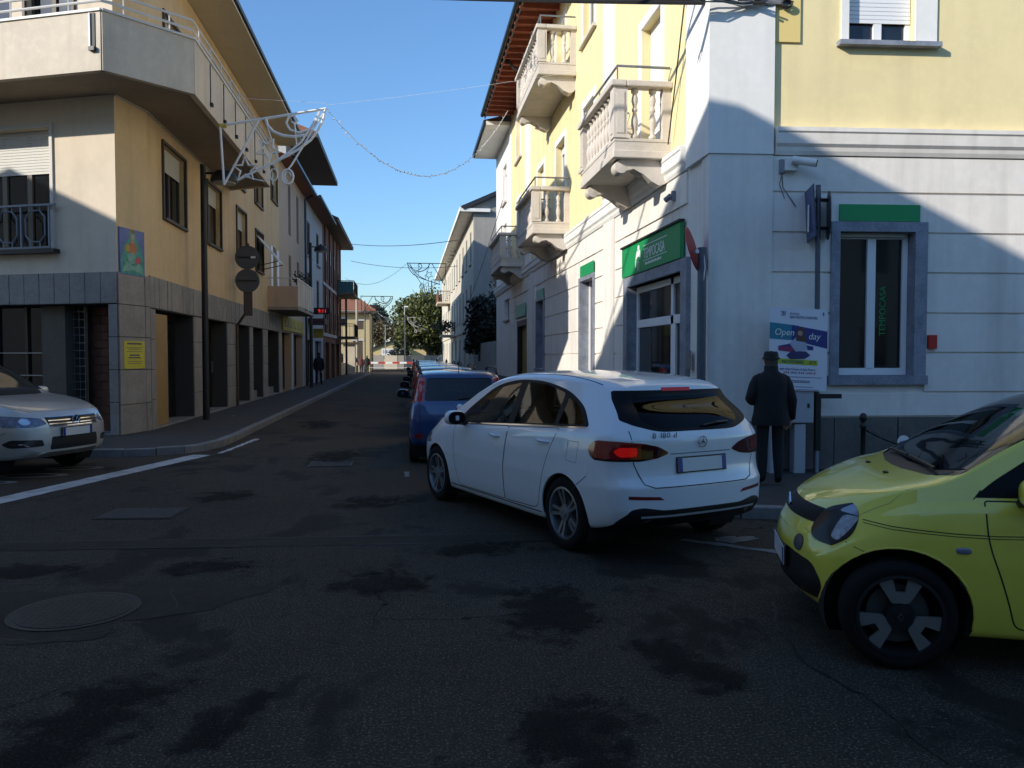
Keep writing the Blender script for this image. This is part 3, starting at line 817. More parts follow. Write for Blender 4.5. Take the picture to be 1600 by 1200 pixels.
balcony(27.78, 31.24, 4.86, 3.25, 'farthest stone balcony of the lower row, in shade')
# tangle of unlit wire lights on the front of the high balcony
for s in range(1):
    mb = MB()
    for k in range(26):
        cx = 19.3 + random.random() * 2.8; cz = 8.9 + random.random() * .9; r = random.uniform(.06, .16)
        mb.tube([(3.14 - random.uniform(0, .03), cx + r * math.cos(t * .5 + k), cz + r * .9 * math.sin(t * .5 + k)) for t in range(10)], .006, 4)
    tw = empty('wire_lights', (3.14, 20.6, 8.9), 'tangle of unlit wire lights hung on the front of the high balcony', 'string lights'); tag(mb.build('wire_tangle', M_cablegrey, tw), kind='stuff')
# white neighbour that closes the row
WB = empty('white_house', (4.14, 34, 0), 'narrow white house joined to the far end of the yellow building', 'building')
wo = [(V(33.0), V(34.2), 5.6, 7.3, .2), (V(33.0), V(34.2), 8.2, 9.8, .2)]
wall('upper_wall', RS, V(31.502), V(36.8), Z2 - .04, 10.9, wo, M_white, WB)
for a0, a1, z0, z1, d in wo:
    window(RS, a0 + .004, a1 - .004, z0 + .002, z1 - .004, WB, depth=d - .01, shutter=.2, frame=M_wframe)
    bx('window_sill', RS, a0 - .1, a1 + .1, -.1, .09, z0 - .07, z0 - .002, M_cast, WB)
window(RS, w5[0] + .003, w5[1] - .003, w5[2] + .002, w5[3] - .003, WB, depth=.19)
bx('window_sill', RS, w5[0] - .08, w5[1] + .08, -.1, .08, w5[2] - .06, w5[2] - .002, M_marble, WB)
bx('eave', RS, V(31.55), V(37.0), -.3, 1.0, 10.9, 11.05, M_white, WB); bx('gutter', RS, V(31.55), V(37.0), 1.0, 1.1, 10.92, 11.06, M_gutter, WB)
mb = MB(); mb.box(RS, V(36.7), V(36.8), -9.8, -.01, 0, 10.9); mb.build('end_wall', M_white, WB)
mb = MB(); mb.quad(RS(V(31.55), 1.1, 11.08), RS(V(37), 1.1, 11.08), RS(V(37), -6, 13), RS(V(31.55), -6, 13)); mb.build('roof', M_rooftile, WB)

# ---------------- things on and before the front wall ----------------
cctv = empty('security_camera', RF(1.1, .1, 4.3), 'white bullet security camera under the cornice near the pilaster', 'camera')
MB().box(RF, .98, 1.16, .03, .13, 4.22, 4.40).build('mount_box', pmat('white_plastic', (.72, .72, .70), .4), cctv, bevel=.01)
d = (RF.e * .9 + RF.n * .35 + Vector((0, 0, -.22))).normalized(); st = RF(1.1, .18, 4.345)
MB().tube([RF(1.08, .12, 4.33), st], .03, 8).build('bracket', MT['white_plastic'], cctv)
MB().tube([st - d * .05, st + d * .26], .052, 14).build('housing', MT['white_plastic'], cctv, smooth=True)
MB().tube([st + d * .262, st + d * .275], .045, 14).build('lens', M_dark, cctv)
MB().box(RF, .92, .99, .03, .08, 4.2, 4.38).build('cable_box', M_greymetal, cctv)
mb = MB(); mb.tube([RF(.95, .06, 4.2), RF(.97, .06, 4.0), RF(1.05, .05, 3.9), RF(1.16, .045, 3.75)], .006, 5); mb.tube([RF(.96, .07, 4.2), RF(.92, .06, 4.05), RF(1.0, .05, 3.85)], .005, 5); mb.build('cable', M_wire, cctv)
al = empty('wall_lamp', RS(V(11.75), 0, 4.0), 'small grey floodlight under the cornice near the building corner', 'lamp')
MB().box(RS, V(11.78), V(11.84), .03, .09, 4.10, 4.24).build('mount_box', M_greymetal, al)
MB().tube([RS(V(11.83), .10, 4.17), RS(V(11.92), .15, 4.12)], .045, 10).build('housing', M_greymetal, al)
tag(bx('alarm_box', RF, 3.07, 3.19, .031, .08, 1.80, 1.99, M_red), 'small red box on the wall right of the marble framed window', 'alarm box')
# sign pole with two sign plates seen nearly edge on
sp = empty('sign_pole', RF(1.52, .25, .12), 'grey pole with two road signs seen edge on, left of the window', 'road sign')
MB().tube([RF(1.40, .25, .12), RF(1.38, .25, 4.0)], .035, 10).build('pole', MT.get('blue_grey_pole') or pmat('blue_grey_pole', (.10, .11, .135), .5, metal=.2, var=.2), sp, smooth=True)
def sign_plate(name, c, ang, shape, t, mat, back, parent, tilt=0.0):
    ux = Vector((math.cos(ang), math.sin(ang), 0)); nn = Vector((-math.sin(ang), math.cos(ang), 0)); c = Vector(c)
    up = (Vector((0, 0, 1)) + nn * tilt).normalized()
    o = MB().prism([c + ux * a + up * z for a, z in shape], nn * t).build(name, back, parent)
    MB().prism([c + ux * (a * .98) + up * (z * .98) + nn * (t + .0005) for a, z in shape], nn * .0015).build('sign_face', mat, o)
    return o
M_blue = pmat('blue_sign_face', (.05, .065, .17), .4); M_back = pmat('sign_back', (.07, .075, .085), .5, metal=.3)
sq = [(-.32, -.34), (.32, -.34), (.32, .34), (-.32, .34)]
pz = RF(1.38, .25, 3.62)
p1 = sign_plate('sign_plate', pz + Vector((-.13, -.05, -.02)), R(72), sq, .012, M_blue, M_back, sp, .06)
b1 = pz + Vector((-.145, -.05, 0)); ux = Vector((math.cos(R(72)), math.sin(R(72)), 0)); n1 = Vector((math.sin(R(72)), -math.cos(R(72)), 0))
flat_c = b1 - Vector((-math.sin(R(72)), math.cos(R(72)), 0)) * -.004
MB().prism([flat_c + ux * a + Vector((0, 0, z)) + Vector((.0, 0, 0)) + Vector((-math.sin(R(72)), math.cos(R(72)), 0)) * .016 for a, z in ((-.06, -.26), (.04, -.26), (.04, .1), (-.06, .1))], Vector((0, 0, 0)) + n1 * .002).build('sign_symbol', M_wlet, p1)
octa = [(.33 * math.cos(2 * math.pi * k / 20), .33 * math.sin(2 * math.pi * k / 20)) for k in range(20)]
sign_plate('sign_plate', pz + Vector((.17, .02, -.02)), R(66), octa, .012, M_back, M_back, sp)
for z in (3.40, 3.78): MB().box(Fr((pz.x, pz.y), (1, 0), (0, 1)), -.12, .14, -.03, .03, z, z + .04).build('clamp', M_darkmetal, sp)
# tow-away / stop style red sign seen edge on, fixed to a grey pole by the shop door
rp = empty('sign_pole', (3.95, 10.26, .12), 'grey pole with a tilted red sign plate at the shop corner', 'road sign')
uq = 3.95; vq = 10.26
MB().tube([(uq, vq, .12), (uq, vq, 3.16)], .06, 12).build('pole', pmat('blue_grey_pole', (.10, .11, .135), .5, metal=.2, var=.2), rp, smooth=True)
oc = [(.31 * math.cos(2 * math.pi * k / 24), .31 * math.sin(2 * math.pi * k / 24)) for k in range(24)]
cc = Vector((uq - .09, vq + .10, 3.15)); ayy = (Vector((0, 0, .965)) + Vector((-.94, .33, 0)) * .26).normalized(); axx = (Vector((.33, .94, 0)) * .975 + Vector((.94, -.33, 0)) * .22).normalized(); axx = (axx - ayy * axx.dot(ayy)).normalized(); nx = axx.cross(ayy); nx = nx if nx.x < 0 else -nx
pp = MB().prism([cc + axx * a + ayy * b for a, b in oc], nx * .012).build('sign_plate', M_red, rp)
MB().prism([cc + axx * a * .97 + ayy * b * .97 + nx * .013 for a, b in oc], nx * .002).build('sign_face', M_wlet, pp)
MB().box(Fr((uq, vq), (1, 0), (0, 1)), -.1, .05, -.03, .06, 3.08, 3.13).build('clamp', MT['white_plastic'], rp)
mb = MB(); mb.tube([(uq, vq - .045, 3.12), (uq + .02, vq - .06, 2.9), (uq, vq - .05, 2.7)], .01, 5); mb.build('cable', MT['white_plastic'], rp)
# intercom and plates beside the shop door
ic = tag(bx('intercom', RS, V(11.0), V(11.14), .056, .085, 1.5, 1.78, M_metal), 'small metal intercom panel beside the shop door', 'intercom')
# poster board in front of the wall
po = empty('poster', RF(1.3, .45, .9), 'school open day poster on a board behind the standing man', 'poster')
PF = Fr((RF(.67, .40, 0).x, RF(.67, .40, 0).y), eF, nF)
sl = -.045
def pt(a, z): return (a, z + sl * a)
W_, zt_, zb_ = .79, 2.35, 1.255
M_paper = pmat('poster_paper', (.70, .71, .76), .6)
flat('sheet', PF, [pt(0, zb_), pt(W_, zb_), pt(W_, zt_), pt(0, zt_)], 0, M_paper, po, .006)
PX = (PF.e + Vector((0, 0, sl))).normalized()
M_teal = pmat('print_teal', (.03, .22, .30), .6); M_navy = pmat('print_navy', (.035, .04, .20), .6); M_lime = pmat('print_lime', (.42, .52, .03), .6); M_mag = pmat('print_magenta', (.28, .03, .10), .6); M_ink = pmat('print_ink', (.04, .04, .12), .6)
flat('printed_band', PF, [pt(0, 1.93), pt(.40, 1.92), pt(.40, 2.12), pt(0, 2.15)], .006, M_teal, po, .001)
flat('printed_band', PF, [pt(.30, 1.925), pt(W_, 1.83), pt(W_, 2.06), pt(.30, 2.126)], .0072, M_navy, po, .001)
flat('printed_band', PF, [pt(.12, 1.84), pt(.34, 1.89), pt(.60, 1.85), pt(.60, 1.80), pt(.12, 1.80)], .0066, M_navy, po, .001)
flat('printed_band', PF, [pt(.12, 1.78), pt(.36, 1.76), pt(.36, 1.84), pt(.12, 1.83)], .009, M_mag, po, .001)
flat('printed_band', PF, [pt(.12, 1.605), pt(.66, 1.595), pt(.66, 1.665), pt(.12, 1.675)], .0066, M_lime, po, .001)
M_hair = pmat('print_brown', (.10, .05, .03), .6); M_skin = pmat('skin', (.45, .27, .2), .6); M_shirt = pmat('print_pale_blue', (.42, .45, .55), .6)
flat('printed_figure', PF, [pt(.27, 1.88), pt(.36, 1.96), pt(.48, 1.95), pt(.52, 1.80), pt(.36, 1.77)], .0105, M_shirt, po, .001)
flat('printed_figure', PF, [pt(.23, 1.72), pt(.30, 1.78), pt(.50, 1.78), pt(.56, 1.73), pt(.48, 1.68), pt(.28, 1.67)], .0105, M_ink, po, .001)
flat('printed_figure', PF, [pt(.36, 1.92), pt(.37, 2.06), pt(.42, 2.11), pt(.47, 2.07), pt(.50, 1.90)], .0118, M_hair, po, .001)
flat('printed_figure', PF, [pt(*p) for p in disc(PF, .415, 2.02, .035, 12)], .0131, M_skin, po, .001)
def ptx(s, a, z, size, m, sx=1.0, sh=0.0): put_text('lettering', s, PF(a, .0125, z + sl * a), PX, Y, size, m, po, thick=.0005, sx=sx, shear=sh)
ptx('Open', .06, 1.985, .125, M_wlet, .95, .2); ptx('day', .525, 1.945, .125, M_wlet, .95, .2)
ptx('SCUOLA', .27, 2.265, .035, M_ink); ptx('SAN PIETRO MARTIRE', .27, 2.215, .048, M_ink, .82)
ptx('NOVEMBRE', .17, 1.615, .062, M_ink, .95); ptx('2019', .54, 1.615, .062, M_mag, .8)
ptx('sala della Chiesa di San Pietro', .14, 1.525, .043, M_navy, .95);
for k in range(17): flat('printed_rule', PF, [pt(.20 + k * .026, 1.478), pt(.20 + k * .026 + .016, 1.478), pt(.20 + k * .026 + .016, 1.478 + (.022, .03, .026)[k % 3]), pt(.20 + k * .026, 1.50)], .0066, M_shirt if k % 4 == 3 else M_mag, po, .001)
ptx('Comunit\u00e0 Pastorale', .27, 1.375, .036, M_ink)
for z, a, b in ((1.43, .15, .72), (1.36, .27, .55), (1.30, .36, .6), (1.265, .38, .68)): flat('printed_rule', PF, [pt(a, z), pt(b, z), pt(b, z + .007), pt(a, z + .007)], .0066, M_ink, po, .001)
mb = MB()
for k in range(3): mb.tube([PF(.16 + .02 * k, .008, 2.235), PF(.18 + .016 * k, .008, 2.275 - .01 * k), PF(.15 + .03 * k, .008, 2.30)], .004, 4)
mb.build('printed_mark', M_ink, po)
for z in (2.27, 2.245): flat('printed_mark', PF, [pt(*p) for p in disc(PF, .735, z + .03, .012, 10)], .0066, M_ink, po, .001)
# grey cabinet on legs under the poster
cb = empty('utility_cabinet', RF(1.2, .35, .12), 'pale grey cabinet on posts below the poster', 'cabinet')
M_cab = pmat('cabinet_grey', (.40, .42, .45), .5, var=.08)
MB().box(RF, .78, 1.30, .18, .38, .80, 1.6).build('box', M_cab, cb, bevel=.008)
bx('lock', RF, 1.21, 1.24, .382, .39, 1.0, 1.06, M_darkmetal, cb)
for a in (.72, 1.05): bx('leg', RF, a, a + .15, .2, .36, .12, .779, M_cab, cb)
rk = empty('bracket_post', RF(1.6, .3, .12), 'dark post with a short horizontal arm beside the cabinet', 'post')
bx('post', RF, 1.34, 1.41, .30, .36, .42, 1.19, M_darkmetal, rk); bx('arm', RF, 1.36, 1.69, .28, .37, 1.125, 1.185, M_darkmetal, rk); bx('foot', RF, 1.355, 1.395, .31, .35, .12, .42, M_greymetal, rk)
# chain bollards
bol = MB().lathe([(.055, 0), (.055, .03), (.032, .06), (.030, .62), (.045, .63), (.045, .66), (.03, .68), (.026, .70), (.045, .735), (.05, .765), (.04, .80), (.015, .82)], 12).mesh('post', M_darkmetal, smooth=True)
pts = [RF(1.90, .55, .12), RF(3.9, .62, .12)]
for k, p in enumerate(pts):
    b = empty('bollard', p, ['black bollard with ball top holding the chain, behind the yellow car bonnet', 'black bollard at the far end of the chain, behind the yellow car windscreen'][k], 'bollard')
    inst('post', bol, p, b)
chm = MB(); 
P = [pts[0].lerp(pts[1], t / 30) + Vector((0, 0, .62 - .30 * 4 * (t / 30) * (1 - t / 30))) for t in range(31)]
for k in range(30): chm.tube([P[k], P[k].lerp(P[k + 1], 1.25)], .012 if k % 2 else .017, 5)
tag(chm.build('chain', M_darkmetal), 'dark sagging chain hung between the two bollards', 'chain')
st = empty('wall_sticker', RF(3.05, .06, .6), 'small round pale sticker on the dark plinth above the yellow bonnet', 'sticker')
flat('sticker_sheet', RF, disc(RF, 2.74, .50, .09), .06, M_wlet, st); flat('sticker_print', RF, [(2.68, .47), (2.8, .5), (2.8, .53), (2.68, .5)], .0625, M_blue, st)
# ---------------- left corner building ----------------
LB = empty('corner_building', (-5.5, 17, 0), 'beige corner building with a long concrete balcony and stone faced shop fronts', 'building')
LF = Fr((-5.68, 16.5), (-.936, .351), (-.351, -.936))
LS = Fr((-5.4, 17.5), (0, 1), (1, 0))
LCe = Vector((-5.4 + 5.68, 1.0)).normalized()
LC = Fr((-5.68, 16.5), LCe, (LCe.y, -LCe.x)); LCW = Vector((.28, 1.0)).length
U = lambda v: v - 17.5
ZB, ZS, ZE = 2.73, 3.36, 10.55
# front-left face
lw = (1.50, 3.5, 3.86, 6.28, .28)
wall('upper_wall', LF, 0, 8, ZS, ZE, [lw, (.9, 2.0, 7.15, 9.4, .2), (2.4, 4.6, 7.15, 9.4, .2)], M_beigelit, LB)
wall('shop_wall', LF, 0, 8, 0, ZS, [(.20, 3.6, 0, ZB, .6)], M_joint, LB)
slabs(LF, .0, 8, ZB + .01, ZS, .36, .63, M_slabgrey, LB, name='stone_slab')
slabs(LF, .0, .20, .12, ZB, .2, .655, M_slabgrey, LB, name='stone_slab')
# chamfered corner
wall('corner_wall', LC, 0, LCW, ZS, ZE, [], M_beige, LB)
wall('corner_pier', LC, 0, LCW, 0, ZS, [], M_joint, LB)
zz = [.12, .72, 1.42, 2.08, ZB, ZS]
for j in range(5):
    for a0, a1 in ((.004, .855), (.87, LCW - .004)):
        bx('stone_slab', LC, a0, a1, 0, .03 + random.uniform(-.004, .004), zz[j] + .008, zz[j + 1] - .008, M_slab, LB)
# street face
shops = [(17.85, 20.9), (22.2, 24.66), (25.95, 28.03), (28.62, 30.55), (31.53, 34.2)]
fw1 = [(18.58, 20.35), (22.48, 24.06), (26.21, 27.7), (29.39, 30.83)]
ops = [(U(a), U(b), 4.80, 6.45, .22) for a, b in fw1[:3]] + [(U(29.39), U(30.83), 4.8, 6.22, .22), (U(32.85), U(33.85), 4.0, 6.14, .22), (U(32.75), U(34.2), 8.0, 9.33, .2)]
ops += [(U(a), U(a + 1.5), 7.2, 9.4, .2) for a in (18.8, 22.0, 26.0, 29.3)]
wall('upper_wall', LS, 0, U(34.8), ZS, ZE, ops, M_beige, LB)
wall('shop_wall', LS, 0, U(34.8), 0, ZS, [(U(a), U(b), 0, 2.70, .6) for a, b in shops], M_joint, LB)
e = [17.5] + [x for s in shops for x in s] + [34.8]
for k in range(0, len(e), 2):
    slabs(LS, U(e[k]) + .003, U(e[k + 1]) - .003, .12, 2.70, 1.0, .645, M_slab, LB, name='stone_slab')
slabs(LS, .0, U(34.8), 2.72, 3.40, .31, .7, M_slab, LB, name='stone_slab', t=.026, jit=.006)
for a, b in shops: bx('threshold', LS, U(a), U(b), -.6, .02, .0, .16, M_slabgrey, LB)
# shop fills on the street side: metal shutters, glazed doors, gold panel
M_bronze = pmat('bronze_frame', (.055, .042, .03), .5, metal=.4)
M_rollgrey = pmat('dark_roll_grille', (.05, .045, .04), .6, metal=.3)
for k, (a, b) in enumerate(shops):
    f = MB()
    f.box(LS, U(a), U(a) + .07, -.5, -.42, .16, 2.69); f.box(LS, U(b) - .07, U(b), -.5, -.42, .16, 2.69); f.box(LS, U(a) + .07, U(b) - .07, -.5, -.42, 2.55, 2.69)
    m = 3 if b - a > 2.5 else 2
    for i in range(1, m): f.box(LS, U(a + (b - a) * i / m) - .04, U(a + (b - a) * i / m) + .04, -.5, -.42, .16, 2.55)
    fo = f.build('shop_front_frame', M_bronze, LB)
    for i in range(m):
        l = U(a + (b - a) * i / m) + (.07 if i == 0 else .04); r = U(a + (b - a) * (i + 1) / m) - (.07 if i == m - 1 else .04)
        bx('pane', LS, l, r, -.47, -.455, .16, 2.55, M_glass, fo)
        if k in (1, 2):
            for z in (1.05, 1.75) if k == 2 else (1.2,): bx('door_handle', LS, r - .09, r - .06, -.42, -.37, z, z + .35, M_metal, fo)
        if k >= 3:
            g = MB()
            for z in range(30): g.box(LS, l, r, -.445, -.435, .2 + z * .08, .255 + z * .08)
            g.build('roller_grille', M_rollgrey, fo)
            bx('step', LS, l, r, -.40, -.2, .16, .42, M_slabgrey, fo)
    if k == 0:
        bx('gold_panel', LS, U(17.98), U(18.9), -.12, -.04, .17, 2.62, M_gold, LB)
        for z in (.9, 1.25, 1.7): bx('shelf', LS, U(19.3), U(20.6), -.58, -.51, z, z + .03, M_metal, fo)
# shop on the front-left face: glazed bay, pier, brick grid wall behind a grille
bx('threshold', LF, .2, 3.6, -.6, .02, 0, .15, M_slabgrey, LB)
f = MB()
for a in (.2, 1.02, 2.0, 2.5, 3.53): f.box(LF, a, a + .06, -.45, -.36, .15, 2.72)
fo = f.build('shop_front_frame', M_bronze, LB)
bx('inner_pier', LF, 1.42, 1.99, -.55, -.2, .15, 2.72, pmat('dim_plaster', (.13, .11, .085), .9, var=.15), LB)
bx('pane', LF, 2.06, 3.53, -.42, -.41, .15, 2.72, M_glass, fo)
for z in (1.28, 1.75): bx('shelf', LF, 2.06, 3.53, -.40, -.33, z, z + .02, M_metal, fo)
bw = bx('brick_panel', LF, .26, 1.02, -.58, -.5, .15, 2.72, M_tar, LB)
row = 0; z = .16
while z < 2.6:
    x = .27 - (.18 if row % 2 else 0)
    while x < 1.0:
        x0, x1 = max(x, .27), min(x + .35, 1.01)
        if x1 - x0 > .05: bx('brick', LF, x0, x1, -.5, -.475 + random.uniform(-.006, .006), z, z + .155, M_brick, bw)
        x += .365
    z += .17; row += 1
g = MB()
for k in range(16): g.box(LF, 1.08, 1.42, -.40, -.39, .2 + k * .16, .215 + k * .16)
for k, a in enumerate((1.12, 1.25, 1.38)): g.box(LF, a, a + .012, -.405, -.392, .15, 2.72)
g.build('grille', M_metal, fo)
nt_ = tag(bx('notice_sheet', LF, .22, .42, -.34, -.338, 1.62, 1.95, pmat('dim_paper', (.45, .5, .42), .7)), 'small pale notice hung in the shop doorway left of the stone pier', 'notice')
# windows of the upper wall
def brown_window(fr, a0, a1, z0, z1, d=.2, sh=.3, fr_mat=M_brown, shm=None):
    w = window(fr, a0 + .004, a1 - .004, z0 + .002, z1 - .004, LB, depth=d, fw=.06, frame=M_brown, shutter=sh, shmat=shm)
    t = .06
    sr = MB()
    sr.box(fr, a0 - t, a0, -.02, .05, z0 - t, z1 + t); sr.box(fr, a1, a1 + t, -.02, .05, z0 - t, z1 + t); sr.box(fr, a0, a1, -.02, .05, z1, z1 + t); sr.box(fr, a0, a1, -.02, .08, z0 - t, z0)
    sr.build('window_surround', fr_mat, w)
    return w
for k, (a, b) in enumerate(fw1):
    brown_window(LS, U(a), U(b), 4.80, 6.45 if k < 3 else 6.22, sh=(.32, .3, .35, .02)[k])
aw = MB(); aw.quad(LS(U(29.42), .03, 6.0), LS(U(30.80), .03, 6.0), LS(U(30.80), .75, 5.1), LS(U(29.42), .75, 5.1)); 
ao = MB().prism([LS(U(29.42), .03, 6.05), LS(U(30.80), .03, 6.05), LS(U(30.80), .78, 5.15), LS(U(29.42), .78, 5.15)], (.0, 0, -.04)).build('tilted_shutter', M_shutter, LB)
for a in (29.5, 30.7): MB().tube([LS(U(a), .05, 4.95), LS(U(a), .76, 5.12)], .015, 5).build('shutter_stay', M_darkmetal, ao)
w = window(LS, U(32.85) + .004, U(33.85) - .004, 4.002, 6.136, LB, depth=.2)
for a0, a1 in ((32.4, 32.84), (33.86, 34.3)): bx('folding_shutter', LS, U(a0), U(a1), .01, .05, 4.05, 6.1, M_wframe, w)
brown_window(LS, U(32.75), U(34.2), 8.0, 9.33, sh=.4)
for a in (18.8, 22.0, 26.0, 29.3): brown_window(LS, U(a), U(a + 1.5), 7.2, 9.4, sh=.3)
brown_window(LF, .9, 2.0, 7.15, 9.4, sh=.2); 
w = window(LF, 2.404, 4.596, 7.152, 9.396, LB, depth=.18, leaves=3, glass=M_glassblue)
# big front window: shutter, grey trim, railing with octagons
w = window(LF, 1.505, 3.495, 3.862, 6.276, LB, depth=.27, fw=.07, frame=pmat('drab_frame', (.16, .13, .09), .6), shutter=.36, leaves=3)
sr = MB(); sr.box(LF, 1.43, 1.5, -.02, .04, 3.86, 6.36); sr.box(LF, 1.5, 3.6, -.02, .04, 6.28, 6.36); sr.build('window_surround', pmat('pale_trim', (.55, .52, .47), .6), w)
bx('sill', LF, 1.32, 3.6, -.02, .16, 3.76, 3.84, M_darkmetal, w)
M_rail = pmat('blue_grey_railing', (.18, .21, .25), .5, metal=.3)
rl = empty('window_railing', LF(2, .1, 3.84), 'blue grey metal railing with octagon hoops below the front window', 'railing')
mb = MB(); mb.box(LF, 1.32, 3.6, .08, .13, 4.70, 4.74); mb.box(LF, 1.44, 3.6, .09, .12, 3.86, 3.89); mb.build('rail', M_rail, rl)
for a in (1.45, 2.12, 2.79): bx('post', LF, a, a + .035, .09, .12, 3.89, 4.70, M_rail, rl)
for c in (1.80, 2.47, 3.14):
    x, y = .23, .31; q = .12
    oc = [(-x + q, -y), (x - q, -y), (x, -y + q * 1.1), (x, y - q * 1.1), (x - q, y), (-x + q, y), (-x, y - q * 1.1), (-x, -y + q * 1.1)]
    mb = MB(); mb.tube([LF(c + a, .105, 4.30 + b) for a, b in oc], .017, 6, closed=True)
    for a in (-.11, .11): mb.tube([LF(c + a, .105, 4.61), LF(c + a, .105, 4.70)], .012, 5); mb.tube([LF(c + a, .105, 3.99), LF(c + a, .105, 3.89)], .012, 5)
    mb.build('octagon_hoop', M_rail, rl)
# wrap-around balcony: slab, parapet panels, rails
BZ0, BZ1, BP = 6.82, 7.0, 7.83
q0 = LF(8, 1.22, 0); q1 = Vector((-5.37, 15.07, 0)); q2 = Vector((-4.10, 16.2, 0)); q3 = Vector((-4.10, 24.7, 0)); q4 = Vector((-5.4, 25.4, 0))
inn = [LF(8, 0, 0), LF(0, 0, 0), Vector((-5.4, 17.5, 0))]
BL = empty('balcony', (-5.0, 16.4, BZ0), 'long grey beige concrete balcony wrapping the corner with two pale rails', 'balcony')
up = lambda p, z: Vector((p.x, p.y, z))
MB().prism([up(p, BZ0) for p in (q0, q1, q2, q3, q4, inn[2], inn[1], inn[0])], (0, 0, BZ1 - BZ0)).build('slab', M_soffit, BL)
def pan(a, b, z0, z1, t, mat, name, ext=.0):
    d = (b - a).normalized(); n = Vector((d.y, -d.x, 0)); fr = Fr(a, d, n); L_ = (b - a).length
    return MB().box(fr, 0, L_, -t, .02, z0, z1).build(name, mat, BL)
L_ = (q1 - q0).length
for k in range(3): pan(q0.lerp(q1, k / 3), q0.lerp(q1, (k + 1) / 3 - .002), BZ0 - .03, BP, .1, M_conc, 'parapet_panel')
pan(q1, q2, BZ0 - .03, BP, .1, M_conc, 'parapet_panel')
for k in range(7): pan(q2.lerp(q3, k / 7), q2.lerp(q3, (k + 1) / 7 - .003), BZ0 - .03, BP, .1, M_conc, 'parapet_panel')
pan(q3, q4, BZ0 - .03, BP, .1, M_conc, 'parapet_panel')
M_wrail = pmat('pale_railing', (.62, .60, .56), .5)
cp = MB()
for a, b in ((q0, q1), (q1, q2), (q2, q3), (q3, q4)):
    d = (b - a).normalized(); fr = Fr(a, d, Vector((d.y, -d.x, 0)))
    cp.box(fr, -.0, (b - a).length, -.13, .05, BP + .002, BP + .045)
cp.build('coping', M_wrail, BL)
for z in (8.02, 8.20):
    MB().tube([up(p, z) for p in (q0, q1, q2, q3, q4)], .024, 6).build('rail', M_wrail, BL)
for a, b, n in ((q0, q1, 7), (q1, q2, 2), (q2, q3, 9)):
    for k in range(n):
        p = a.lerp(b, (k + .45) / n); MB().tube([up(p, BP + .04), up(p, 8.2)], .016, 5).build('rail_post', M_wrail, BL)
# drain slots and spouts in the parapet
dq = (q1 - q0).normalized(); fr = Fr(q1, -dq, Vector((dq.y, -dq.x, 0)))
MB().box(fr, .12, .19, .02, .035, 7.2, 7.80).build('drain_slot', M_tar, BL); MB().box(fr, .10, .22, .02, .09, 7.13, 7.2).build('drain_spout', M_darkmetal, BL); MB().box(fr, .20, .23, .02, .06, 7.18, 7.8).build('drain_pipe', M_wrail, BL)
for k in range(1, 7):
    p = q2.lerp(q3, k / 7); fr = Fr(p, (0, 1), (1, 0)); MB().box(fr, -.02, .02, .02, .035, 7.0, 7.8).build('drain_slot', M_darkmetal, BL); MB().box(fr, -.05, .05, .02, .08, 6.93, 7.0).build('drain_spout', M_darkmetal, BL)
mb = MB(); mb.tube([LS(U(25.4), .03, 6.80), LS(.0, .03, 6.80), LC(LCW * .5, .03, 6.80), LC(0, .03, 6.8)], .018, 5); mb.build('cable', pmat('pale_cable', (.5, .47, .4), .6), LB)
# roof with deep boarded eave
rp_ = [LF(8.5, 1.3, 0), Vector((-5.3, 14.9, 0)), Vector((-4.3, 16.0, 0)), Vector((-4.3, 34.6, 0))]
bk = [Vector((-12, 34.6, 0)), Vector((-14, 22, 0))]
MB().prism([up(p, ZE + .02) for p in rp_ + bk], (0, 0, .16)).build('eave_slab', pmat('eave_render', (.62, .52, .35), .8, var=.06, streak=.1), LB)
MB().tube([up(p, ZE + .17) for p in rp_], .085, 8).build('gutter', M_gutter, LB)
mb = MB(); ap = [Vector((-9, 20, 12.6)), Vector((-9, 34.6, 12.6))]
mb.quad(up(rp_[2], ZE + .2), up(rp_[3], ZE + .2), ap[1], ap[0]); mb.quad(up(rp_[0], ZE + .2), up(rp_[1], ZE + .2), up(rp_[2], ZE + .2), ap[0]); mb.build('roof', M_rooftile, LB)
mb = MB(); mb.box(WORLD, -13, -12.8, 20, 34.8, 0, ZE); mb.build('rear_wall', M_beige, LB)
# tile picture and notice on the corner
TP = empty('tile_picture', LC(.5, .05, 3.45), 'painted tile panel of a robed mother and child above the stone pier', 'picture')
a0, a1, z0, z1 = .05, .86, 3.33, 4.26
bx('frame_panel', LC, a0, a1, 0, .035, z0, z1, pmat('tile_blue', (.10, .16, .40), .35, var=.25, scale=6), TP)
def tp(name, pts, o, mat): flat(name, LC, [(a0 + (a1 - a0) * x, z0 + (z1 - z0) * y) for x, y in pts], o, mat, TP, .0015)
M_tg = pmat('tile_green', (.07, .33, .27), .35, var=.5, scale=9); M_tg2 = pmat('tile_green_pale', (.22, .45, .36), .35, var=.4, scale=9); M_to = pmat('tile_orange', (.50, .16, .07), .35, var=.3, scale=9); M_ty = pmat('tile_yellow', (.50, .33, .05), .35, var=.3, scale=9); M_ts = pmat('tile_flesh', (.50, .34, .27), .35); M_tr = pmat('tile_rose', (.50, .08, .12), .35)
tp('painted_robe', [(.02, .02), (.98, .02), (.95, .35), (.88, .55), (.80, .68), (.66, .80), (.60, .90), (.50, .94), (.40, .90), (.34, .78), (.20, .66), (.10, .48), (.03, .3)], .035, M_tg)
tp('painted_halo', disc(None, .5, .87, .13, 18), .0335, M_ty)
tp('painted_robe', [(.08, .05), (.5, .12), (.92, .05), (.80, .28), (.5, .20), (.22, .30)], .0372, M_tg2)
tp('painted_robe', [(.35, .62), (.44, .74), (.60, .72), (.68, .60), (.60, .46), (.40, .46)], .0372, M_to)
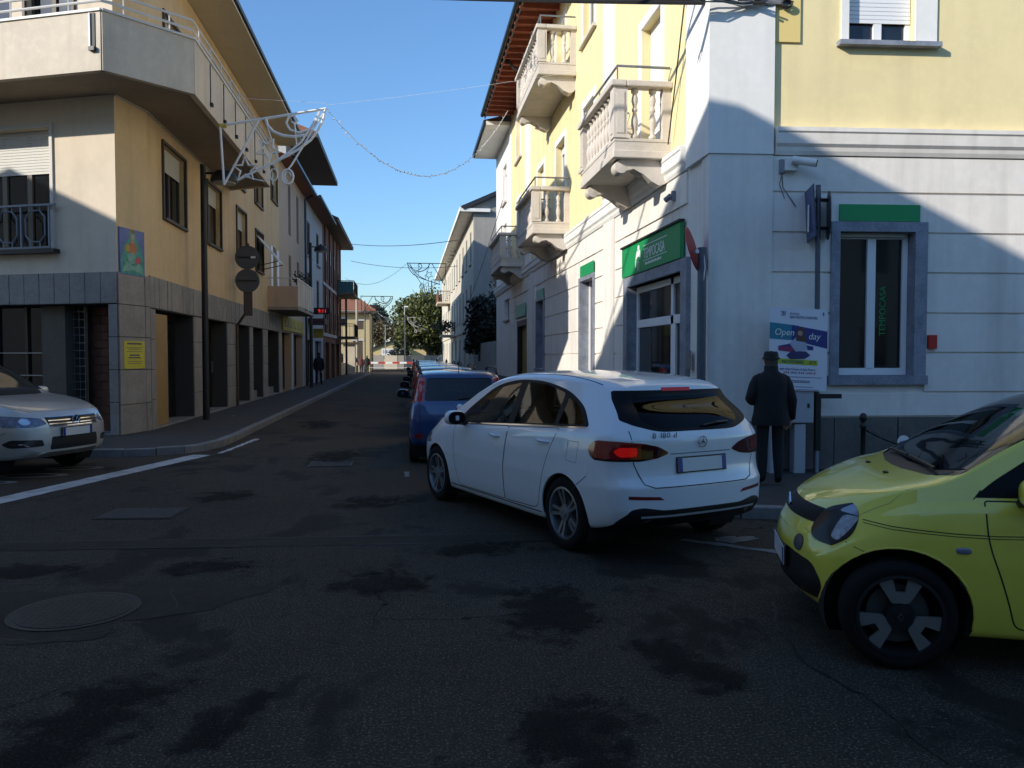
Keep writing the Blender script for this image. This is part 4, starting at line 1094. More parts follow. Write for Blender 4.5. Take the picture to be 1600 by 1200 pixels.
tp('painted_child', [(.20, .62), (.30, .66), (.40, .62), (.40, .52), (.30, .48), (.22, .52)], .0388, M_ty)
tp('painted_child', [(.28, .46), (.52, .50), (.66, .36), (.60, .26), (.42, .24), (.30, .32)], .0388, M_tg2)
tp('painted_child', [(.60, .38), (.74, .42), (.84, .38), (.78, .28), (.62, .26)], .0404, M_tr)
tp('painted_face', disc(None, .5, .82, .075, 14), .0388, M_ts); tp('painted_face', [(.45, .70), (.55, .70), (.53, .78), (.47, .78)], .0388, M_ts)
for k in range(1, 3): bx('tile_joint', LC, a0, a1, .0358, .0362, z0 + (z1 - z0) * k / 3 - .002, z0 + (z1 - z0) * k / 3 + .002, M_tar, TP)
YN = empty('yellow_notice', LC(.45, .04, 1.4), 'yellow printed notice pasted on the stone corner pier', 'notice')
M_yp = pmat('yellow_paper', (.58, .50, .05), .7, var=.1, scale=10)
bx('sheet', LC, .12, .80, .037, .042, 1.44, 2.0, M_yp, YN)
for z, w_, h in ((1.93, .24, .03), (1.86, .27, .010), (1.83, .2, .010), (1.78, .26, .010), (1.70, .16, .028), (1.65, .2, .024), (1.58, .25, .010), (1.54, .22, .010)): bx('printed_rule', LC, .46 - w_, .46 + w_, .042, .0435, z, z + h, M_ink, YN)

# ---------------- rest of the left row ----------------
B2 = empty('row_house', (-5.4, 38.7, 0), 'pinkish beige house with tall narrow brown shutters next to the corner building', 'building')
o2 = [(U(37.4), U(38.2), 7.28, 9.6, .1), (U(40.1), U(40.95), 7.28, 9.6, .1), (U(37.4), U(38.2), 4.3, 6.35, .1), (U(40.1), U(40.95), 4.3, 6.35, .1), (U(35.0), U(37.9), 0, 2.75, .4), (U(38.5), U(41.8), 0, 2.75, .4)]
wall('front_wall', LS, U(34.8), U(42.7), 0, 10.15, o2, M_pink, B2)
M_shb = pmat('brown_shutter', (.16, .085, .05), .7, var=.2)
for a0, a1, z0, z1, d in o2[:4]:
    s = bx('window', LS, a0 + .003, a1 - .003, -.09, -.03, z0 + .002, z1 - .002, M_shb, B2)
    for k in range(int((z1 - z0) / .16)): bx('slat', LS, a0 + .06, a1 - .06, -.03, -.012, z0 + .08 + k * .16, z0 + .16 + k * .16, M_shb, s)
for a0, a1, z0, z1, d in o2[4:]:
    w = window(LS, a0 + .003, a1 - .003, .15, z1 - .002, B2, depth=.38, leaves=2, frame=M_bronze, name='shop_front')
for a in (34.85, 38.0, 41.85): bx('sun_sliver_strip', LS, U(a), U(a) + (.12 if a != 38.0 else .45), .0, .03, .12, 2.78, M_offwhite, B2)  # off-white strips painted in for thin slivers of sunlight
ys = empty('shop_sign', (-5.3, 38, 2.8), 'yellow shop fascia sign along the shaded left pavement', 'sign')
bx('sign_board', LS, U(34.95), U(41.9), .0, .10, 2.82, 3.42, pmat('yellow_sign_sheet', (.50, .36, .06), .6, var=.15), ys)
for k, (a, w_, h_) in enumerate(((35.5, .10, .3), (35.8, .35, .06), (36.5, .08, .3), (36.9, .3, .06), (37.5, .08, .3), (38.2, .09, .34), (38.5, .4, .07), (39.4, .08, .3), (39.9, .08, .3), (40.3, .3, .06), (40.9, .08, .3))):
    bx('worn_letter_stroke', LS, U(a), U(a) + w_, .10, .104, 2.98, 2.98 + h_, M_ink, ys)
SB = empty('balcony', (-4.9, 34, 3.5), 'small rendered balcony with a flower railing over the left pavement', 'balcony')
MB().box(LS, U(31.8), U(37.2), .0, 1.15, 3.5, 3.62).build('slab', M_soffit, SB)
bx('parapet_panel', LS, U(31.8), U(31.9), 0, 1.15, 3.622, 4.42, M_pink, SB)
mb = MB(); mb.box(LS, U(31.8), U(37.2), 1.1, 1.14, 4.72, 4.77); mb.box(LS, U(31.8), U(31.84), 0, 1.1, 4.72, 4.76); mb.build('rail', M_wrail, SB)
for k in range(7): bx('railing_panel', LS, U(31.95 + k * .75), U(32.62 + k * .75), 1.1, 1.13, 3.68, 4.70, M_conc, SB)
def leaf_clump(mb, c, r, n, s, seed, squash=1.0):
    rr = random.Random(seed)
    for _ in range(n):
        d = Vector((rr.gauss(0, 1), rr.gauss(0, 1), rr.gauss(0, 1))).normalized() * r * (rr.random() ** .45)
        p = Vector(c) + Vector((d.x, d.y, d.z * squash)); x = Vector((rr.gauss(0, 1), rr.gauss(0, 1), rr.gauss(0, 1))).normalized(); y = x.cross(Vector((rr.gauss(0, 1), rr.gauss(0, 1), rr.gauss(0, 1)))).normalized()
        t = s * rr.uniform(.6, 1.3); mb.quad(p - x * t, p - y * t * .5, p + x * t, p + y * t * .5)
M_leafd = leafmat('dark_leaf', (.012, .020, .008), (.035, .050, .018))
for k in range(2):
    pb = empty('flower_pot', LS(U(33.6 + k * 2), .95, 4.75), ['nearer potted plant on the small balcony rail', 'farther potted plant on the small balcony rail'][k], 'plant')
    MB().lathe([(.1, 0), (.16, .2), (.17, .22)], 12, LS(U(33.6 + k * 2), .95, 4.62)).build('pot', M_brickred, pb)
    mb = MB(); leaf_clump(mb, LS(U(33.6 + k * 2), .95, 4.95), .3, 90, .06, k); mb.build('foliage', M_leafd, pb)
bx('gutter', LS, U(34.8), U(43), .55, .7, 10.12, 10.24, M_gutter, B2); MB().prism([LS(U(34.8), -.1, 10.15), LS(U(34.8), .7, 10.15), LS(U(34.8), -4, 11.8)], LS.e * 8.0).build('roof', M_rooftile, B2)
mb = MB(); mb.tube([LS(U(42.6), .12, .12), LS(U(42.6), .12, 9.9), LS(U(42.6), .5, 10.1)], .06, 8); mb.build('downpipe', M_gutter, B2)
B3 = empty('row_house', (-5.4, 47, 0), 'pale grey narrow house with a set back top storey in the left row', 'building')
o3 = [(U(44.2), U(45.6), 7.2, 9.1, .12), (U(48.6), U(50), 7.2, 9.1, .12), (U(44.2), U(45.6), 4.5, 6.3, .12), (U(48.6), U(50), 4.5, 6.3, .12), (U(44), U(46.5), 0, 2.6, .3), (U(47.5), U(51), 0, 2.6, .3)]
wall('front_wall', LS, U(42.7), U(52), 0, 10.15, o3, M_offwhite, B3)
for i, (a0, a1, z0, z1, d) in enumerate(o3):
    w = window(LS, a0 + .003, a1 - .003, z0 + .14 if z0 == 0 else z0 + .003, z1 - .003, B3, depth=d - .01, frame=M_brown if i < 4 else M_bronze)
    if i < 4: bx('window_sill', LS, a0 - .15, a1 + .15, -.05, .14, z0 - .1, z0 - .002, M_offwhite, w)
bx('gutter', LS, U(43.0), U(52), .75, .9, 10.08, 10.22, pmat('copper_gutter', (.05, .09, .08), .5), B3); MB().prism([LS(U(43.0), -.1, 10.15), LS(U(43.0), .9, 10.15), LS(U(43.0), -1.2, 10.5)], LS.e * 9).build('roof', M_rooftile, B3)
bx('top_storey', LS, U(41), U(51.6), -6, -.6, 10.3, 12.6, M_offwhite, B3)
for a in (42.5, 45, 47.5): bx('top_storey_window', LS, U(a), U(a + 1.3), -.6, -.56, 10.9, 12.3, M_brown, B3)
MB().box(LS, U(40.6), U(52), -6.2, 1.0, 12.6, 12.85).build('top_eave', M_brown, B3); MB().prism([LS(U(40.6), -6.2, 12.86), LS(U(40.6), 1.0, 12.86), LS(U(40.6), -2.6, 14.2)], LS.e * 11.4).build('top_roof', M_rooftile, B3)
B4 = empty('row_house', (-5.4, 59, 0), 'red brick clad apartment house at the far end of the left row', 'building')
o4 = []
for r_, (z0, z1) in enumerate(((3.6, 5.9), (6.9, 9.2))):
    for a in (54, 57, 60, 63): o4.append((U(a), U(a + 1.3), z0, z1, .15))
o4 += [(U(53.5), U(56), 0, 2.6, .3), (U(57.5), U(60), 0, 2.6, .3), (U(61.5), U(64), 0, 2.6, .3)]
wall('front_wall', LS, U(52), U(66), 0, 10.4, o4, M_brickred, B4)
for i, (a0, a1, z0, z1, d) in enumerate(o4):
    window(LS, a0 + .003, a1 - .003, z0 + (.14 if z0 == 0 else .003), z1 - .003, B4, depth=d - .01, frame=M_offwhite if i < 8 else M_bronze, shutter=(.45 if i < 8 else 0))
for z in (3.0, 6.3): bx('string_course', LS, U(52), U(66), .0, .06, z, z + .22, M_offwhite, B4)
for a in (53.3, 56.2, 59.2, 62.2, 65): bx('brick_pier', LS, U(a), U(a) + .35, 0, .08, 3.22, 6.298, M_brick, B4); bx('brick_pier', LS, U(a), U(a) + .35, 0, .08, 6.522, 10.38, M_brick, B4)
MB().box(LS, U(51.8), U(66.5), -5, 1.0, 10.4, 10.55).build('eave', M_brown, B4); MB().prism([LS(U(51.8), -5, 10.56), LS(U(51.8), 1.05, 10.56), LS(U(51.8), -3, 12.3)], LS.e * 14.7).build('roof', M_rooftile, B4)
mb = MB(); mb.box(WORLD, -12, -5.41, 65.9, 66, 0, 10.4); mb.build('end_wall', M_brickred, B4)
for k, (z, lab) in enumerate(((3.05, 'lower iron railed balcony at the end of the brick house'), (6.35, 'upper balcony with a turquoise screen at the end of the brick house'))):
    b = empty('balcony', LS(U(64), .5, z), lab, 'balcony', 'balconies of the brick house')
    bx('slab', LS, U(61.5), U(66.2), .0, 1.4, z, z + .14, M_brown, b)
    mb = MB(); mb.tube([LS(U(61.6), .02, z + 1.1), LS(U(61.6), 1.35, z + 1.1), LS(U(66.1), 1.35, z + 1.1), LS(U(66.1), .02, z + 1.1)], .025, 5)
    for i in range(16): mb.tube([LS(U(61.6 + i * .3), 1.35, z + .14), LS(U(61.6 + i * .3), 1.35, z + 1.1)], .012, 4)
    for i in range(5): mb.tube([LS(U(61.6), .2 + i * .27, z + .14), LS(U(61.6), .2 + i * .27, z + 1.1)], .012, 4)
    mb.build('railing', M_darkmetal, b)
    if k: bx('screen', LS, U(61.65), U(61.68), .1, 1.3, z + .16, z + 1.05, pmat('turquoise_sheet', (.07, .20, .20), .6), b)
# signs on the left row
led = empty('led_sign', LS(U(46), .5, 4.1), 'black digital sign with red lit digits on the grey house', 'sign')
bx('case', LS, U(45.6), U(45.75), .05, 1.05, 4.05, 4.42, M_tar, led)
put_text('lit_digits', '9:11', Vector((-5.0, 17.5 + U(45.6) - .005, 4.14)), (1, 0, 0), Y, .28, pmat('red_led', (.7, .02, .02), .5, emit=.7, ecol=(1, .03, .03)), led)
db = tag(bx('fascia_board', LS, U(44.2), U(46.0), .02, .9, 3.45, 3.75, pmat('maroon_board', (.05, .012, .014), .6)), 'dark maroon board projecting below the digital sign', 'sign')
yb = tag(MB().box(LS, U(46.2), U(46.32), .05, .62, 2.72, 3.25).build('hanging_sign', pmat('dim_yellow_plastic', (.42, .32, .05), .6)), 'small yellow hanging sign below the maroon board', 'sign')
# lamp poles on the left pavement
def street_lamp(u, v, z, du, label):
    o = empty('street_lamp', (u, v, .12), label, 'street lamp')
    MB().tube([(u, v, .12), (u, v, z)], .085, 12, r2=.07).build('pole', M_darkmetal, o, smooth=True)
    MB().tube([(u, v, z - .2), (u + du * .5, v, z - .2)], .03, 6).build('arm', M_darkmetal, o)
    n = 14; cx = u + du * .5 + .25
    mb = MB(); mb.lathe([(.32, 0), (.33, .05), (.30, .16), (.20, .27), (.06, .31), (.05, .36)], 16, (cx, v, z - .42)); mb.build('lamp_shade', M_darkmetal, o, smooth=True)
    mb = MB(); mb.lathe([(.27, -.03), (.28, .01)], 16, (cx, v, z - .42)); mb.build('diffuser', pmat('lamp_diffuser', (.35, .36, .38), .3), o)
    return o
street_lamp(-4.95, 20.3, 6.38, .5, 'tall black lamp post on the left pavement near the corner building')
street_lamp(-4.75, 40.2, 7.3, .5, 'distant black lamp post beyond the round signs on the left')
# round signs seen from behind, on a bent pipe from the wall
rs = empty('sign_pole', (-5.3, 25.85, .12), 'bent brown pole with two round road signs seen from behind', 'road sign')
MB().tube([(-5.33, 25.8, .12), (-5.33, 25.8, 2.65), (-4.98, 25.6, 3.1), (-4.92, 25.55, 3.2), (-4.92, 25.55, 5.2)], .045, 8).build('pole', pmat('rusty_brown_paint', (.09, .06, .045), .6, var=.3), rs)
bx('bracket', Fr((-4.92, 25.5), (1, 0), (0, -1)), -.13, .13, -.02, .06, 2.95, 3.75, MT['rusty_brown_paint'], rs)
for z in (4.75, 4.03):
    d = MB().lathe([(.36, 0), (.37, .01), (.36, .02)], 28, (-4.92, 25.42, z), M=Matrix.Rotation(R(90), 3, 'X')).build('sign_plate', pmat('sign_back_grey', (.10, .10, .105), .5, metal=.3, var=.15), rs)
    MB().box(Fr((-4.92, 25.38), (1, 0), (0, -1)), -.30, .30, .0, .025, z - .02, z + .02).build('stiffener', M_darkmetal, d)
bx('sticker', Fr((-4.92, 25.38), (1, 0), (0, -1)), .12, .26, .03, .035, 4.72, 4.78, M_wlet, rs)
# ---------------- far end of the street ----------------
FB = empty('far_house', (4, 60, 0), 'long cream three storey house beyond the gap with a grey end wall', 'building')
FS = Fr((4.0, 48), (0, 1), (-1, 0)); FE = Fr((4.0, 48), (1, 0), (0, -1))
fo_ = []
for r_, (z0, z1) in enumerate(((4.2, 6.2), (7.5, 9.5))):
    for k in range(12): fo_.append((1.6 + k * 3.5, 2.7 + k * 3.5, z0, z1, .12))
fo_ += [(2.0 + k * 5, 3.6 + k * 5, 0, 2.9, .3) for k in range(8)]
wall('front_wall', FS, 0, 44, 0, 10.4, fo_, M_cream, FB)
M_shg = pmat('grey_green_shutter', (.085, .085, .07), .7)
for i, (a0, a1, z0, z1, d) in enumerate(fo_):
    if i < 24: s = bx('window', FS, a0 + .003, a1 - .003, -.1, -.02, z0 + .003, z1 - .003, M_shg, FB); bx('window_sill', FS, a0 - .12, a1 + .12, -.02, .1, z0 - .1, z0 - .003, M_conc, s)
    else: bx('door', FS, a0 + .003, a1 - .003, -.28, -.2, .02, z1 - .003, M_brown, FB)
bx('string_course', FS, 0, 44, 0, .08, 3.3, 3.55, M_cream, FB)
mb = MB(); mb.quad(FE(.0, 0, 0), FE(14, 0, 0), FE(14, 0, 12.2), FE(7, 0, 14), FE(0, 0, 10.9)); mb.build('end_wall', M_greyrender, FB)
MB().box(FS, -.3, 44.3, -1, .75, 10.4, 10.6).build('eave', M_white, FB); MB().box(FS, -.3, 44.3, .752, .85, 10.42, 10.68).build('gutter', M_white, FB)
MB().prism([FS(-.35, .8, 10.7), FS(-.35, -7, 14.2), FS(-.35, -7, 14.0), FS(-.35, .6, 10.5)], FS.e * 44.7).build('roof', M_gutter, FB)
for k in range(4): bx('eave_bracket', FS, 18 + k * 2.3, 18.2 + k * 2.3, 0, .35, 10.2, 10.398, M_white, FB)
for k, (a, z, lab) in enumerate(((26, 6.6, 'reddish iron balcony high on the cream house'), (17.5, 3.3, 'dark plant filled balcony low on the cream house'))):
    b = empty('balcony', FS(a, .5, z), lab, 'balcony')
    bx('slab', FS, a, a + 4.5, 0, 1.2, z, z + .15, M_conc, b)
    mb = MB()
    for i in range(18): mb.tube([FS(a + .1 + i * .25, 1.15, z + .15), FS(a + .1 + i * .25, 1.15, z + 1.15)], .018, 4)
    for i in range(6): mb.tube([FS(a + .05, .1 + i * .2, z + .15), FS(a + .05, .1 + i * .2, z + 1.15)], .018, 4)
    mb.tube([FS(a + .05, 0, z + 1.15), FS(a + .05, 1.15, z + 1.15), FS(a + 4.4, 1.15, z + 1.15)], .03, 5)
    mb.build('railing', M_brickred if k == 0 else M_darkmetal, b)
    if k:
        mb = MB(); leaf_clump(mb, FS(a + 2, .9, z + .9), 1.3, 500, .12, 5, .45); tag(mb.build('foliage', M_leafd, b), kind='stuff')
# garden wall, gate and dark tree in the gap between the right hand buildings
gw = tag(bx('garden_wall', Fr((4.05, 36.9), (0, 1), (-1, 0)), 0, 11, -.3, 0, 0, 2.4, M_greyrender), 'shaded garden wall between the white house and the cream house', 'wall')
def tree(name, label, base, h, cr, trunk_r, clumps, leaf, n, s, seed, crown_c, squash=1.0, limbs=7, mat_t=None, group=None, cat='tree'):
    rr = random.Random(seed); base = Vector(base)
    o = empty(name, base, label, cat, group)
    mb = MB(); mt = mat_t or M_brown
    cc = base + Vector(crown_c)
    mb.tube([base, base + Vector((rr.uniform(-.1, .1), 0, h * .3)), cc + Vector((0, 0, -cr * .3)), cc + Vector((.1, 0, cr * .55))], trunk_r, 8, r2=trunk_r * .25)
    cl = []
    for k in range(clumps):
        d = Vector((rr.gauss(0, 1), rr.gauss(0, 1), rr.gauss(0, 1))).normalized() * cr * rr.uniform(.2, .80)
        cl.append((cc + Vector((d.x, d.y, d.z * squash)), cr * rr.uniform(.22, .42)))
    for k in range(limbs):
        p = cl[k % len(cl)][0]; st = base + Vector((0, 0, h * .28 + rr.random() * h * .2))
        mb.tube([st, st.lerp(p, .5) + Vector((0, 0, .2)), p], trunk_r * .4, 5, r2=trunk_r * .08)
    mb.build('trunk', mt, o)
    if n:
        mb = MB()
        for c, r in cl: leaf_clump(mb, c, r, n // clumps, s, rr.randint(0, 9999))
        mb.build('crown', leaf, o)
    return o
M_leafi = leafmat('ivy_leaf', (.004, .007, .003), (.014, .020, .008)); M_leafg = leafmat('olive_leaf', (.028, .042, .009), (.125, .135, .028)); M_leafb = leafmat('brown_leaf', (.07, .05, .022), (.17, .13, .055)); M_leafc = leafmat('conifer_leaf', (.010, .020, .012), (.030, .045, .022))
M_bark = pmat('bark', (.07, .055, .042), .9, var=.3)
tree('garden_tree', 'dark leafy tree rising over the garden wall in the right hand gap', (5.2, 44.6, 0), 6, 2.7, .16, 34, M_leafi, 9500, .14, 3, (0, 0, 3.4), 1.15, mat_t=M_bark)
tree('broadleaf_tree', 'big round olive green tree at the far end of the street', (2.6, 98, 0), 10, 4.9, .38, 80, M_leafg, 26000, .22, 11, (-.1, 0, 5.9), 1.0, mat_t=M_bark)
tree('bare_tree', 'bare twiggy tree top behind the big green tree', (3.2, 108, 0), 13, 4.5, .25, 60, None, 0, .2, 12, (0, 0, 9.5), 1.0, limbs=46, mat_t=M_bark)
tree('brown_tree', 'brownish autumn tree behind the low yellow building', (-4.2, 124, 0), 8, 3.4, .22, 28, M_leafb, 4200, .20, 13, (0, 0, 5.2), .9, mat_t=M_bark)
tree('brown_tree', 'second brownish autumn tree, nearer the big green tree', (-.8, 128, 0), 7, 3.2, .22, 24, M_leafb, 3200, .20, 14, (0, 0, 4.2), .9, mat_t=M_bark)
tree('conifer_tree', 'dark conifer above the brownish trees, left of the sky gap', (-5.6, 140, 0), 11, 3.4, .25, 26, M_leafc, 3600, .22, 15, (0, 0, 8.2), .8, mat_t=M_bark)
tree('conifer_tree', 'small dark conifer between the brown trees and the big green tree', (-1.6, 142, 0), 9, 2.8, .25, 20, M_leafc, 2400, .22, 16, (0, 0, 6.6), .8, mat_t=M_bark)
tree('dark_shrub', 'dark shrub at the foot of the big green tree', (-1.2, 99, 0), 3, 1.6, .1, 14, M_leafc, 1800, .15, 17, (0, 0, 1.9), 1.0, mat_t=M_bark, cat='shrub')
tree('garden_shrub', 'dark shrub behind the fence next to the ochre house', (-5.6, 72.5, 0), 2.4, 1.3, .1, 12, M_leafc, 1400, .12, 18, (0, 0, 1.2), 1.0, mat_t=M_bark, cat='shrub')
# ochre house by the crossing
OH = empty('ochre_house', (-7, 86, 0), 'ochre house with a red tiled roof before the level crossing', 'building')
HF = Fr((-4.0, 85), (-1, 0), (0, -1)); HS = Fr((-4.0, 85), (0, 1), (1, 0))
ho = [(.7, 1.7, 1.2, 3.3, .15), (3.0, 4.1, 1.4, 3.3, .15), (2.4, 3.6, 4.9, 5.6, .15), (.6, 1.3, 4.5, 5.4, .15)]
wall('front_wall', HF, 0, 9, 0, 6.2, ho, M_housey, OH)
for a0, a1, z0, z1, d in ho:
    bx('window', HF, a0, a1, -.12, -.04, z0, z1, M_brown if a0 < 2 or z0 < 4 else M_glass, OH)
    bx('window_surround', HF, a0 - .15, a1 + .15, -.02, .04, z1 + .002, z1 + .2, M_offwhite, OH)
wall('side_wall', HS, 0, 9, 0, 6.2, [], M_housey, OH)
bx('eave', HF, -.8, 9.5, -.5, .7, 6.2, 6.4, M_brown, OH)
MB().prism([HF(-.7, .7, 6.42), HF(9.5, .7, 6.42), HF(9.5, -5, 8.8), HF(2.5, -5, 8.8)], (0, 0, .15)).build('roof', M_rooftile, OH)
MB().box(HF, 1.6, 2.1, -2.5, -2.0, 7, 8.9).build('chimney', M_brickred, OH)
MB().box(HF, -1.1, 1.2, -3, -.8, 6.9, 7.15).build('terrace_roof', M_darkmetal, OH)
# wall, posts and hedge pieces in front of it
tag(bx('garden_wall', Fr((-5.4, 66.05), (0, 1), (1, 0)), 0, 12, -.3, 0, 0, 1.1, M_conc), 'low pale wall with a gate pier beyond the brick house', 'wall')
gp = empty('gate_pier', (-5.1, 71, 0), 'stone gate pier with a flat cap beyond the brick house', 'pier')
MB().box(WORLD, -5.6, -4.6, 70.6, 71.4, 0, 2.7).build('shaft', M_conc, gp); MB().box(WORLD, -6.0, -4.3, 70.4, 71.6, 2.702, 2.9).build('cap', M_brown, gp)
for k, (u, v, z, r, lab, mt) in enumerate(((-4.75, 76, 7.6, .11, 'tall pale wooden pole in front of the ochre house', pmat('pale_wood_pole', (.42, .36, .28), .8, var=.2)), (-4.2, 80, 7.2, .05, 'thin dark pole beside the ochre house corner', M_darkmetal), (-5.0, 66.2, 6.5, .09, 'dark pole at the end of the brick house', M_darkmetal), (-3.9, 90, 6.8, .04, 'thin dark pole behind the level crossing barrier', M_darkmetal), (-2.75, 100, 5.6, .05, 'thin grey pole beyond the crossing', M_metal))):
    tag(MB().tube([(u, v, 0), (u, v, z)], r, 8).build('pole', mt), lab, 'pole')
lp = empty('street_lamp', (-.32, 90, 0), 'grey street lamp with a small white head before the big green tree', 'street lamp')
MB().tube([(-.32, 90, 0), (-.32, 90, 7.2)], .09, 8, r2=.06).build('pole', M_metal, lp); MB().box(WORLD, -.38, .1, 89.9, 90.1, 7.2, 7.32).build('lamp_head', M_wlet, lp)
# level crossing: striped barrier, lower rail, post
BA = empty('level_crossing_barrier', (-4.6, 85, 0), 'red and white striped level crossing barrier closed across the street', 'barrier')
for k in range(12):
    u0 = -4.6 + k * .75
    MB().box(WORLD, u0, u0 + .745, 84.94, 85.06, .86, 1.06).build('barrier_band', M_wlet if k % 2 else pmat('barrier_red', (.48, .05, .035), .5), BA)
MB().tube([(-4.6, 85, .45), (4.4, 85, .45)], .02, 6).build('lower_rail', M_wlet, BA)
MB().box(WORLD, -4.95, -4.6, 84.8, 85.2, 0, 1.3).build('barrier_post', M_metal, BA)
# rail fence, banner and low yellow building behind
ft = empty('rail_fence', (0, 96, 0), 'dark grey fence behind the level crossing', 'fence')
for k in range(9): bx('fence_panel', Fr((-6 + k * 1.6, 96), (1, 0), (0, -1)), .03, 1.57, 0, .05, .1, 1.75, M_greyrender if k % 2 else M_conc, ft)
LY = empty('low_building', (-3.4, 112, 0), 'low yellow gabled building beyond the railway', 'building')
yf = Fr((-6.2, 112), (1, 0), (0, -1))
mb = MB(); mb.prism([yf(0, 0, 0), yf(5.2, 0, 0), yf(5.2, 0, 1.9), yf(4.1, 0, 3.9), yf(0, 0, 2.2)], (0, 6, 0)); mb.build('wall', pmat('bright_yellow_render', (.62, .47, .22), .8, var=.08), LY)
MB().prism([yf(4.2, .3, 3.95), yf(-.4, .3, 2.15), yf(-.4, .3, 2.0), yf(4.2, .3, 3.8)], (0, 6.6, 0)).build('roof', M_gutter, LY)
for a in (.7, 2.2): bx('window', yf, a, a + .9, 0, .03, 1.2, 1.8, M_glass, LY)
L2 = empty('low_building', (4, 116, 0), 'low yellow building seen under the big green tree', 'building')
y2 = Fr((.4, 116), (1, 0), (0, -1)); bx('wall', y2, 0, 8, -6, 0, 0, 2.9, MT['bright_yellow_render'], L2); bx('roof', y2, -.2, 8.2, -6, .3, 2.9, 3.1, M_gutter, L2)
bn = empty('banner', (-1.6, 102, 1.8), 'white banner with blue lettering on the railway fence', 'banner')
bx('cloth', Fr((-3.3, 102), (1, 0), (0, -1)), 0, 3.2, 0, .04, 1.75, 2.65, M_wlet, bn)
for k in range(15):
    a = .2 + k * .19
    if k != 8: bx('letter_stroke', Fr((-3.3, 101.96), (1, 0), (0, -1)), a, a + (.06, .13, .10)[k % 3], 0, .01, 2.0 + .05 * (k % 2), 2.42, M_blue, bn)
ns = empty('road_sign', (4.1, 104, 0), 'small round red road sign below the cream house', 'road sign')
MB().tube([(3.75, 100, 0), (3.75, 100, 2.6)], .03, 6).build('pole', M_metal, ns)
MB().lathe([(.36, 0), (.36, .03)], 20, (3.75, 99.9, 2.3), M=Matrix.Rotation(R(90), 3, 'X')).build('sign_plate', M_red, ns); bx('sign_bar', Fr((3.75, 99.86), (1, 0), (0, -1)), -.22, .22, .0, .02, 2.25, 2.35, M_wlet, ns)
# ---------------- buildings behind and beside the camera (they shade the crossing) ----------------
SA = empty('corner_house', (-6, 0, 0), 'plain house on the near left corner that shades the crossing', 'building')
pA = Vector((-5.4, 5.2, 0)); dA = Vector((-.936, .351, 0)); nA = Vector((.351, .936, 0))
wA = pA + Vector((-.8, -.6, 0))
MB().prism([wA, wA + dA * 12, wA + dA * 12 + Vector((0, -14, 0)), wA + Vector((0, -40, 0))], (0, 0, 9.8)).build('wall', M_cream, SA)
MB().prism([pA + Vector((0, 0, 9.8)), pA + dA * 13 + Vector((0, 0, 9.8)), pA + dA * 13 + Vector((0, -14, 9.8)), pA + Vector((0, -40, 9.8))], (0, 0, .15)).build('eave', M_soffit, SA)
SD = empty('cross_house', (-20, 11, 0), 'plain house farther along the side street, out of view', 'building')
MB().box(WORLD, -25, -17.6, 6, 12.6, 0, 9.8).build('wall', M_beigelit, SD); MB().box(WORLD, -25.4, -17.05, 6, 13, 9.8, 9.95).build('eave', M_soffit, SD)
SE = empty('skylight_block_house', (6, -10, 0), 'unseen long cream house behind the viewpoint, added and shaped to limit the skylight', 'building')  # unseen house, its size and distance set to hold back skylight
e2 = Fr((-5.3, -14.0), (1, 0), (0, 1))
so = [(1.2 + k * 3, 2.4 + k * 3, z, z + 1.8, .15) for k in range(11) for z in (1.2, 5.4)]
wall('wall', e2, 0, 36, 0, 8.6, so, M_cream, SE)
for o_ in so: bx('window', e2, o_[0], o_[1], -.12, -.05, o_[2], o_[3], M_glass, SE)
MB().box(WORLD, -5.3, 31, -26, -13.5, 8.6, 8.8).build('roof', M_rooftile, SE)
# ---------------- cables and street decorations ----------------
def sag(a, b, s, n=24):
    a = Vector(a); b = Vector(b)
    return [a.lerp(b, k / n) - Vector((0, 0, s * 4 * (k / n) * (1 - k / n))) for k in range(n + 1)]
def cable(name, a, b, s, r, label, mat=None, n=24, cat='cable'):
    return tag(MB().tube(sag(a, b, s, n), r, 5).build(name, mat or M_wire), label, cat)
cb_ = empty('cable_bundle', (0, 10, 6.3), 'thick black bundle of cables crossing the top of the view to the corner', 'cable')
e0 = RF(.95, .05, 6.42)
for k in range(5):
    mb = MB(); mb.tube(sag(LF(4 + k * .05, .05, 9.75 + k * .02), RF(.55 + .03 * k, .16 + .02 * k, 6.42 + .03 * math.sin(k * 2)), .2, 30), .014 + .004 * (k % 2), 6); mb.build('cable_strand', M_wire, cb_)
rr = random.Random(3)
for k in range(12):
    pts = [RF(-.9 - .5 * rr.random(), .3 + .15 * rr.random(), 6.42 + .08 * rr.random()), RF(-.2, .22 + .1 * rr.random(), 6.39 + .14 * rr.random()), RF(.35, .14 + .06 * rr.random(), 6.38 + .14 * rr.random()), RF(.75, .09, 6.40 + .12 * rr.random()), RF(1.0 + .05 * rr.random(), .06, 6.45 + .1 * rr.random())]
    MB().tube(pts, .009 + .004 * rr.random(), 5).build('cable_strand', M_cablegrey if k % 2 else pmat('cable_pale', (.35, .35, .34), .6), cb_)
for k in range(4):
    c = RF(.98, .07, 6.46); MB().tube([c + RF.e * (.07 * math.cos(t + k)) + Vector((0, 0, .05 * math.sin(t * 1.0 + k))) + RF.n * .012 * k for t in [2 * math.pi * j / 10 for j in range(11)]], .011, 5).build('cable_loop', M_wire, cb_)
cable('wall_cable', RS(.75, .1, 7.2), RS(V(12.0), .09, 5.0), 0.02, .012, 'dark cable running down the white corner pilaster', n=6)
cable('overhead_cable', (-9.2, 9.2, 8.6), (9.2, 9.6, 8.4), .4, .03, 'overhead cable high above the crossing, out of the frame')
cable('overhead_cable', (-4.4, 65, 10.7), (3.3, 52, 9.3), .25, .022, 'thin overhead wire between the brick house and the cream house')
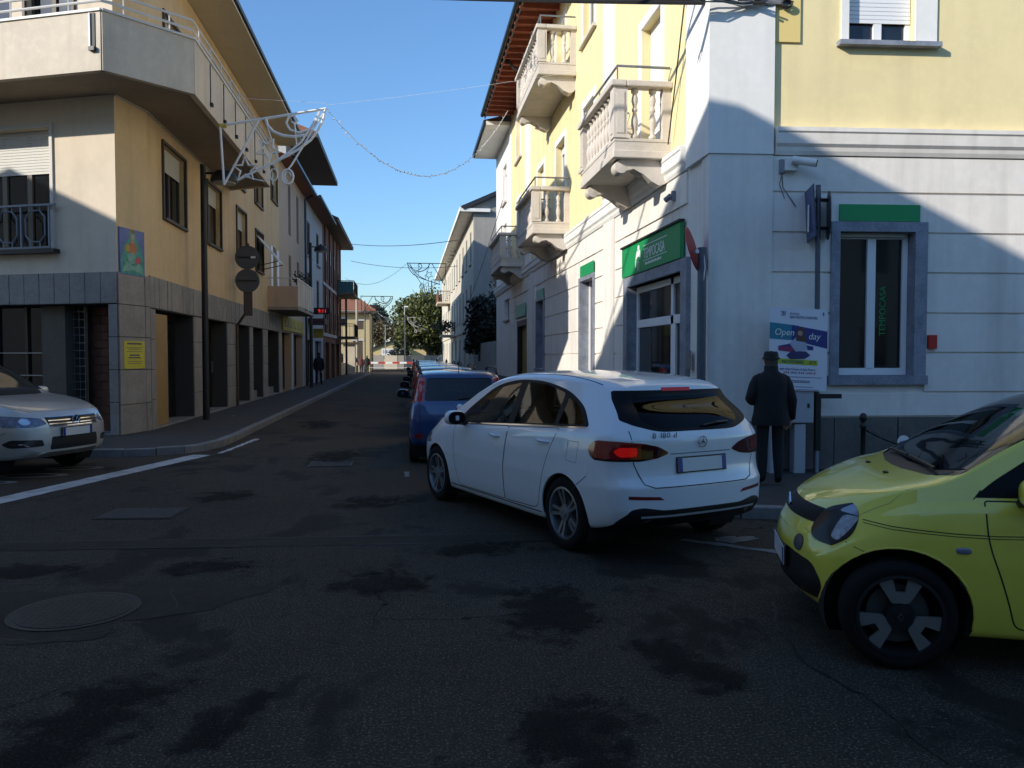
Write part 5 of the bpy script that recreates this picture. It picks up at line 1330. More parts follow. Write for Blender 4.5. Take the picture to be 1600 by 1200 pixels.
cable('overhead_cable', (-4.3, 62, 9.0), (3.3, 52, 7.6), .3, .016, 'lower overhead wire sagging towards the dark decoration')
cable('overhead_cable', RS(V(33.5), .1, 8.3), (3.9, 49.5, 5.2), .1, .014, 'slanting wire from the white house to the grey end wall', n=8)
cable('support_wire', (-5.4, 18.0, 7.35), (-1.76, 18.0, 7.28), .0, .003, 'thin support wire above the nearest star decoration', M_neon, n=4)
cable('support_wire', (-1.76, 18, 7.24), (4.1, 17.4, 8.1), .05, .0025, 'thin support wire between the nearest decoration and the yellow building', M_neon)
def garland(a, b, s, label, r=.008, n=60, bulbs=True):
    o = empty('light_garland', ((a[0] + b[0]) / 2, (a[1] + b[1]) / 2, a[2]), label, 'string lights')
    P = sag(a, b, s, n); MB().tube(P, r, 4).build('wire', M_neon, o)
    mb = MB(); g_ = random.Random(5)
    for k in range(1, n, 1):
        c = P[k]; d = Vector((g_.gauss(0, 1), g_.gauss(0, 1), g_.gauss(0, 1))).normalized() * .055; mb.tube([c, c + d], .012, 4)
    mb.build('bulbs', M_neon, o); o.children[-1]['kind'] = 'stuff'
    return o
garland((-1.76, 18, 7.18), (3.12, 24.5, 9.3), 1.75, 'pale string of lights sagging from the star decoration to the eave')
garland((-4.9, 64, 7.9), (.05, 49, 7.45), .9, 'faint string of lights sagging left of the dark second decoration', .01, 30)
garland((-4.6, 95, 8.0), (-.3, 90, 5.6), .8, 'farthest string of lights hung before the big green tree', .012, 24)
def star(c, r, rot, X, Z):
    return [c + X * (rr_ * math.cos(a)) + Z * (rr_ * math.sin(a)) for k in range(10) for rr_, a in ((r if k % 2 == 0 else r * .42, rot + math.pi * k / 5),)]
def decoration(org, w, mat, label, flip=1, r=.02, tilt=1.0):
    """comet-and-stars light frame: org is the outer top corner, x runs along the top bar"""
    o = empty('star_decoration', org, label, 'decoration', 'christmas light frames over the street')
    s = w / 2.26; org = Vector(org); X = Vector((flip, 0, 0)); Z = Vector((0, 0, 1))
    q = lambda x, z: org + X * (x * s) + Z * ((z - .2035 * x * (1 - tilt)) * s)
    t = lambda p, rad=r, cl=False, nm='frame_tube': MB().tube(p, rad, 5, closed=cl).build(nm, mat, o)
    t([q(0, 0), q(2.26, .46)], r * 1.2); t([q(0, 0), q(.07, -1.27)], r * 1.1); t([q(.07, -1.27), q(.82, .16)])
    arc = [(2.24, .44), (2.19, .20), (2.08, -.02), (1.92, -.24), (1.70, -.42), (1.42, -.60), (1.1, -.77), (.78, -.93), (.5, -1.08), (.35, -1.16)]
    t([q(*p) for p in arc], r * 1.1)
    t([q(2.12, .40), q(1.95, .08), q(1.72, -.28), q(1.45, -.52), q(1.25, -.66), q(1.05, -.80)])
    t([q(2.20, .36), q(2.02, .08), q(1.80, -.30), q(1.5, -.80), q(1.42, -.90)], r * .8)
    sp = [(2.06, .22), (1.9, -.0), (1.68, -.08), (1.48, -.03), (1.40, .12), (1.46, .26), (1.58, .28), (1.64, .18), (1.58, .10), (1.52, .15)]
    t([q(*p) for p in sp], r * 1.1)
    t([q(.97, .20), q(1.0, .05), q(1.12, -.08), q(1.32, -.16), q(1.56, -.18), q(1.80, -.14)], r * 1.3)
    t([q(.94, .20), q(1.12, -.36), q(1.22, -.70)], r * .6); t([q(1.58, .14), q(1.62, -.40)], r * .6)
    t(star(q(1.0, -.47), .26 * s, R(60), X, Z), r * 1.1, True, 'star'); t(star(q(.52, -.92), .27 * s, R(20), X, Z), r * 1.1, True, 'star')
    t([q(.5, -1.08), q(.9, -1.17), q(1.02, -1.12)], r * .5)
    lp = [q(1.42 + .12 * math.cos(a), -1.05 + .16 * math.sin(a)) for a in [2 * math.pi * k / 14 for k in range(14)]]
    t(lp, r * .9, True, 'ring'); t([q(1.42 + .07 * math.cos(a), -1.05 + .10 * math.sin(a)) for a in [2 * math.pi * k / 12 for k in range(10)]], r * .7)
    t([q(1.12 + .08 * math.cos(a), -1.02 + .13 * math.sin(a)) for a in [2 * math.pi * k / 12 for k in range(12)]], r * .6, True, 'ring')
    if r < .03: MB().box(Fr((org.x, org.y), (flip, 0), (0, -1)), -.02, .14 * s, -.03, .03, org.z - .03, org.z + .04).build('corner_bracket', pmat('yellow_tape', (.6, .4, .02), .5), o)
    return o
decoration((-4.02, 18, 6.70), 2.26, M_neon, 'nearest white star decoration hung before the beige balcony', r=.026)
M_neond = pmat('light_tube_grey', (.10, .105, .11), .5)
decoration((2.4, 49.5, 7.45), 2.4, M_neond, 'dark second star decoration hung high before the cream house', -1, r=.022, tilt=0)
decoration((-3.9, 68, 6.75), 2.7, M_neond, 'third star decoration hung over the street before the ochre house', 1, r=.025, tilt=0)
decoration((2.75, 95, 6.3), 2.8, pmat('light_tube_mid', (.45, .45, .44), .5), 'farthest star decoration in front of the big green tree', -1, r=.03, tilt=0)
# ---------------- cars ----------------
M_tyre = pmat('tyre_rubber', (.009, .0085, .008), .85, bump=.2, bscale=60, spec=.2)
M_alloy = pmat('alloy_wheel', (.30, .30, .31), .35, metal=.8)
M_alloyd = pmat('dark_alloy_wheel', (.03, .03, .032), .4, metal=.5)
M_black = pmat('black_plastic', (.010, .010, .011), .5)
M_gloss = pmat('gloss_black_trim', (.005, .005, .006), .45, spec=.15)
M_chrome = pmat('chrome', (.6, .6, .62), .12, metal=1)
M_seat = pmat('seat_fabric', (.022, .022, .024), .9); M_seatpale = pmat('pale_seat_fabric', (.16, .17, .16), .9)
M_cglass = glassmat('car_glass', (.52, .56, .54)); M_cglassd = glassmat('privacy_glass', (.10, .11, .115), ior=1.33); M_cglassr = glassmat('clear_rear_glass', (.36, .40, .42))
M_well = pmat('wheel_well_liner', (.008, .008, .008), .95)
M_plate = pmat('number_plate', (.62, .62, .60), .4); M_plateblue = pmat('plate_blue', (.012, .035, .22), .4)

def chaikin(p, it):
    for _ in range(it):
        q = [p[0]]
        for i in range(len(p) - 1):
            a, b = p[i], p[i + 1]
            q.append((a[0] * .75 + b[0] * .25, a[1] * .75 + b[1] * .25)); q.append((a[0] * .25 + b[0] * .75, a[1] * .25 + b[1] * .75))
        q.append(p[-1]); p = q
    return p

def inpoly(x, y, P):
    c = False; j = len(P) - 1
    for i in range(len(P)):
        if (P[i][1] > y) != (P[j][1] > y) and x < (P[j][0] - P[i][0]) * (y - P[i][1]) / (P[j][1] - P[i][1]) + P[i][0]: c = not c
        j = i
    return c

def rounded(P, r, n=4):
    """round the corners of a polygon; r scalar or list"""
    out = []; m = len(P)
    for i in range(m):
        rr_ = r[i] if isinstance(r, (list, tuple)) else r
        p = Vector(P[i]); a = Vector(P[i - 1]); b = Vector(P[(i + 1) % m])
        if rr_ <= 0: out.append(tuple(p)); continue
        da = (a - p); db = (b - p); la = min(rr_, da.length * .45); lb = min(rr_, db.length * .45)
        s = p + da.normalized() * la; e = p + db.normalized() * lb
        for k in range(n + 1):
            t = k / n; out.append(tuple(s * (1 - t) ** 2 + p * 2 * t * (1 - t) + e * t * t))
    return out

def grow(P, d):
    c = sum((Vector(p) for p in P), Vector((0, 0))) / len(P); m = len(P); out = []
    area = sum(P[i][0] * P[(i + 1) % m][1] - P[(i + 1) % m][0] * P[i][1] for i in range(m))
    for i in range(m):
        a = Vector(P[i - 1]); p = Vector(P[i]); b = Vector(P[(i + 1) % m])
        t = (b - a)
        if t.length < 1e-6: out.append(tuple(p)); continue
        t.normalize(); n = Vector((t.y, -t.x)) * (1 if area > 0 else -1)
        out.append(tuple(p + n * d))
    return out

class Car:
    AX = {'y': (0, 2), 'x': (1, 2), 'z': (0, 1)}
    def __init__(s, S, paint, root, detail=2, nst=64):
        s.S = S; s.root = root; s.paint = paint
        s.bm = bmesh.new(); s.build(detail, nst)
        s.lay = s.bm.faces.layers.int.new('part')
        s.parts = {}                                   # id -> (name, mat, offset, parent key)
        s.bvh = BVHTree.FromBMesh(s.bm)
    def section(s, x, it):
        S = s.S; g = lambda k: pchip(S[k], x)
        W, zb, belt, wr, zt = g('W'), g('zb'), g('belt'), g('wr'), g('top')
        belt = min(belt, zt - .03)
        zre = belt + (zt - belt) * S.get('re', .86)
        zm = S.get('zm', .55)
        zm = min(zm, belt - .12)
        tw = S.get('tuck', .05)
        P = [(0, zb), (W * .6, zb), (W - .10, zb), (W - .05, zb + .02), (W - tw * .6, zb + .10), (W - tw * .25, zb + .2), (W, zm), (W, zm + .04), (W - .008, (zm + belt) / 2 + .02), (W - .028, belt - .045), (W - .048, belt - .012), (W - .062, belt + .005)]
        a = (W - .062, belt + .005); b = (wr, zre)
        for t in (.12, .36, .62, .85): P.append((a[0] + (b[0] - a[0]) * t, a[1] + (b[1] - a[1]) * t))
        P += [(wr, zre), (wr - .05, zre + (zt - zre) * .45), (wr * .80, zre + (zt - zre) * .74), (wr * .5, zre + (zt - zre) * .94), (wr * .2, zt), (0, zt)]
        return chaikin(P, it)
    def build(s, it, nst):
        S = s.S; L = S['L']; bm = s.bm
        # stations: denser near the ends
        xs = [L * (t * .75 + .25 * (1 - math.cos(math.pi * t)) / 2) for t in [k / nst for k in range(nst + 1)]]
        rr_ = S.get('round', .07); Lr = S.get('Lr', 1.2); Lf = S.get('Lf', 1.1)
        def xr(y, z, W): return pchip(S['rear'], z) + S.get('rplan', .16) * (abs(y) / W) ** S.get('rpow', 3)
        def xf(y, z, W): return pchip(S['front'], z) + S.get('fplan', .25) * (abs(y) / W) ** S.get('fpow', 2.4)
        s.W0 = pchip(S['W'], L / 2)
        def place(y, z, x):
            br = max(0, 1 - x / Lr) ** 1.6; bf = max(0, 1 - (L - x) / Lf) ** 1.6
            return Vector((x + br * xr(y, z, s.W0) - bf * xf(y, z, s.W0), y, z))
        rings = []
        for x in xs:
            sec = s.section(x, it)
            # round over at both ends
            d = min(x, L - x)
            if d < rr_:
                ins = rr_ - math.sqrt(max(0, rr_ ** 2 - (rr_ - d) ** 2))
                zc = (sec[0][1] + sec[-1][1]) / 2; hh = (sec[-1][1] - sec[0][1]) / 2; wy = max(p[0] for p in sec)
                sec = [(p[0] * (1 - ins / wy), zc + (p[1] - zc) * (1 - ins / hh)) for p in sec]
            full = sec + [(-p[0], p[1]) for p in sec[-2:0:-1]]
            rings.append([bm.verts.new(place(y, z, x)) for y, z in full])
        n = len(rings[0]); m = len(s.section(0, it))
        for i in range(len(rings) - 1):
            for j in range(n):
                bm.faces.new((rings[i][j], rings[i + 1][j], rings[i + 1][(j + 1) % n], rings[i][(j + 1) % n]))
        # caps
        for ring, x, rev in ((rings[0], 0, True), (rings[-1], L, False)):
            half = [(v.co.y, v.co.z) for v in ring[:m]]
            F = [1, .9, .78, .62, .45, .25, 0]
            cols = []
            for f in F:
                if f == 1: cols.append((ring[:m], [ring[0]] + [ring[n - k] for k in range(1, m - 1)] + [ring[m - 1]])); continue
                lc = []; rc = []
                for k in range(m):
                    if k in (0, m - 1): lc.append(ring[k]); rc.append(ring[k]); continue
                    y, z = half[k]
                    v = bm.verts.new(place(y * f, z, x)); lc.append(v)
                    rc.append(v if f == 0 else bm.verts.new(place(-y * f, z, x)))
                cols.append((lc, rc))
            for side in (0, 1):
                for c in range(len(F) - 1):
                    A = cols[c][side]; B = cols[c + 1][side]
                    for k in range(m - 1):
                        q = []
                        for v in (A[k], A[k + 1], B[k + 1], B[k]):
                            if v not in q: q.append(v)
                        if len(q) > 2:
                            try: bm.faces.new(q)
                            except ValueError: pass
        bmesh.ops.recalc_face_normals(bm, faces=bm.faces)
        bm.normal_update()
    # --- cutting -----------------------------------------------------------
    def cut(s, P, axis, test):
        """bisect faces under polygon P (projected along axis) and return those inside"""
        i, j = s.AX[axis]; bm = s.bm
        lo = (min(p[0] for p in P) - .02, min(p[1] for p in P) - .02); hi = (max(p[0] for p in P) + .02, max(p[1] for p in P) + .02)
        def cand():
            out = []
            for f in bm.faces:
                c = f.calc_center_median()
                if not test(c, f.normal): continue
                if max(v.co[i] for v in f.verts) < lo[0] or min(v.co[i] for v in f.verts) > hi[0] or max(v.co[j] for v in f.verts) < lo[1] or min(v.co[j] for v in f.verts) > hi[1]: continue
                out.append(f)
            return out
        m = len(P); F = set(cand())
        for k in range(m):
            a, b = P[k], P[(k + 1) % m]
            d = (b[0] - a[0], b[1] - a[1])
            ln = math.hypot(*d)
            if ln < 1e-5: continue
            no = [0, 0, 0]; co = [0, 0, 0]; no[i] = -d[1] / ln; no[j] = d[0] / ln; co[i] = a[0]; co[j] = a[1]
            fs = []                                     # only faces near this edge
            mx = (min(a[0], b[0]) - .03, max(a[0], b[0]) + .03, min(a[1], b[1]) - .03, max(a[1], b[1]) + .03)
            for f in F:
                vi = [v.co[i] for v in f.verts]; vj = [v.co[j] for v in f.verts]
                if max(vi) < mx[0] or min(vi) > mx[1] or max(vj) < mx[2] or min(vj) > mx[3]: continue
                fs.append(f)
            if not fs: continue
            geom = set(fs)
            for f in fs: geom.update(f.edges); geom.update(f.verts)
            res = bmesh.ops.bisect_plane(bm, geom=list(geom), dist=1e-5, plane_co=co, plane_no=no)
            F = {f for f in F if f.is_valid} | {f for f in res['geom'] if isinstance(f, bmesh.types.BMFace)}
        out = []
        for f in F:
            c = f.calc_center_median()
            if inpoly(c[i], c[j], P) and test(c, f.normal): out.append(f)
        return out
    def region(s, pid, name, P, axis, test, mat, off=0.0, parent=None):
        if pid not in s.parts: s.parts[pid] = (name, mat, off, parent)
        for f in s.cut(P, axis, test): f[s.lay] = pid
    def side(s, pid, name, P, mat, off=0.0, parent=None, sgn=(1, -1), ymin=.35):
        for k, sg in enumerate(sgn):
            s.region(pid + k, name, P, 'y', lambda c, n, sg=sg: c.y * sg > ymin, mat, off, parent + k if parent else None)
    def arch(s, x, r, z=None):
        z = z if z is not None else s.S['wr_']
        P = [(x + r * math.cos(2 * math.pi * k / 36), z + r * math.sin(2 * math.pi * k / 36)) for k in range(36)]
        W = s.W0
        for sg in (1, -1):
            fs = s.cut(P, 'y', lambda c, n: c.y * sg > W * .55)
            bmesh.ops.delete(s.bm, geom=fs, context='FACES')
            yo = W - s.S.get('well', .05)
            mb = MB(); rings = []
            y2 = W - .36
            for y in (yo, y2): rings.append([(x + (r + .004) * math.cos(a), sg * y, z + (r + .004) * math.sin(a)) for a in [R(-35) + R(250) * k / 24 for k in range(25)]])
            mb.rings(rings, cap=False, closed=False)
            mb.quad(*[(x + r * math.cos(a), sg * y2, z + r * math.sin(a)) for a in [R(-35) + R(250) * k / 24 for k in range(25)]])
            o = mb.build('wheel_well', M_well, s.root, local=True)
            # rolled arch lip following the body
            lip = []
            for k in range(25):
                a = R(-28) + R(236) * k / 24; p = s.hit('y', (x + (r + .006) * math.cos(a), z + (r + .006) * math.sin(a)), sg)
                if p: lip.append(p[0] - p[1] * .006)
            if len(lip) > 3: MB().tube(lip, .009, 5).build('arch_lip', s.S.get('lipmat') or s.paint, s.root, smooth=True, local=True)
    def hit(s, axis, p, sg):
        i, j = s.AX[axis]; k = 'xyz'.index(axis); o = Vector((0, 0, 0)); o[i] = p[0]; o[j] = p[1]; o[k] = 9 * sg
        d = Vector((0, 0, 0)); d[k] = -sg
        h = s.bvh.ray_cast(o, d)
        return (h[0], h[1]) if h[0] is not None else None
    def ribbon(s, name, pts, axis, sg, w, mat, off=.0012, step=.04, parent=None, closed=False):
        P = []
        if closed: pts = list(pts) + [pts[0]]
        for k in range(len(pts) - 1):
            a = Vector(pts[k]); b = Vector(pts[k + 1]); n = max(1, int((b - a).length / step))
            P += [a.lerp(b, t / n) for t in range(n)]
        P.append(Vector(pts[-1]))
        H_ = [s.hit(axis, p, sg) for p in P]; H_ = [h for h in H_ if h]
        if len(H_) < 2: return None
        A = []; B = []
        for k, (c, n) in enumerate(H_):
            if n[('xyz').index(axis)] * sg < 0: n = -n
            t = (H_[min(k + 1, len(H_) - 1)][0] - H_[max(k - 1, 0)][0]).normalized(); x = t.cross(n).normalized() * (w / 2)
            A.append(c + x + n * off); B.append(c - x + n * off)
        mb = MB()
        for k in range(len(A) - 1): mb.quad(A[k], A[k + 1], B[k + 1], B[k])
        return mb.build(name, mat, parent or s.root, local=True)
    def finish(s):
        bm = s.bm; bm.normal_update()
        groups = {}
        for f in bm.faces: groups.setdefault(f[s.lay], []).append(f)
        made = {}
        for pid in sorted(groups):
            name, mat, off, par = s.parts.get(pid, ('body', s.paint, 0.0, None))
            if mat is None: continue
            idx = {}; vs = []; ns = []; fc = []
            for f in groups[pid]:
                q = []
                for v in f.verts:
                    if v not in idx: idx[v] = len(vs); vs.append(v.co + v.normal * off); ns.append(v.normal.copy())
                    q.append(idx[v])
                fc.append(q)
            me = bpy.data.meshes.new(name); me.from_pydata(vs, [], fc); me.materials.append(mat)
            for p in me.polygons: p.use_smooth = True
            me.update()
            me.normals_split_custom_set_from_vertices(ns)
            o = bpy.data.objects.new(name, me)
            link(o, made.get(par) or s.root, True)
            made[pid] = o
        s.made = made
        bm.free()
        return made

def make_wheel(r, w, rim_r, style, mats):
    """meshes of a wheel about the y axis, outer face at +y"""
    t = MB(); prof = [(rim_r - .01, -w / 2 + .02), (rim_r + .02, -w / 2), (r - .03, -w / 2 + .004), (r - .008, -w / 2 + .025), (r, -w / 2 + .05), (r, w / 2 - .05), (r - .008, w / 2 - .025), (r - .03, w / 2 - .004), (rim_r + .02, w / 2), (rim_r - .01, w / 2 - .02)]
    Mx = Matrix.Rotation(R(-90), 3, 'X')
    t.rings([[Mx @ Vector((a * math.cos(2 * math.pi * k / 40), a * math.sin(2 * math.pi * k / 40), b)) for k in range(40)] for a, b in prof], cap=False)
    tyre = t.mesh('tyre', M_tyre, smooth=True)
    b = MB(); prof = [(rim_r + .006, w / 2 - .004), (rim_r - .012, w / 2 - .002), (rim_r - .02, w / 2 - .03), (rim_r - .035, -w / 2 + .03), (.02, -w / 2 + .03)]
    b.rings([[Mx @ Vector((a * math.cos(2 * math.pi * k / 40), a * math.sin(2 * math.pi * k / 40), c)) for k in range(40)] for a, c in prof], cap=False)
    barrel = b.mesh('rim', mats[0] if style != 'disc' else mats[1], smooth=True, angle=R(35))
    sp = MB(); face = w / 2 - .018; blades = []
    if style == 'double':
        for k in range(5):
            for dl in (-.17, .17):
                a = 2 * math.pi * k / 5 + math.pi / 2; a2 = a + dl
                c = Vector((math.cos(a), 0, math.sin(a))); c2 = Vector((math.cos(a2), 0, math.sin(a2))); n = Vector((-math.sin(a), 0, math.cos(a)))
                p0 = c * .05 + n * (.012 if dl > 0 else -.012); p1 = c2 * (rim_r - .012)
                w0, w1 = n * .014, n * .016
                sp.prism([p0 - w0 + Vector((0, face - .012, 0)), p0 + w0 + Vector((0, face - .012, 0)), p1 + w1 + Vector((0, face, 0)), p1 - w1 + Vector((0, face, 0))], (0, -.03, 0))
    else:
        for k in range(3 if style == 'disc' else 7):
            nb = 3 if style == 'disc' else 7
            a = 2 * math.pi * k / nb + R(90); hw = .56 if style == 'disc' else .16
            def P_(rad, da, y): return Vector((rad * math.cos(a + da), y, rad * math.sin(a + da)))
            o_ = [P_(rim_r - .006, -hw + 2 * hw * j / 6, face) for j in range(7)]
            i_ = [P_(.10 if style == 'disc' else .07, hw * .9 - 2 * hw * .9 * j / 4, face - .004) for j in range(5)]
            if style == 'disc':   # broad blades with a dark slot between pairs
                m0 = [P_(rim_r * .66, (hw * .42) * (1 - j), face) for j in (0, 1, 2)]
                ar = lambda r0, a0_, a1_, m=5: [P_(r0, a0_ + (a1_ - a0_) * j / m, face) for j in range(m + 1)]
                sp.prism(ar(rim_r - .006, -hw, -.19) + [P_(rim_r * .60, -.17, face)] + [P_(rim_r * .60, .17, face)] + ar(rim_r - .006, .19, hw) + [P_(.085, .55, face), P_(.068, .2, face), P_(.068, -.2, face), P_(.085, -.55, face)], (0, -.02, 0)); blades.append(sp.mesh('spoke', mats[0])); sp = MB()
            else: sp.prism(o_ + i_, (0, -.02, 0))
    if not blades: blades = [sp.mesh('spokes', mats[0])]
    h = MB(); h.rings([[Mx @ Vector((a * math.cos(2 * math.pi * k / 20), a * math.sin(2 * math.pi * k / 20), b)) for k in range(20)] for a, b in [(.078 if style == 'disc' else .075, face - .03), (.072 if style == 'disc' else .07, face + .002), (.03, face + .004), (.028, face + .010), (.0, face + .010)]], cap=False)
    hub = h.mesh('hub', mats[1] if style == 'disc' else mats[0], smooth=True, angle=R(40))
    d = MB(); d.rings([[Mx @ Vector((a * math.cos(2 * math.pi * k / 24), a * math.sin(2 * math.pi * k / 24), b)) for k in range(24)] for a, b in [(rim_r * .72, 0), (rim_r * .72, .01), (.06, .01)]], cap=False)
    brake = d.mesh('brake_disc', pmat('brake_steel', (.12, .12, .12), .5, metal=.8))
    return (tyre, barrel, hub, brake, *blades)

def add_wheels(root, xs, y, r, meshes, steer=0.0, spin=None):
    for x in xs:
        for sg in (1, -1):
            w = inst('wheel', meshes[0], (x, sg * y, r), root, rot=(0, spin if spin is not None else random.uniform(0, 1), (0 if sg > 0 else math.pi) + (steer if x == xs[-1] else 0)), local=True)
            for m in meshes[1:]:
                c = bpy.data.objects.new(m.name.split('.')[0], m); link(c, w, True)

def ellipsoid(name, c, rx, ry, rz, mat, parent, n=14, m=9, local=True, power=.8):
    mb = MB(); rs = []
    sg = lambda v: math.copysign(abs(v) ** power, v)
    for i in range(m + 1):
        t = -math.pi / 2 + math.pi * i / m
        rs.append([(c[0] + rx * sg(math.cos(t)) * sg(math.cos(2 * math.pi * k / n)), c[1] + ry * sg(math.cos(t)) * sg(math.sin(2 * math.pi * k / n)), c[2] + rz * sg(math.sin(t))) for k in range(n)])
    mb.rings(rs, cap=False)
    return mb.build(name, mat, parent, smooth=True, local=local, angle=None)

def seats(root, xf_, xr_, zs, zh, y=.36, mat=None):
    mat = mat or M_seat
    for x, ys in ((xf_, (y, -y)), (xr_, (y, -y))):
        for yy in ys:
            q = ellipsoid('seat', (x, yy, zs + .02), .10, .24, .34, mat, root, power=.55)
            ellipsoid('headrest', (x - .03, yy, zh), .05, .13, .10, mat, q, power=.6)
    MB().box(WORLD, xr_ - .2, xf_ + .9, -.66, .66, .30, .36).build('cabin_floor', M_seat, root, local=True)
    ellipsoid('dashboard', (xf_ + .85, 0, zs + .12), .24, .64, .16, M_seat, root, power=.5)
    c = Vector((xf_ + .55, y, zs + .22)); mb = MB()
    mb.tube([c + Vector((.06 * math.sin(t), .18 * math.cos(t), .17 * math.sin(t))) for t in [2 * math.pi * k / 20 for k in range(20)]], .014, 6, closed=True); mb.tube([c + Vector((0, -.18, 0)), c + Vector((0, .18, 0))], .016, 5)
    mb.build('steering_wheel', M_seat, root, local=True)

def mirror_unit(root, c, sg, paint, glass=True):
    """door mirror: shell, glass facing the rear, foot"""
    o = ellipsoid('door_mirror', (c[0], c[1] + sg * .10, c[2]), .075, .115, .08, paint, root, power=.75)
    MB().rings([[(c[0] - .060 - .012 * q, c[1] + sg * (.10 + .095 * q2 * math.copysign(abs(math.cos(a)) ** .8, math.cos(a))), c[2] + .066 * q2 * math.copysign(abs(math.sin(a)) ** .8, math.sin(a))) for a in [2 * math.pi * k / 18 for k in range(18)]] for q, q2 in ((0, 1.06), (1, 1.0), (1.02, .96))], cap=True).build('mirror_glass', M_gloss, o, local=True)
    MB().tube([(c[0] + .02, c[1] - sg * .05, c[2] - .07), (c[0] + .01, c[1] + sg * .05, c[2] - .055)], .028, 6).build('mirror_foot', M_black, o, local=True)
    return o

def handle(car, x, z, sg, parent=None, mat=None, L=.2):
    h = car.hit('y', (x, z), sg)
    if not h: return
    p = h[0]
    pts = [p + Vector((-L / 2, -sg * .005, -.004)), p + Vector((-L / 2 + .03, sg * .03, 0)), p + Vector((0, sg * .038, .004)), p + Vector((L / 2 - .03, sg * .03, .004)), p + Vector((L / 2, -sg * .005, .002))]
    o = MB().tube(pts, .014, 8).build('door_handle', mat or car.paint, parent or car.root, smooth=True, local=True)
    return o

def plate(car, z, sg, x_dir, w=.52, h=.11, y=0.0, text=None, tilt=0.0, off=.012):
    p = car.hit('x', (y, z), x_dir)
    if not p: return None
    x = p[0].x + x_dir * off
    def box(nm, y0, y1, o0, o1, z0, z1, m, par):
        mb = MB(); mb.box(Fr((x, y), (0, -x_dir), (x_dir, 0)), y0, y1, o0, o1, z0, z1)
        for v in mb.v: v.x -= x_dir * (v.z - z) * tilt
        return mb.build(nm, m, par, local=True)
    o = box('number_plate', -w / 2, w / 2, -.01, .006, z - h / 2, z + h / 2, M_plate, car.root)
    box('plate_band', -w / 2, -w / 2 + .042, .006, .0075, z - h / 2, z + h / 2, M_plateblue, o)
    box('plate_band', w / 2 - .042, w / 2, .006, .0075, z - h / 2, z + h / 2, M_plateblue, o)
    box('plate_holder', -w / 2 - .012, w / 2 + .012, -.012, -.001, z - h / 2 - .012, z + h / 2 + .012, M_black, o)
    return o

def car_root(name, rear_axle, heading, x_rear_axle, label, cat='car', group=None):
    """car x axis = heading; origin so that x_rear_axle lies on rear_axle"""
    h = Vector(heading).normalized(); rz = math.atan2(h.y, h.x)
    o = Vector((rear_axle[0], rear_axle[1])) - h * x_rear_axle
    return empty(name, (o.x, o.y, 0), label, cat, group, rz)

def paintmat(key, col, metal=0.0, rough=.35):
    return pmat(key, col, rough, metal=metal, coat=1.0, lining=(.012, .012, .013), var=.03, scale=2)

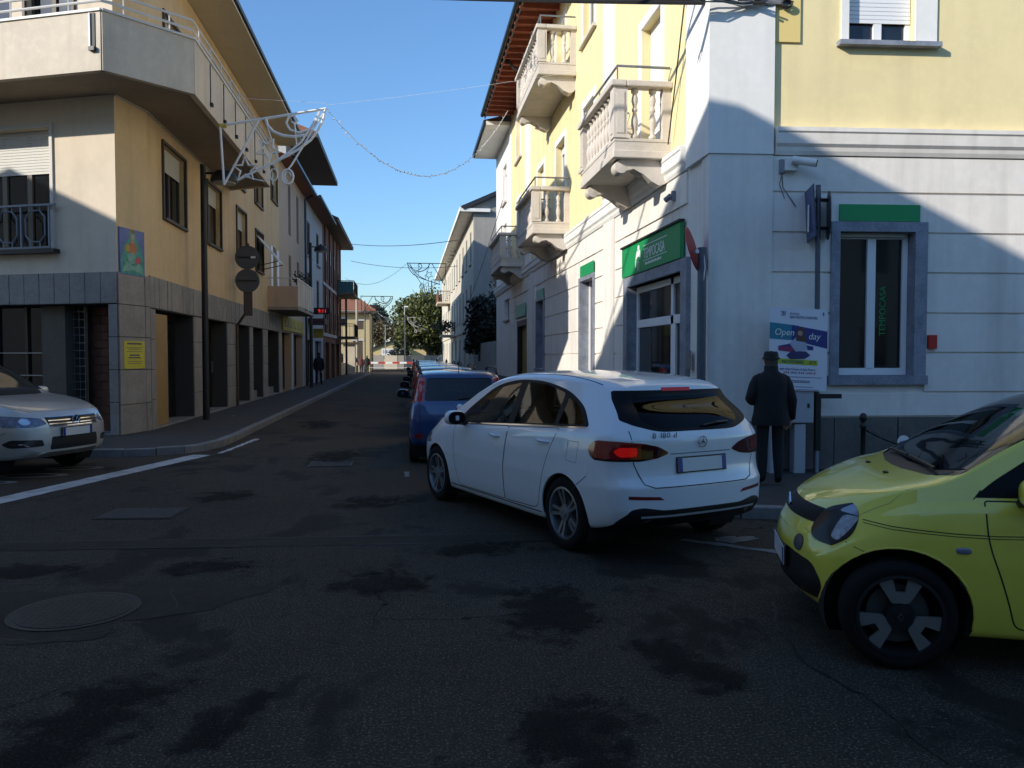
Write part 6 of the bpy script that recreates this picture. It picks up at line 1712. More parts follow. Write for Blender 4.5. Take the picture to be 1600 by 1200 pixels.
# ---- white hatchback turning into the street ----
def white_car():
    paint = paintmat('white_car_paint', (.74, .75, .76))
    hd = Vector((-.369, .929)); rt = Vector((.929, .369))
    ra = Vector((1.41, 6.75)) + rt * .80
    root = car_root('parked_car', ra, hd, .83, 'white hatchback with red tail lights angled at the corner', 'car')
    S = dict(L=4.42, wr_=.325, zm=.60, re=.84, tuck=.045,
        top=[(0, 1.44), (.25, 1.49), (.8, 1.535), (1.5, 1.56), (2.1, 1.545), (2.5, 1.49), (2.85, 1.36), (3.3, 1.10), (3.45, 1.035), (3.8, .985), (4.15, .90), (4.35, .82), (4.42, .76)],
        belt=[(0, 1.085), (.6, 1.08), (1.4, 1.04), (2.4, .985), (3.2, .94), (3.7, .90), (4.1, .82), (4.42, .66)],
        W=[(0, .835), (.25, .875), (.8, .895), (2, .893), (3.3, .89), (3.8, .875), (4.15, .83), (4.42, .72)],
        wr=[(0, .60), (.5, .625), (1.3, .645), (2.2, .635), (2.6, .64), (3.0, .69), (3.4, .77), (3.7, .77), (4.1, .70), (4.42, .60)],
        zb=[(0, .30), (.4, .23), (.9, .20), (3.4, .19), (4.1, .21), (4.42, .26)],
        rear=[(.2, .16), (.32, .05), (.45, .0), (.62, .0), (.70, .035), (.78, .05), (1.0, .045), (1.08, .085), (1.2, .18), (1.36, .36), (1.43, .37), (1.5, .38)], rplan=.20, rpow=3.2, Lr=1.35,
        front=[(.2, .12), (.35, .03), (.5, .0), (.65, .02), (.76, .08), (.85, .16), (1, .3)], fplan=.34, fpow=2.6, Lf=1.3)
    c = Car(S, paint, root, 2, 76)
    c.arch(.83, .352); c.arch(3.56, .352)
    # doors
    dr = rounded([(.93, 1.06), (1.12, .74), (1.26, .30), (1.89, .285), (1.90, .60), (1.84, 1.01)], [.02, .2, .08, .03, .1, .02]); df = rounded([(1.85, 1.01), (1.91, .60), (1.90, .285), (2.95, .275), (3.06, .55), (3.08, .90), (3.05, .945)], [.02, .1, .03, .05, .1, .05, .02])
    c.side(10, 'rear_door', dr, paint); c.side(12, 'front_door', df, paint)
    # windows: black outline then glass
    out = rounded([(.52, 1.10), (3.14, .955), (2.84, 1.18), (2.46, 1.39), (2.0, 1.465), (1.45, 1.46), (1.0, 1.385), (.70, 1.26)], [.05, .02, .1, .2, .2, .2, .15, .1])
    c.side(20, 'window_trim', out, M_gloss, .0015)
    c.side(22, 'front_window', rounded([(1.93, 1.04), (2.98, .983), (2.78, 1.165), (2.42, 1.365), (1.93, 1.435)], [.02, .02, .1, .2, .02]), M_cglass, -.001)
    c.side(24, 'rear_window', rounded([(1.06, 1.09), (1.80, 1.045), (1.80, 1.435), (1.42, 1.43), (1.06, 1.365)], [.02, .02, .02, .1, .05]), M_cglass, -.001)
    c.side(26, 'quarter_window', rounded([(.60, 1.115), (.99, 1.095), (.99, 1.345), (.78, 1.265)], [.05, .02, .04, .08]), M_cglassd, -.001)
    rear = lambda k, n: k.x < .85 and n.x < -.1
    # tailgate with its window, spoiler lamp
    tg = rounded([(-.585, .63), (.585, .63), (.66, .80), (.665, 1.05), (.60, 1.43), (-.60, 1.43), (-.665, 1.05), (-.66, .80)], [.10, .10, .03, .03, .03, .03, .03, .03])
    c.region(30, 'tailgate', tg, 'x', rear, paint)
    rw = rounded([(-.62, 1.13), (-.42, 1.075), (.42, 1.075), (.62, 1.13), (.70, 1.17), (.61, 1.405), (-.61, 1.405), (-.70, 1.17)], [.03, .1, .1, .03, .02, .02, .02, .02])
    c.region(31, 'rear_window_trim', rw, 'x', rear, M_gloss, .001, 30)
    c.region(32, 'rear_window', rounded([(-.50, 1.14), (-.38, 1.10), (.38, 1.10), (.50, 1.14), (.53, 1.18), (.48, 1.37), (-.48, 1.37), (-.53, 1.18)], .03), 'x', rear, M_cglassd, .0015, 30)
    c.region(33, 'brake_light', [(-.16, 1.395), (.16, 1.395), (.155, 1.425), (-.155, 1.425)], 'x', rear, pmat('brake_light_red', (.35, .01, .01), .3, emit=.04, ecol=(1, .02, .02)), .006, 30)
    # wrap-around tail lights
    red = pmat('tail_light_red', (.13, .006, .008), .12, coat=1, var=.6, scale=14); redlit = pmat('tail_light_lit', (.13, .004, .006), .12, coat=1, emit=.006, ecol=(1, .0, .0), var=.4, scale=20)
    tl = lambda sg: [(sg * a, z) for a, z in ((.34, .905), (.45, .865), (.60, .845), (.95, .845), (.97, .92), (.95, 1.0), (.80, 1.01), (.58, .99), (.44, .96))]
    tside = rounded([(-.1, .76), (.30, .82), (.43, .865), (.47, .93), (.42, .99), (.30, 1.02), (-.1, 1.06)], .04)
    for sg, pid, m in ((1, 34, redlit), (-1, 36, red)):
        c.cut(tside, 'y', lambda k, n, sg=sg: k.y * sg > .55 and k.x < .6)
        c.region(pid, 'tail_light', rounded(tl(sg), .03), 'x', lambda k, n, sg=sg: inpoly(k.x, k.z, tside) and k.y * sg > .3 and n.x < .5, m, .004)
        c.region(pid + 1, 'tail_light_smoked', rounded([(sg * a, z) for a, z in ((.35, .903), (.45, .87), (.60, .85), (.60, .985), (.58, .985), (.44, .955))], .02), 'x', lambda k, n, sg=sg: k.x < .42 and k.y * sg > .3 and n.x < .5, pmat('smoked_red', (.05, .004, .006), .1, coat=1), .005)
        core = rounded([(sg * a, z) for a, z in ((.63, .885), (.76, .88), (.80, .925), (.76, .96), (.63, .955))], .02)
        c.region(60 + (sg < 0), 'lamp_core', core, 'x', lambda k, n, sg=sg: k.x < .42 and k.y * sg > .3 and n.x < .5, pmat('lamp_core_lit', (.4, .01, .01), .2, emit=.12, ecol=(1, .012, .008), var=.5, scale=30) if sg > 0 else pmat('lamp_core', (.25, .01, .012), .15, coat=1, var=.7, scale=40), .005, pid)
        c.region(62 + (sg < 0), 'lamp_base', [(sg * a, z) for a, z in ((.50, .80), (.97, .80), (.97, .862), (.50, .862))], 'x', lambda k, n, sg=sg: inpoly(k.x, k.z, tside) and inpoly(k.y, k.z, tl(sg)) and k.y * sg > .3 and n.x < .5, M_gloss, .004, pid)
    # bumper: reflectors, black diffuser with chrome line
    for sg, pid in ((1, 40), (-1, 41)):
        c.region(pid, 'reflector', [(sg * a, z) for a, z in ((.42, .53), (.72, .545), (.72, .572), (.46, .556))], 'x', lambda k, n, sg=sg: k.x < .45 and k.y * sg > .3 and n.x < 0, pmat('reflector_red', (.16, .01, .012), .3), .003)
    df_ = rounded([(-.84, .20), (.84, .20), (.78, .36), (.70, .46), (.60, .475), (.42, .445), (-.42, .445), (-.60, .475), (-.70, .46), (-.78, .36)], .03)
    c.region(42, 'diffuser', df_, 'x', lambda k, n: k.x < .6 and n.x < .3, M_black, .002)
    # windscreen, from above
    ws = rounded([(2.52, -.58), (3.28, -.72), (3.36, -.4), (3.39, 0), (3.36, .4), (3.28, .72), (2.52, .58)], [.04, .05, .05, .05, .05, .05, .04])
    c.region(44, 'windscreen', ws, 'z', lambda k, n: k.z > .95 and n.z > .15, M_cglass, .001)
    # roof panel seam and lights at the front
    for sg, pid in ((1, 46), (-1, 48)):
        c.region(pid, 'headlight', [(sg * a, z) for a, z in ((.50, .66), (.70, .62), (.93, .70), (.93, .80), (.62, .76))], 'x', lambda k, n, sg=sg: k.x > 3.75 and k.y * sg > .3 and n.x > -.2, pmat('headlight_glass', (.35, .37, .40), .08, coat=1, var=.5, scale=20), .003)
    c.region(50, 'grille', rounded([(-.5, .48), (.5, .48), (.56, .70), (-.56, .70)], .04), 'x', lambda k, n: k.x > 3.9 and n.x > .1, M_black, .002)
    made = c.finish()
    # seams
    gap = M_tar
    for sg in (1, -1):
        c.ribbon('panel_gap', dr, 'y', sg, .007, gap, closed=True); c.ribbon('panel_gap', df, 'y', sg, .007, gap, closed=True)
        c.ribbon('chrome_strip', [(.56, 1.093), (1.5, 1.045), (2.4, .992), (3.06, .956)], 'y', sg, .014, M_chrome, .003)
        c.ribbon('sill_shadow_line', [(1.2, .27), (3.2, .26)], 'y', sg, .012, M_black, .002)
        c.ribbon('bumper_gap', [(.47, .70), (.62, .60), (.72, .50)], 'y', sg, .006, gap)
        c.ribbon('roof_gap', [(.62, .60 * sg), (1.2, .575 * sg), (2.45, .56 * sg)], 'z', 1, .010, gap)
        handle(c, 1.16, .93, sg, L=.19); handle(c, 2.10, .90, sg, L=.19)
        mirror_unit(root, (2.83, sg * .88, 1.03), sg, paint)
    c.ribbon('panel_gap', [(.60, .97), (.75, .97), (.77, .80), (.62, .79)], 'y', 1, .004, M_cablegrey, closed=True)
    c.ribbon('panel_gap', [(-.66, .84), (-.585, .66), (-.5, .63), (.5, .63), (.585, .66), (.66, .84)], 'x', -1, .009, gap, step=.03)
    for sg in (1, -1): c.ribbon('panel_gap', [(.67 * sg, 1.0), (.67 * sg, 1.09)], 'x', -1, .008, gap, step=.03)
    c.ribbon('panel_gap', [(-.33, .895), (.33, .895)], 'x', -1, .008, M_cablegrey)
    c.ribbon('chrome_strip', [(-.62, .40), (.62, .40)], 'x', -1, .02, pmat('bright_trim', (.55, .55, .56), .35, metal=.3), .012)
    # plate with the readable remains of its characters, star badge, model lettering, wiper
    p = plate(c, .80, 1, -1, tilt=.1)
    pz = c.hit('x', (0, .985), -1)[0]; bx_ = pz.x - .012; bz = .985
    bd = MB(); bd.tube([(bx_, .045 * math.cos(t), bz + .045 * math.sin(t)) for t in [2 * math.pi * k / 28 for k in range(28)]], .0045, 6, closed=True)
    for k in range(3):
        a = math.pi / 2 + k * 2 * math.pi / 3
        tip = Vector((bx_, .043 * math.cos(a), bz + .043 * math.sin(a))); n = Vector((0, -math.sin(a), math.cos(a))) * .007; cc = Vector((bx_, 0, bz))
        bd.prism([cc - n, tip, cc + n], (-.006, 0, 0))
    bd.build('badge', M_chrome, made[30], smooth=False, local=True)
    q = c.hit('x', (.50, 1.03), -1)[0]
    q2 = c.hit('x', (.28, 1.03), -1)[0]; xd = (q2 - q).normalized(); yd = Vector((0, 0, 1)); zd = xd.cross(yd); adv = 0.0
    for word in ('B', '1', '8', '0', 'd'):
        tm = text_mb(word, .062, 'LEFT', .002); w_ = max(v.x for v in tm.v)
        tm.v = [q + zd * .006 + xd * (adv + v.x * 1.15) + yd * v.y + zd * v.z for v in tm.v]; tm.build('model_letter', M_cablegrey, made[30], recalc=False, local=True)
        adv += w_ * 1.15 + (.03 if word in 'B0' else .008)
    a = c.hit('x', (-.05, 1.115), -1)[0]; b = c.hit('x', (-.36, 1.135), -1)[0]
    MB().tube([a + Vector((-.02, 0, 0)), a.lerp(b, .5) + Vector((-.03, 0, .01)), b + Vector((-.015, 0, 0))], .011, 5).build('wiper', M_black, made[30], local=True)
    # shark fin and interior
    seats(root, 2.05, 1.15, .80, 1.18, mat=M_seat)
    wm_ = make_wheel(.325, .205, .225, 'double', (M_alloy, M_alloyd)); add_wheels(root, (.83, 3.56), .775, .325, wm_, 0.0)
    return c
white_car()

# ---- yellow city car at the right ----
def yellow_car():
    paint = paintmat('yellow_car_paint', (.80, .70, .085))
    hd = Vector((-.94, .342)); lf = Vector((-.342, -.94))
    fa = Vector((2.66, 3.98)) - lf * .70
    xr_, xf_ = .47, 2.96
    ra = fa - hd * (xf_ - xr_)
    root = car_root('parked_car', ra, hd, xr_, 'lime yellow small car entering the view at the right edge', 'car')
    S = dict(L=3.60, wr_=.295, zm=.58, re=.85, tuck=.05,
        top=[(0, 1.40), (.3, 1.50), (1.0, 1.555), (1.6, 1.535), (1.95, 1.46), (2.35, 1.27), (2.68, 1.08), (2.85, 1.025), (3.1, .985), (3.3, .935), (3.48, .85), (3.60, .74)],
        belt=[(0, 1.0), (1.2, .97), (2.2, .93), (2.7, .915), (3.0, .90), (3.3, .83), (3.5, .72), (3.60, .62)],
        W=[(0, .75), (.3, .81), (1.2, .823), (2.4, .823), (2.9, .815), (3.2, .79), (3.45, .74), (3.60, .67)],
        wr=[(0, .55), (.6, .60), (1.6, .60), (2.0, .61), (2.4, .67), (2.75, .72), (3.0, .72), (3.3, .66), (3.6, .54)],
        zb=[(0, .28), (.5, .20), (2.9, .185), (3.4, .19), (3.60, .23)],
        rear=[(.2, .1), (.5, 0), (.9, .04), (1.2, .2), (1.5, .36)], Lr=1.1,
        front=[(.18, .22), (.28, .14), (.40, .10), (.55, .10), (.66, .125), (.78, .16), (.88, .21), (1.0, .28)], fplan=.34, fpow=2.3, Lf=1.15, round=.09, well=.15)
    c = Car(S, paint, root, 2, 84)
    c.arch(xr_, .36); c.arch(xf_, .365)
    dp = rounded([(1.25, .95), (1.25, .30), (2.40, .26), (2.46, .48), (2.545, .72), (2.55, .93)], [.02, .05, .05, .2, .2, .02])
    c.side(10, 'front_door', dp, paint)
    out = rounded([(.45, .99), (2.60, .945), (2.50, 1.03), (2.05, 1.33), (1.75, 1.445), (.9, 1.46), (.55, 1.38)], [.05, .02, .05, .2, .2, .1, .1])
    c.side(20, 'window_trim', out, M_gloss, .0015)
    c.side(22, 'front_window', rounded([(1.28, .995), (2.30, .975), (2.00, 1.28), (1.72, 1.40), (1.28, 1.42)], .03), M_cglass, -.001)
    ws = rounded([(1.90, -.54), (2.66, -.70), (2.76, -.52), (2.82, -.2), (2.83, 0), (2.82, .2), (2.76, .52), (2.66, .70), (1.90, .54)], .05)
    c.region(30, 'windscreen', ws, 'z', lambda k, n: k.z > .93 and n.z > .1, M_cglass, .001)
    cw = rounded([(2.60, -.68), (2.76, -.52), (2.82, -.2), (2.83, 0), (2.82, .2), (2.76, .52), (2.60, .68), (2.70, .45), (2.735, 0), (2.70, -.45)], .01)
    c.region(31, 'cowl_grille', cw, 'z', lambda k, n: k.z > .93 and n.z > .1, M_black, -.004)
    bon = rounded([(2.87, 0), (2.86, .25), (2.79, .55), (2.71, .70), (3.10, .69), (3.40, .52), (3.47, .25), (3.48, 0), (3.47, -.25), (3.40, -.52), (3.10, -.69), (2.71, -.70), (2.79, -.55), (2.86, -.25)], .02)
    front = lambda k, n: k.x > 2.9 and n.x > -.3
    hside = rounded([(3.80, .54), (3.30, .61), (3.19, .69), (3.14, .80), (3.16, .875), (3.80, .95)], .05)
    for sg, pid in ((1, 40), (-1, 44)):
        c.cut(hside, 'y', lambda k, n, sg=sg: k.y * sg > .4 and k.x > 3.0)
        hl = rounded([(sg * a, z) for a, z in ((.46, .68), (.52, .63), (.66, .62), (.80, .70), (.85, .83), (.76, .885), (.60, .875), (.46, .81))], .05)
        c.region(pid, 'headlight', hl, 'x', lambda k, n, sg=sg: inpoly(k.x, k.z, hside) and k.y * sg > .2 and n.x > -.1, pmat('headlight_dark', (.012, .012, .014), .25, spec=.3), .003)
        hi = rounded([(sg * a, z) for a, z in ((.60, .67), (.645, .655), (.665, .72), (.665, .80), (.60, .80))], .02)
        c.region(pid + 1, 'headlight_reflector', hi, 'x', lambda k, n, sg=sg: inpoly(k.x, k.z, hside) and k.y * sg > .2 and n.x > -.1, pmat('lamp_reflector', (.40, .43, .48), .3, metal=.3, var=.6, scale=25), .004, pid)
        ht = rounded([(sg * a, z) for a, z in ((.56, .815), (.80, .785), (.85, .83), (.76, .880), (.60, .870))], .02)
        c.region(pid + 2, 'headlight_brow', ht, 'x', lambda k, n, sg=sg: inpoly(k.x, k.z, hside) and k.y * sg > .2 and n.x > -.1, pmat('clear_lens', (.30, .32, .40), .06, coat=1), .004, pid)
    for sg, pid in ((1, 56), (-1, 57)):
        c.region(pid, 'headlight_reflector', rounded([(sg * a, z) for a, z in ((.685, .675), (.725, .70), (.755, .76), (.75, .80), (.685, .80))], .015), 'x', lambda k, n, sg=sg: inpoly(k.x, k.z, hside) and k.y * sg > .2 and n.x > -.1, MT['lamp_reflector'], .004, 40 if sg > 0 else 44)
    c.region(50, 'front_strip', rounded([(-.47, .72), (.47, .72), (.47, .805), (-.47, .805)], .01), 'x', front, M_gloss, .002)
    c.region(51, 'lower_grille', rounded([(-.56, .28), (.56, .28), (.60, .40), (.54, .50), (.3, .53), (-.3, .53), (-.54, .50), (-.60, .40)], .05), 'x', front, M_black, -.004)
    for sg, pid in ((1, 52), (-1, 53)): c.region(pid, 'running_light', [(sg * (.545 + .045 * math.cos(2 * math.pi * k / 18)), .60 - .01 + .07 * math.sin(2 * math.pi * k / 18)) for k in range(18)] if False else [(sg * (.40 + .05 * math.cos(2 * math.pi * k / 18)), .585 + .05 * math.sin(2 * math.pi * k / 18)) for k in range(18)], 'x', front, pmat('fog_lens', (.10, .10, .11), .15, coat=1), .004)
    made = c.finish()
    gap = M_tar
    for sg in (1, -1):
        c.ribbon('panel_gap', dp, 'y', sg, .008, gap, closed=True)
        c.ribbon('waist_stripe', [(3.13, .79), (3.0, .775), (2.7, .758), (2.50, .755), (2.2, .765), (1.3, .79)], 'y', sg, .005, gap, .0018)
        c.ribbon('waist_stripe', [(3.13, .775), (3.0, .76), (2.7, .744), (2.50, .741), (2.2, .751), (1.3, .776)], 'y', sg, .004, gap, .0018)
        c.ribbon('panel_gap', [(3.22, .66), (3.10, .61)], 'y', sg, .004, gap)
        c.ribbon('panel_gap', [(2.56, .985), (2.60, .935)], 'y', sg, .006, gap)
        h = c.hit('y', (2.66, .672), sg)[0]
        ellipsoid('side_indicator', (h.x, h.y, h.z), .038, .012, .017, pmat('indicator_lens', (.20, .20, .26), .2, coat=1), root, power=.6)
        c.ribbon('side_rubbing_strip', [(1.30, .385), (2.28, .385)], 'y', sg, .11, M_black, .010)
        mo = mirror_unit(root, (2.36, sg * .83, 1.0), sg, paint)
    c.ribbon('panel_gap', [(2.70, .705), (3.0, .70), (3.25, .62), (3.36, .52), (3.40, .40)], 'z', 1, .0022, M_cablegrey)
    c.ribbon('panel_gap', [(2.70, -.705), (3.0, -.70), (3.25, -.62), (3.36, -.52), (3.40, -.40)], 'z', 1, .006, gap)
    for y in (.26, -.2): 
        h = c.hit('z', (2.92, y), 1); ellipsoid('washer_jet', (h[0].x, h[0].y, h[0].z + .004), .016, .026, .008, M_black, root)
    a = c.hit('z', (2.74, .10), 1)[0]
    for y0, y1 in ((.50, -.02), (-.05, -.50)):
        b = [c.hit('z', (2.74 - .02, y0 + (y1 - y0) * t / 4), 1)[0] + Vector((0, 0, .02)) for t in range(5)]
        MB().tube(b, .011, 5).build('wiper', M_black, root, local=True)
    plate(c, .46, 1, 1, tilt=0, off=-.004)
    # diamond badge on the nose
    h = c.hit('x', (0, .76), 1)[0]; x = h.x + .012
    MB().prism([(x, 0, .82), (x, .035, .76), (x, 0, .70), (x, -.035, .76)], (.008, 0, 0)).build('badge', M_chrome, root, local=True)
    seats(root, 1.35, .65, .82, 1.20, y=.33)
    ms = make_wheel(.298, .185, .222, 'disc', (pmat('grey_wheel_cover', (.19, .18, .165), .5, metal=.2), M_alloyd)); add_wheels(root, (xr_, xf_), .725, .295, ms, spin=0.0)
    # little diamond on the wheel centre
    for w in root.children:
        if w.name.startswith('wheel') and not w.name.startswith('wheel_'):
            y = .185 / 2 - .018 + .012
            mb = MB(); o_ = [(0, .024), (.017, 0), (0, -.024), (-.017, 0)]
            for k in range(4):
                a_, b_ = o_[k], o_[(k + 1) % 4]
                mb.prism([(a_[0], y, a_[1]), (b_[0], y, b_[1]), (b_[0] * .6, y, b_[1] * .6), (a_[0] * .6, y, a_[1] * .6)], (0, .004, 0))
            c_ = bpy.data.objects.new('hub_badge', mb.mesh('hub_badge', M_chrome)); link(c_, w, True)
    return c
yellow_car()

# ---- boxy blue hatchback and the cars parked ahead of it ----
def boxy_car(paint, root, detail, tallrear=True, it=2, nst=60):
    xr_, xf_ = .56, 2.86
    S = dict(L=3.54, wr_=.29, zm=.60, re=.88, tuck=.05,
        top=[(0, 1.40), (.25, 1.445), (1.0, 1.475), (1.7, 1.455), (2.1, 1.38), (2.6, 1.11), (2.72, 1.05), (3.0, 1.0), (3.3, .93), (3.54, .80)],
        belt=[(0, .99), (1.2, .96), (2.6, .92), (3.0, .89), (3.54, .68)], W=[(0, .75), (.25, .785), (2.6, .79), (3.1, .77), (3.54, .68)],
        wr=[(0, .62), (.6, .64), (1.7, .63), (2.2, .65), (2.7, .70), (3.2, .66), (3.54, .56)], zb=[(0, .30), (.5, .22), (3, .20), (3.54, .26)],
        rear=[(.2, .10), (.4, 0), (.7, .0), (.92, .04), (1.0, .07), (1.4, .19), (1.5, .22)], rplan=.10, rpow=4, Lr=.9, front=[(.2, .1), (.5, 0), (.8, .08), (1, .2)], fplan=.2, Lf=.9, round=.06)
    c = Car(S, paint, root, it, nst)
    c.arch(xr_, .32); c.arch(xf_, .32)
    c.side(10, 'rear_door', [(.95, .94), (.95, .34), (1.62, .30), (1.62, .93)], paint); c.side(12, 'front_door', [(1.64, .93), (1.64, .30), (2.46, .28), (2.52, .90)], paint)
    c.side(20, 'window_trim', rounded([(.34, 1.0), (2.5, .94), (2.02, 1.30), (1.75, 1.37), (.42, 1.36)], .05), M_gloss, .0015)
    c.side(22, 'front_window', rounded([(1.67, .985), (2.34, .965), (1.98, 1.265), (1.67, 1.33)], .03), M_cglass, -.001)
    c.side(24, 'rear_window', rounded([(.98, 1.0), (1.60, .985), (1.60, 1.33), (.98, 1.325)], .03), M_cglass, -.001)
    rear = lambda k, n: k.x < .6 and n.x < -.2
    c.region(30, 'tailgate', rounded([(-.62, .50), (.62, .50), (.62, .98), (.58, 1.38), (-.58, 1.38), (-.62, .98)], .04), 'x', rear, paint)
    c.region(31, 'rear_window', rounded([(-.545, 1.0), (.545, 1.0), (.505, 1.355), (-.505, 1.355)], .05), 'x', rear, M_cglassr, .002, 30)
    red = pmat('tail_light_scarlet', (.40, .012, .02), .15, coat=1, var=.4, scale=12)
    for sg, pid in ((1, 40), (-1, 42)):
        c.region(pid, 'tail_light', rounded([(sg * a, z) for a, z in ((.555, .985), (.80, .985), (.80, 1.35), (.525, 1.36))], .02), 'x', lambda k, n, sg=sg: k.x < .40 and k.y * sg > .4 and n.x < .4, red, .006)
        c.region(pid + 1, 'reverse_lamp', [(sg * (.60 + .022 * math.cos(2 * math.pi * k / 14)), 1.20 + .07 * math.sin(2 * math.pi * k / 14)) for k in range(14)], 'x', lambda k, n, sg=sg: k.x < .40 and k.y * sg > .4 and n.x < .4, pmat('lamp_pink', (.5, .2, .2), .2, coat=1), .008, pid)
        c.region(46 + (sg < 0), 'reflector', [(sg * a, z) for a, z in ((.56, .42), (.70, .42), (.70, .50), (.56, .50))], 'x', lambda k, n, sg=sg: k.x < .4 and k.y * sg > .4 and n.x < .2, pmat('reflector_red', (.16, .01, .012), .3), .004)
    c.region(50, 'windscreen', rounded([(2.02, -.56), (2.62, -.66), (2.68, 0), (2.62, .66), (2.02, .56), (2.0, 0)], .03), 'z', lambda k, n: k.z > .95 and n.z > .1, M_cglass, .001)
    for sg, pid in ((1, 52), (-1, 53)):
        c.region(pid, 'headlight', [(sg * a, z) for a, z in ((.45, .66), (.72, .64), (.78, .78), (.5, .78))], 'x', lambda k, n, sg=sg: k.x > 3.0 and k.y * sg > .2 and n.x > -.1, pmat('headlight_glass', (.35, .37, .40), .08, coat=1, var=.5, scale=20), .003)
    made = c.finish()
    for sg in (1, -1):
        c.ribbon('panel_gap', [(.95, .94), (.95, .34), (1.62, .30), (1.63, .93)], 'y', sg, .007, M_tar); c.ribbon('panel_gap', [(1.63, .30), (2.46, .28), (2.52, .90)], 'y', sg, .007, M_tar)
        rail = [(.30, sg * .60, 1.42), (.36, sg * .605, 1.485), (.6, sg * .61, 1.51), (1.7, sg * .60, 1.515), (1.95, sg * .60, 1.45)]
        MB().tube(rail, .022, 6).build('roof_rail', M_black, root, smooth=True, local=True)
        mirror_unit(root, (2.22, sg * .79, 1.02), sg, M_black if not detail else paint)
        handle(c, 1.08, .84, sg, mat=M_black, L=.16); handle(c, 1.80, .83, sg, mat=M_black, L=.16)
        c.ribbon('side_rubbing_strip', [(.95, .52), (2.45, .50)], 'y', sg, .07, M_black, .008)
    c.ribbon('panel_gap', [(-.62, .97), (-.62, .52), (.62, .52), (.62, .97)], 'x', -1, .008, M_tar)
    plate(c, .60, 1, -1)
    h = c.hit('x', (0, .90), -1)[0]; bd = MB(); bd.lathe([(.055, 0), (.055, .008), (.045, .012), (.02, .012)], 20, (h.x - .004, 0, .90), M=Matrix.Rotation(R(-90), 3, 'Y')); bd.build('badge', M_chrome, made[30], local=True)
    MB().tube([(.35, 0, 1.44), (.20, 0, 1.64)], .006, 5).build('aerial', M_black, root, local=True)
    a = c.hit('x', (0, 1.03), -1)[0]; MB().tube([a + Vector((-.02, .02, 0)), a + Vector((.0, -.4, .05))], .01, 5).build('wiper', M_black, made[30], local=True)
    if detail:
        seats(root, 1.75, .85, .78, 1.18, mat=M_seat); ellipsoid('seat_cover', (.93, -.28, 1.16), .06, .15, .13, M_seatpale, root, power=.6); MB().box(WORLD, .25, .75, -.6, .6, .84, .86).build('parcel_shelf', M_seat, root, local=True)
    ms = make_wheel(.29, .165, .19, 'plain', (M_alloy, M_alloyd)); add_wheels(root, (xr_, xf_), .70, .29, ms)
    return c
blue = paintmat('blue_car_paint', (.010, .046, .15), .2)
G_ = 'cars parked along the right kerb'
r1 = car_root('parked_car', (.80, 12.72), (0, 1), .56, 'bright blue boxy hatchback parked ahead of the white car', 'car', G_); boxy_car(blue, r1, True)
cars2 = [(.82, 17.2, (.10, .105, .11), 'second parked car, dark grey, right ahead of the blue hatchback'), (.85, 21.8, (.03, .09, .33), 'third parked car, blue roof, ahead of the dark grey car'), (.95, 26.5, (.035, .035, .038), 'fourth parked car, black, ahead of the blue roofed car'), (.95, 31.5, (.22, .22, .23), 'fifth parked car, grey, farthest of the parked row but one'), (.9, 40, (.03, .035, .05), 'last parked car of the row, dark, near the far houses')]
for k, (u, v, col, lab) in enumerate(cars2):
    boxy_car(paintmat('parked_car_paint_%s' % 'abcde'[k], col, .3), car_root('parked_car', (u, v), (random.uniform(-.02, .02), 1), .56, lab, 'car', G_), False, it=1, nst=40)

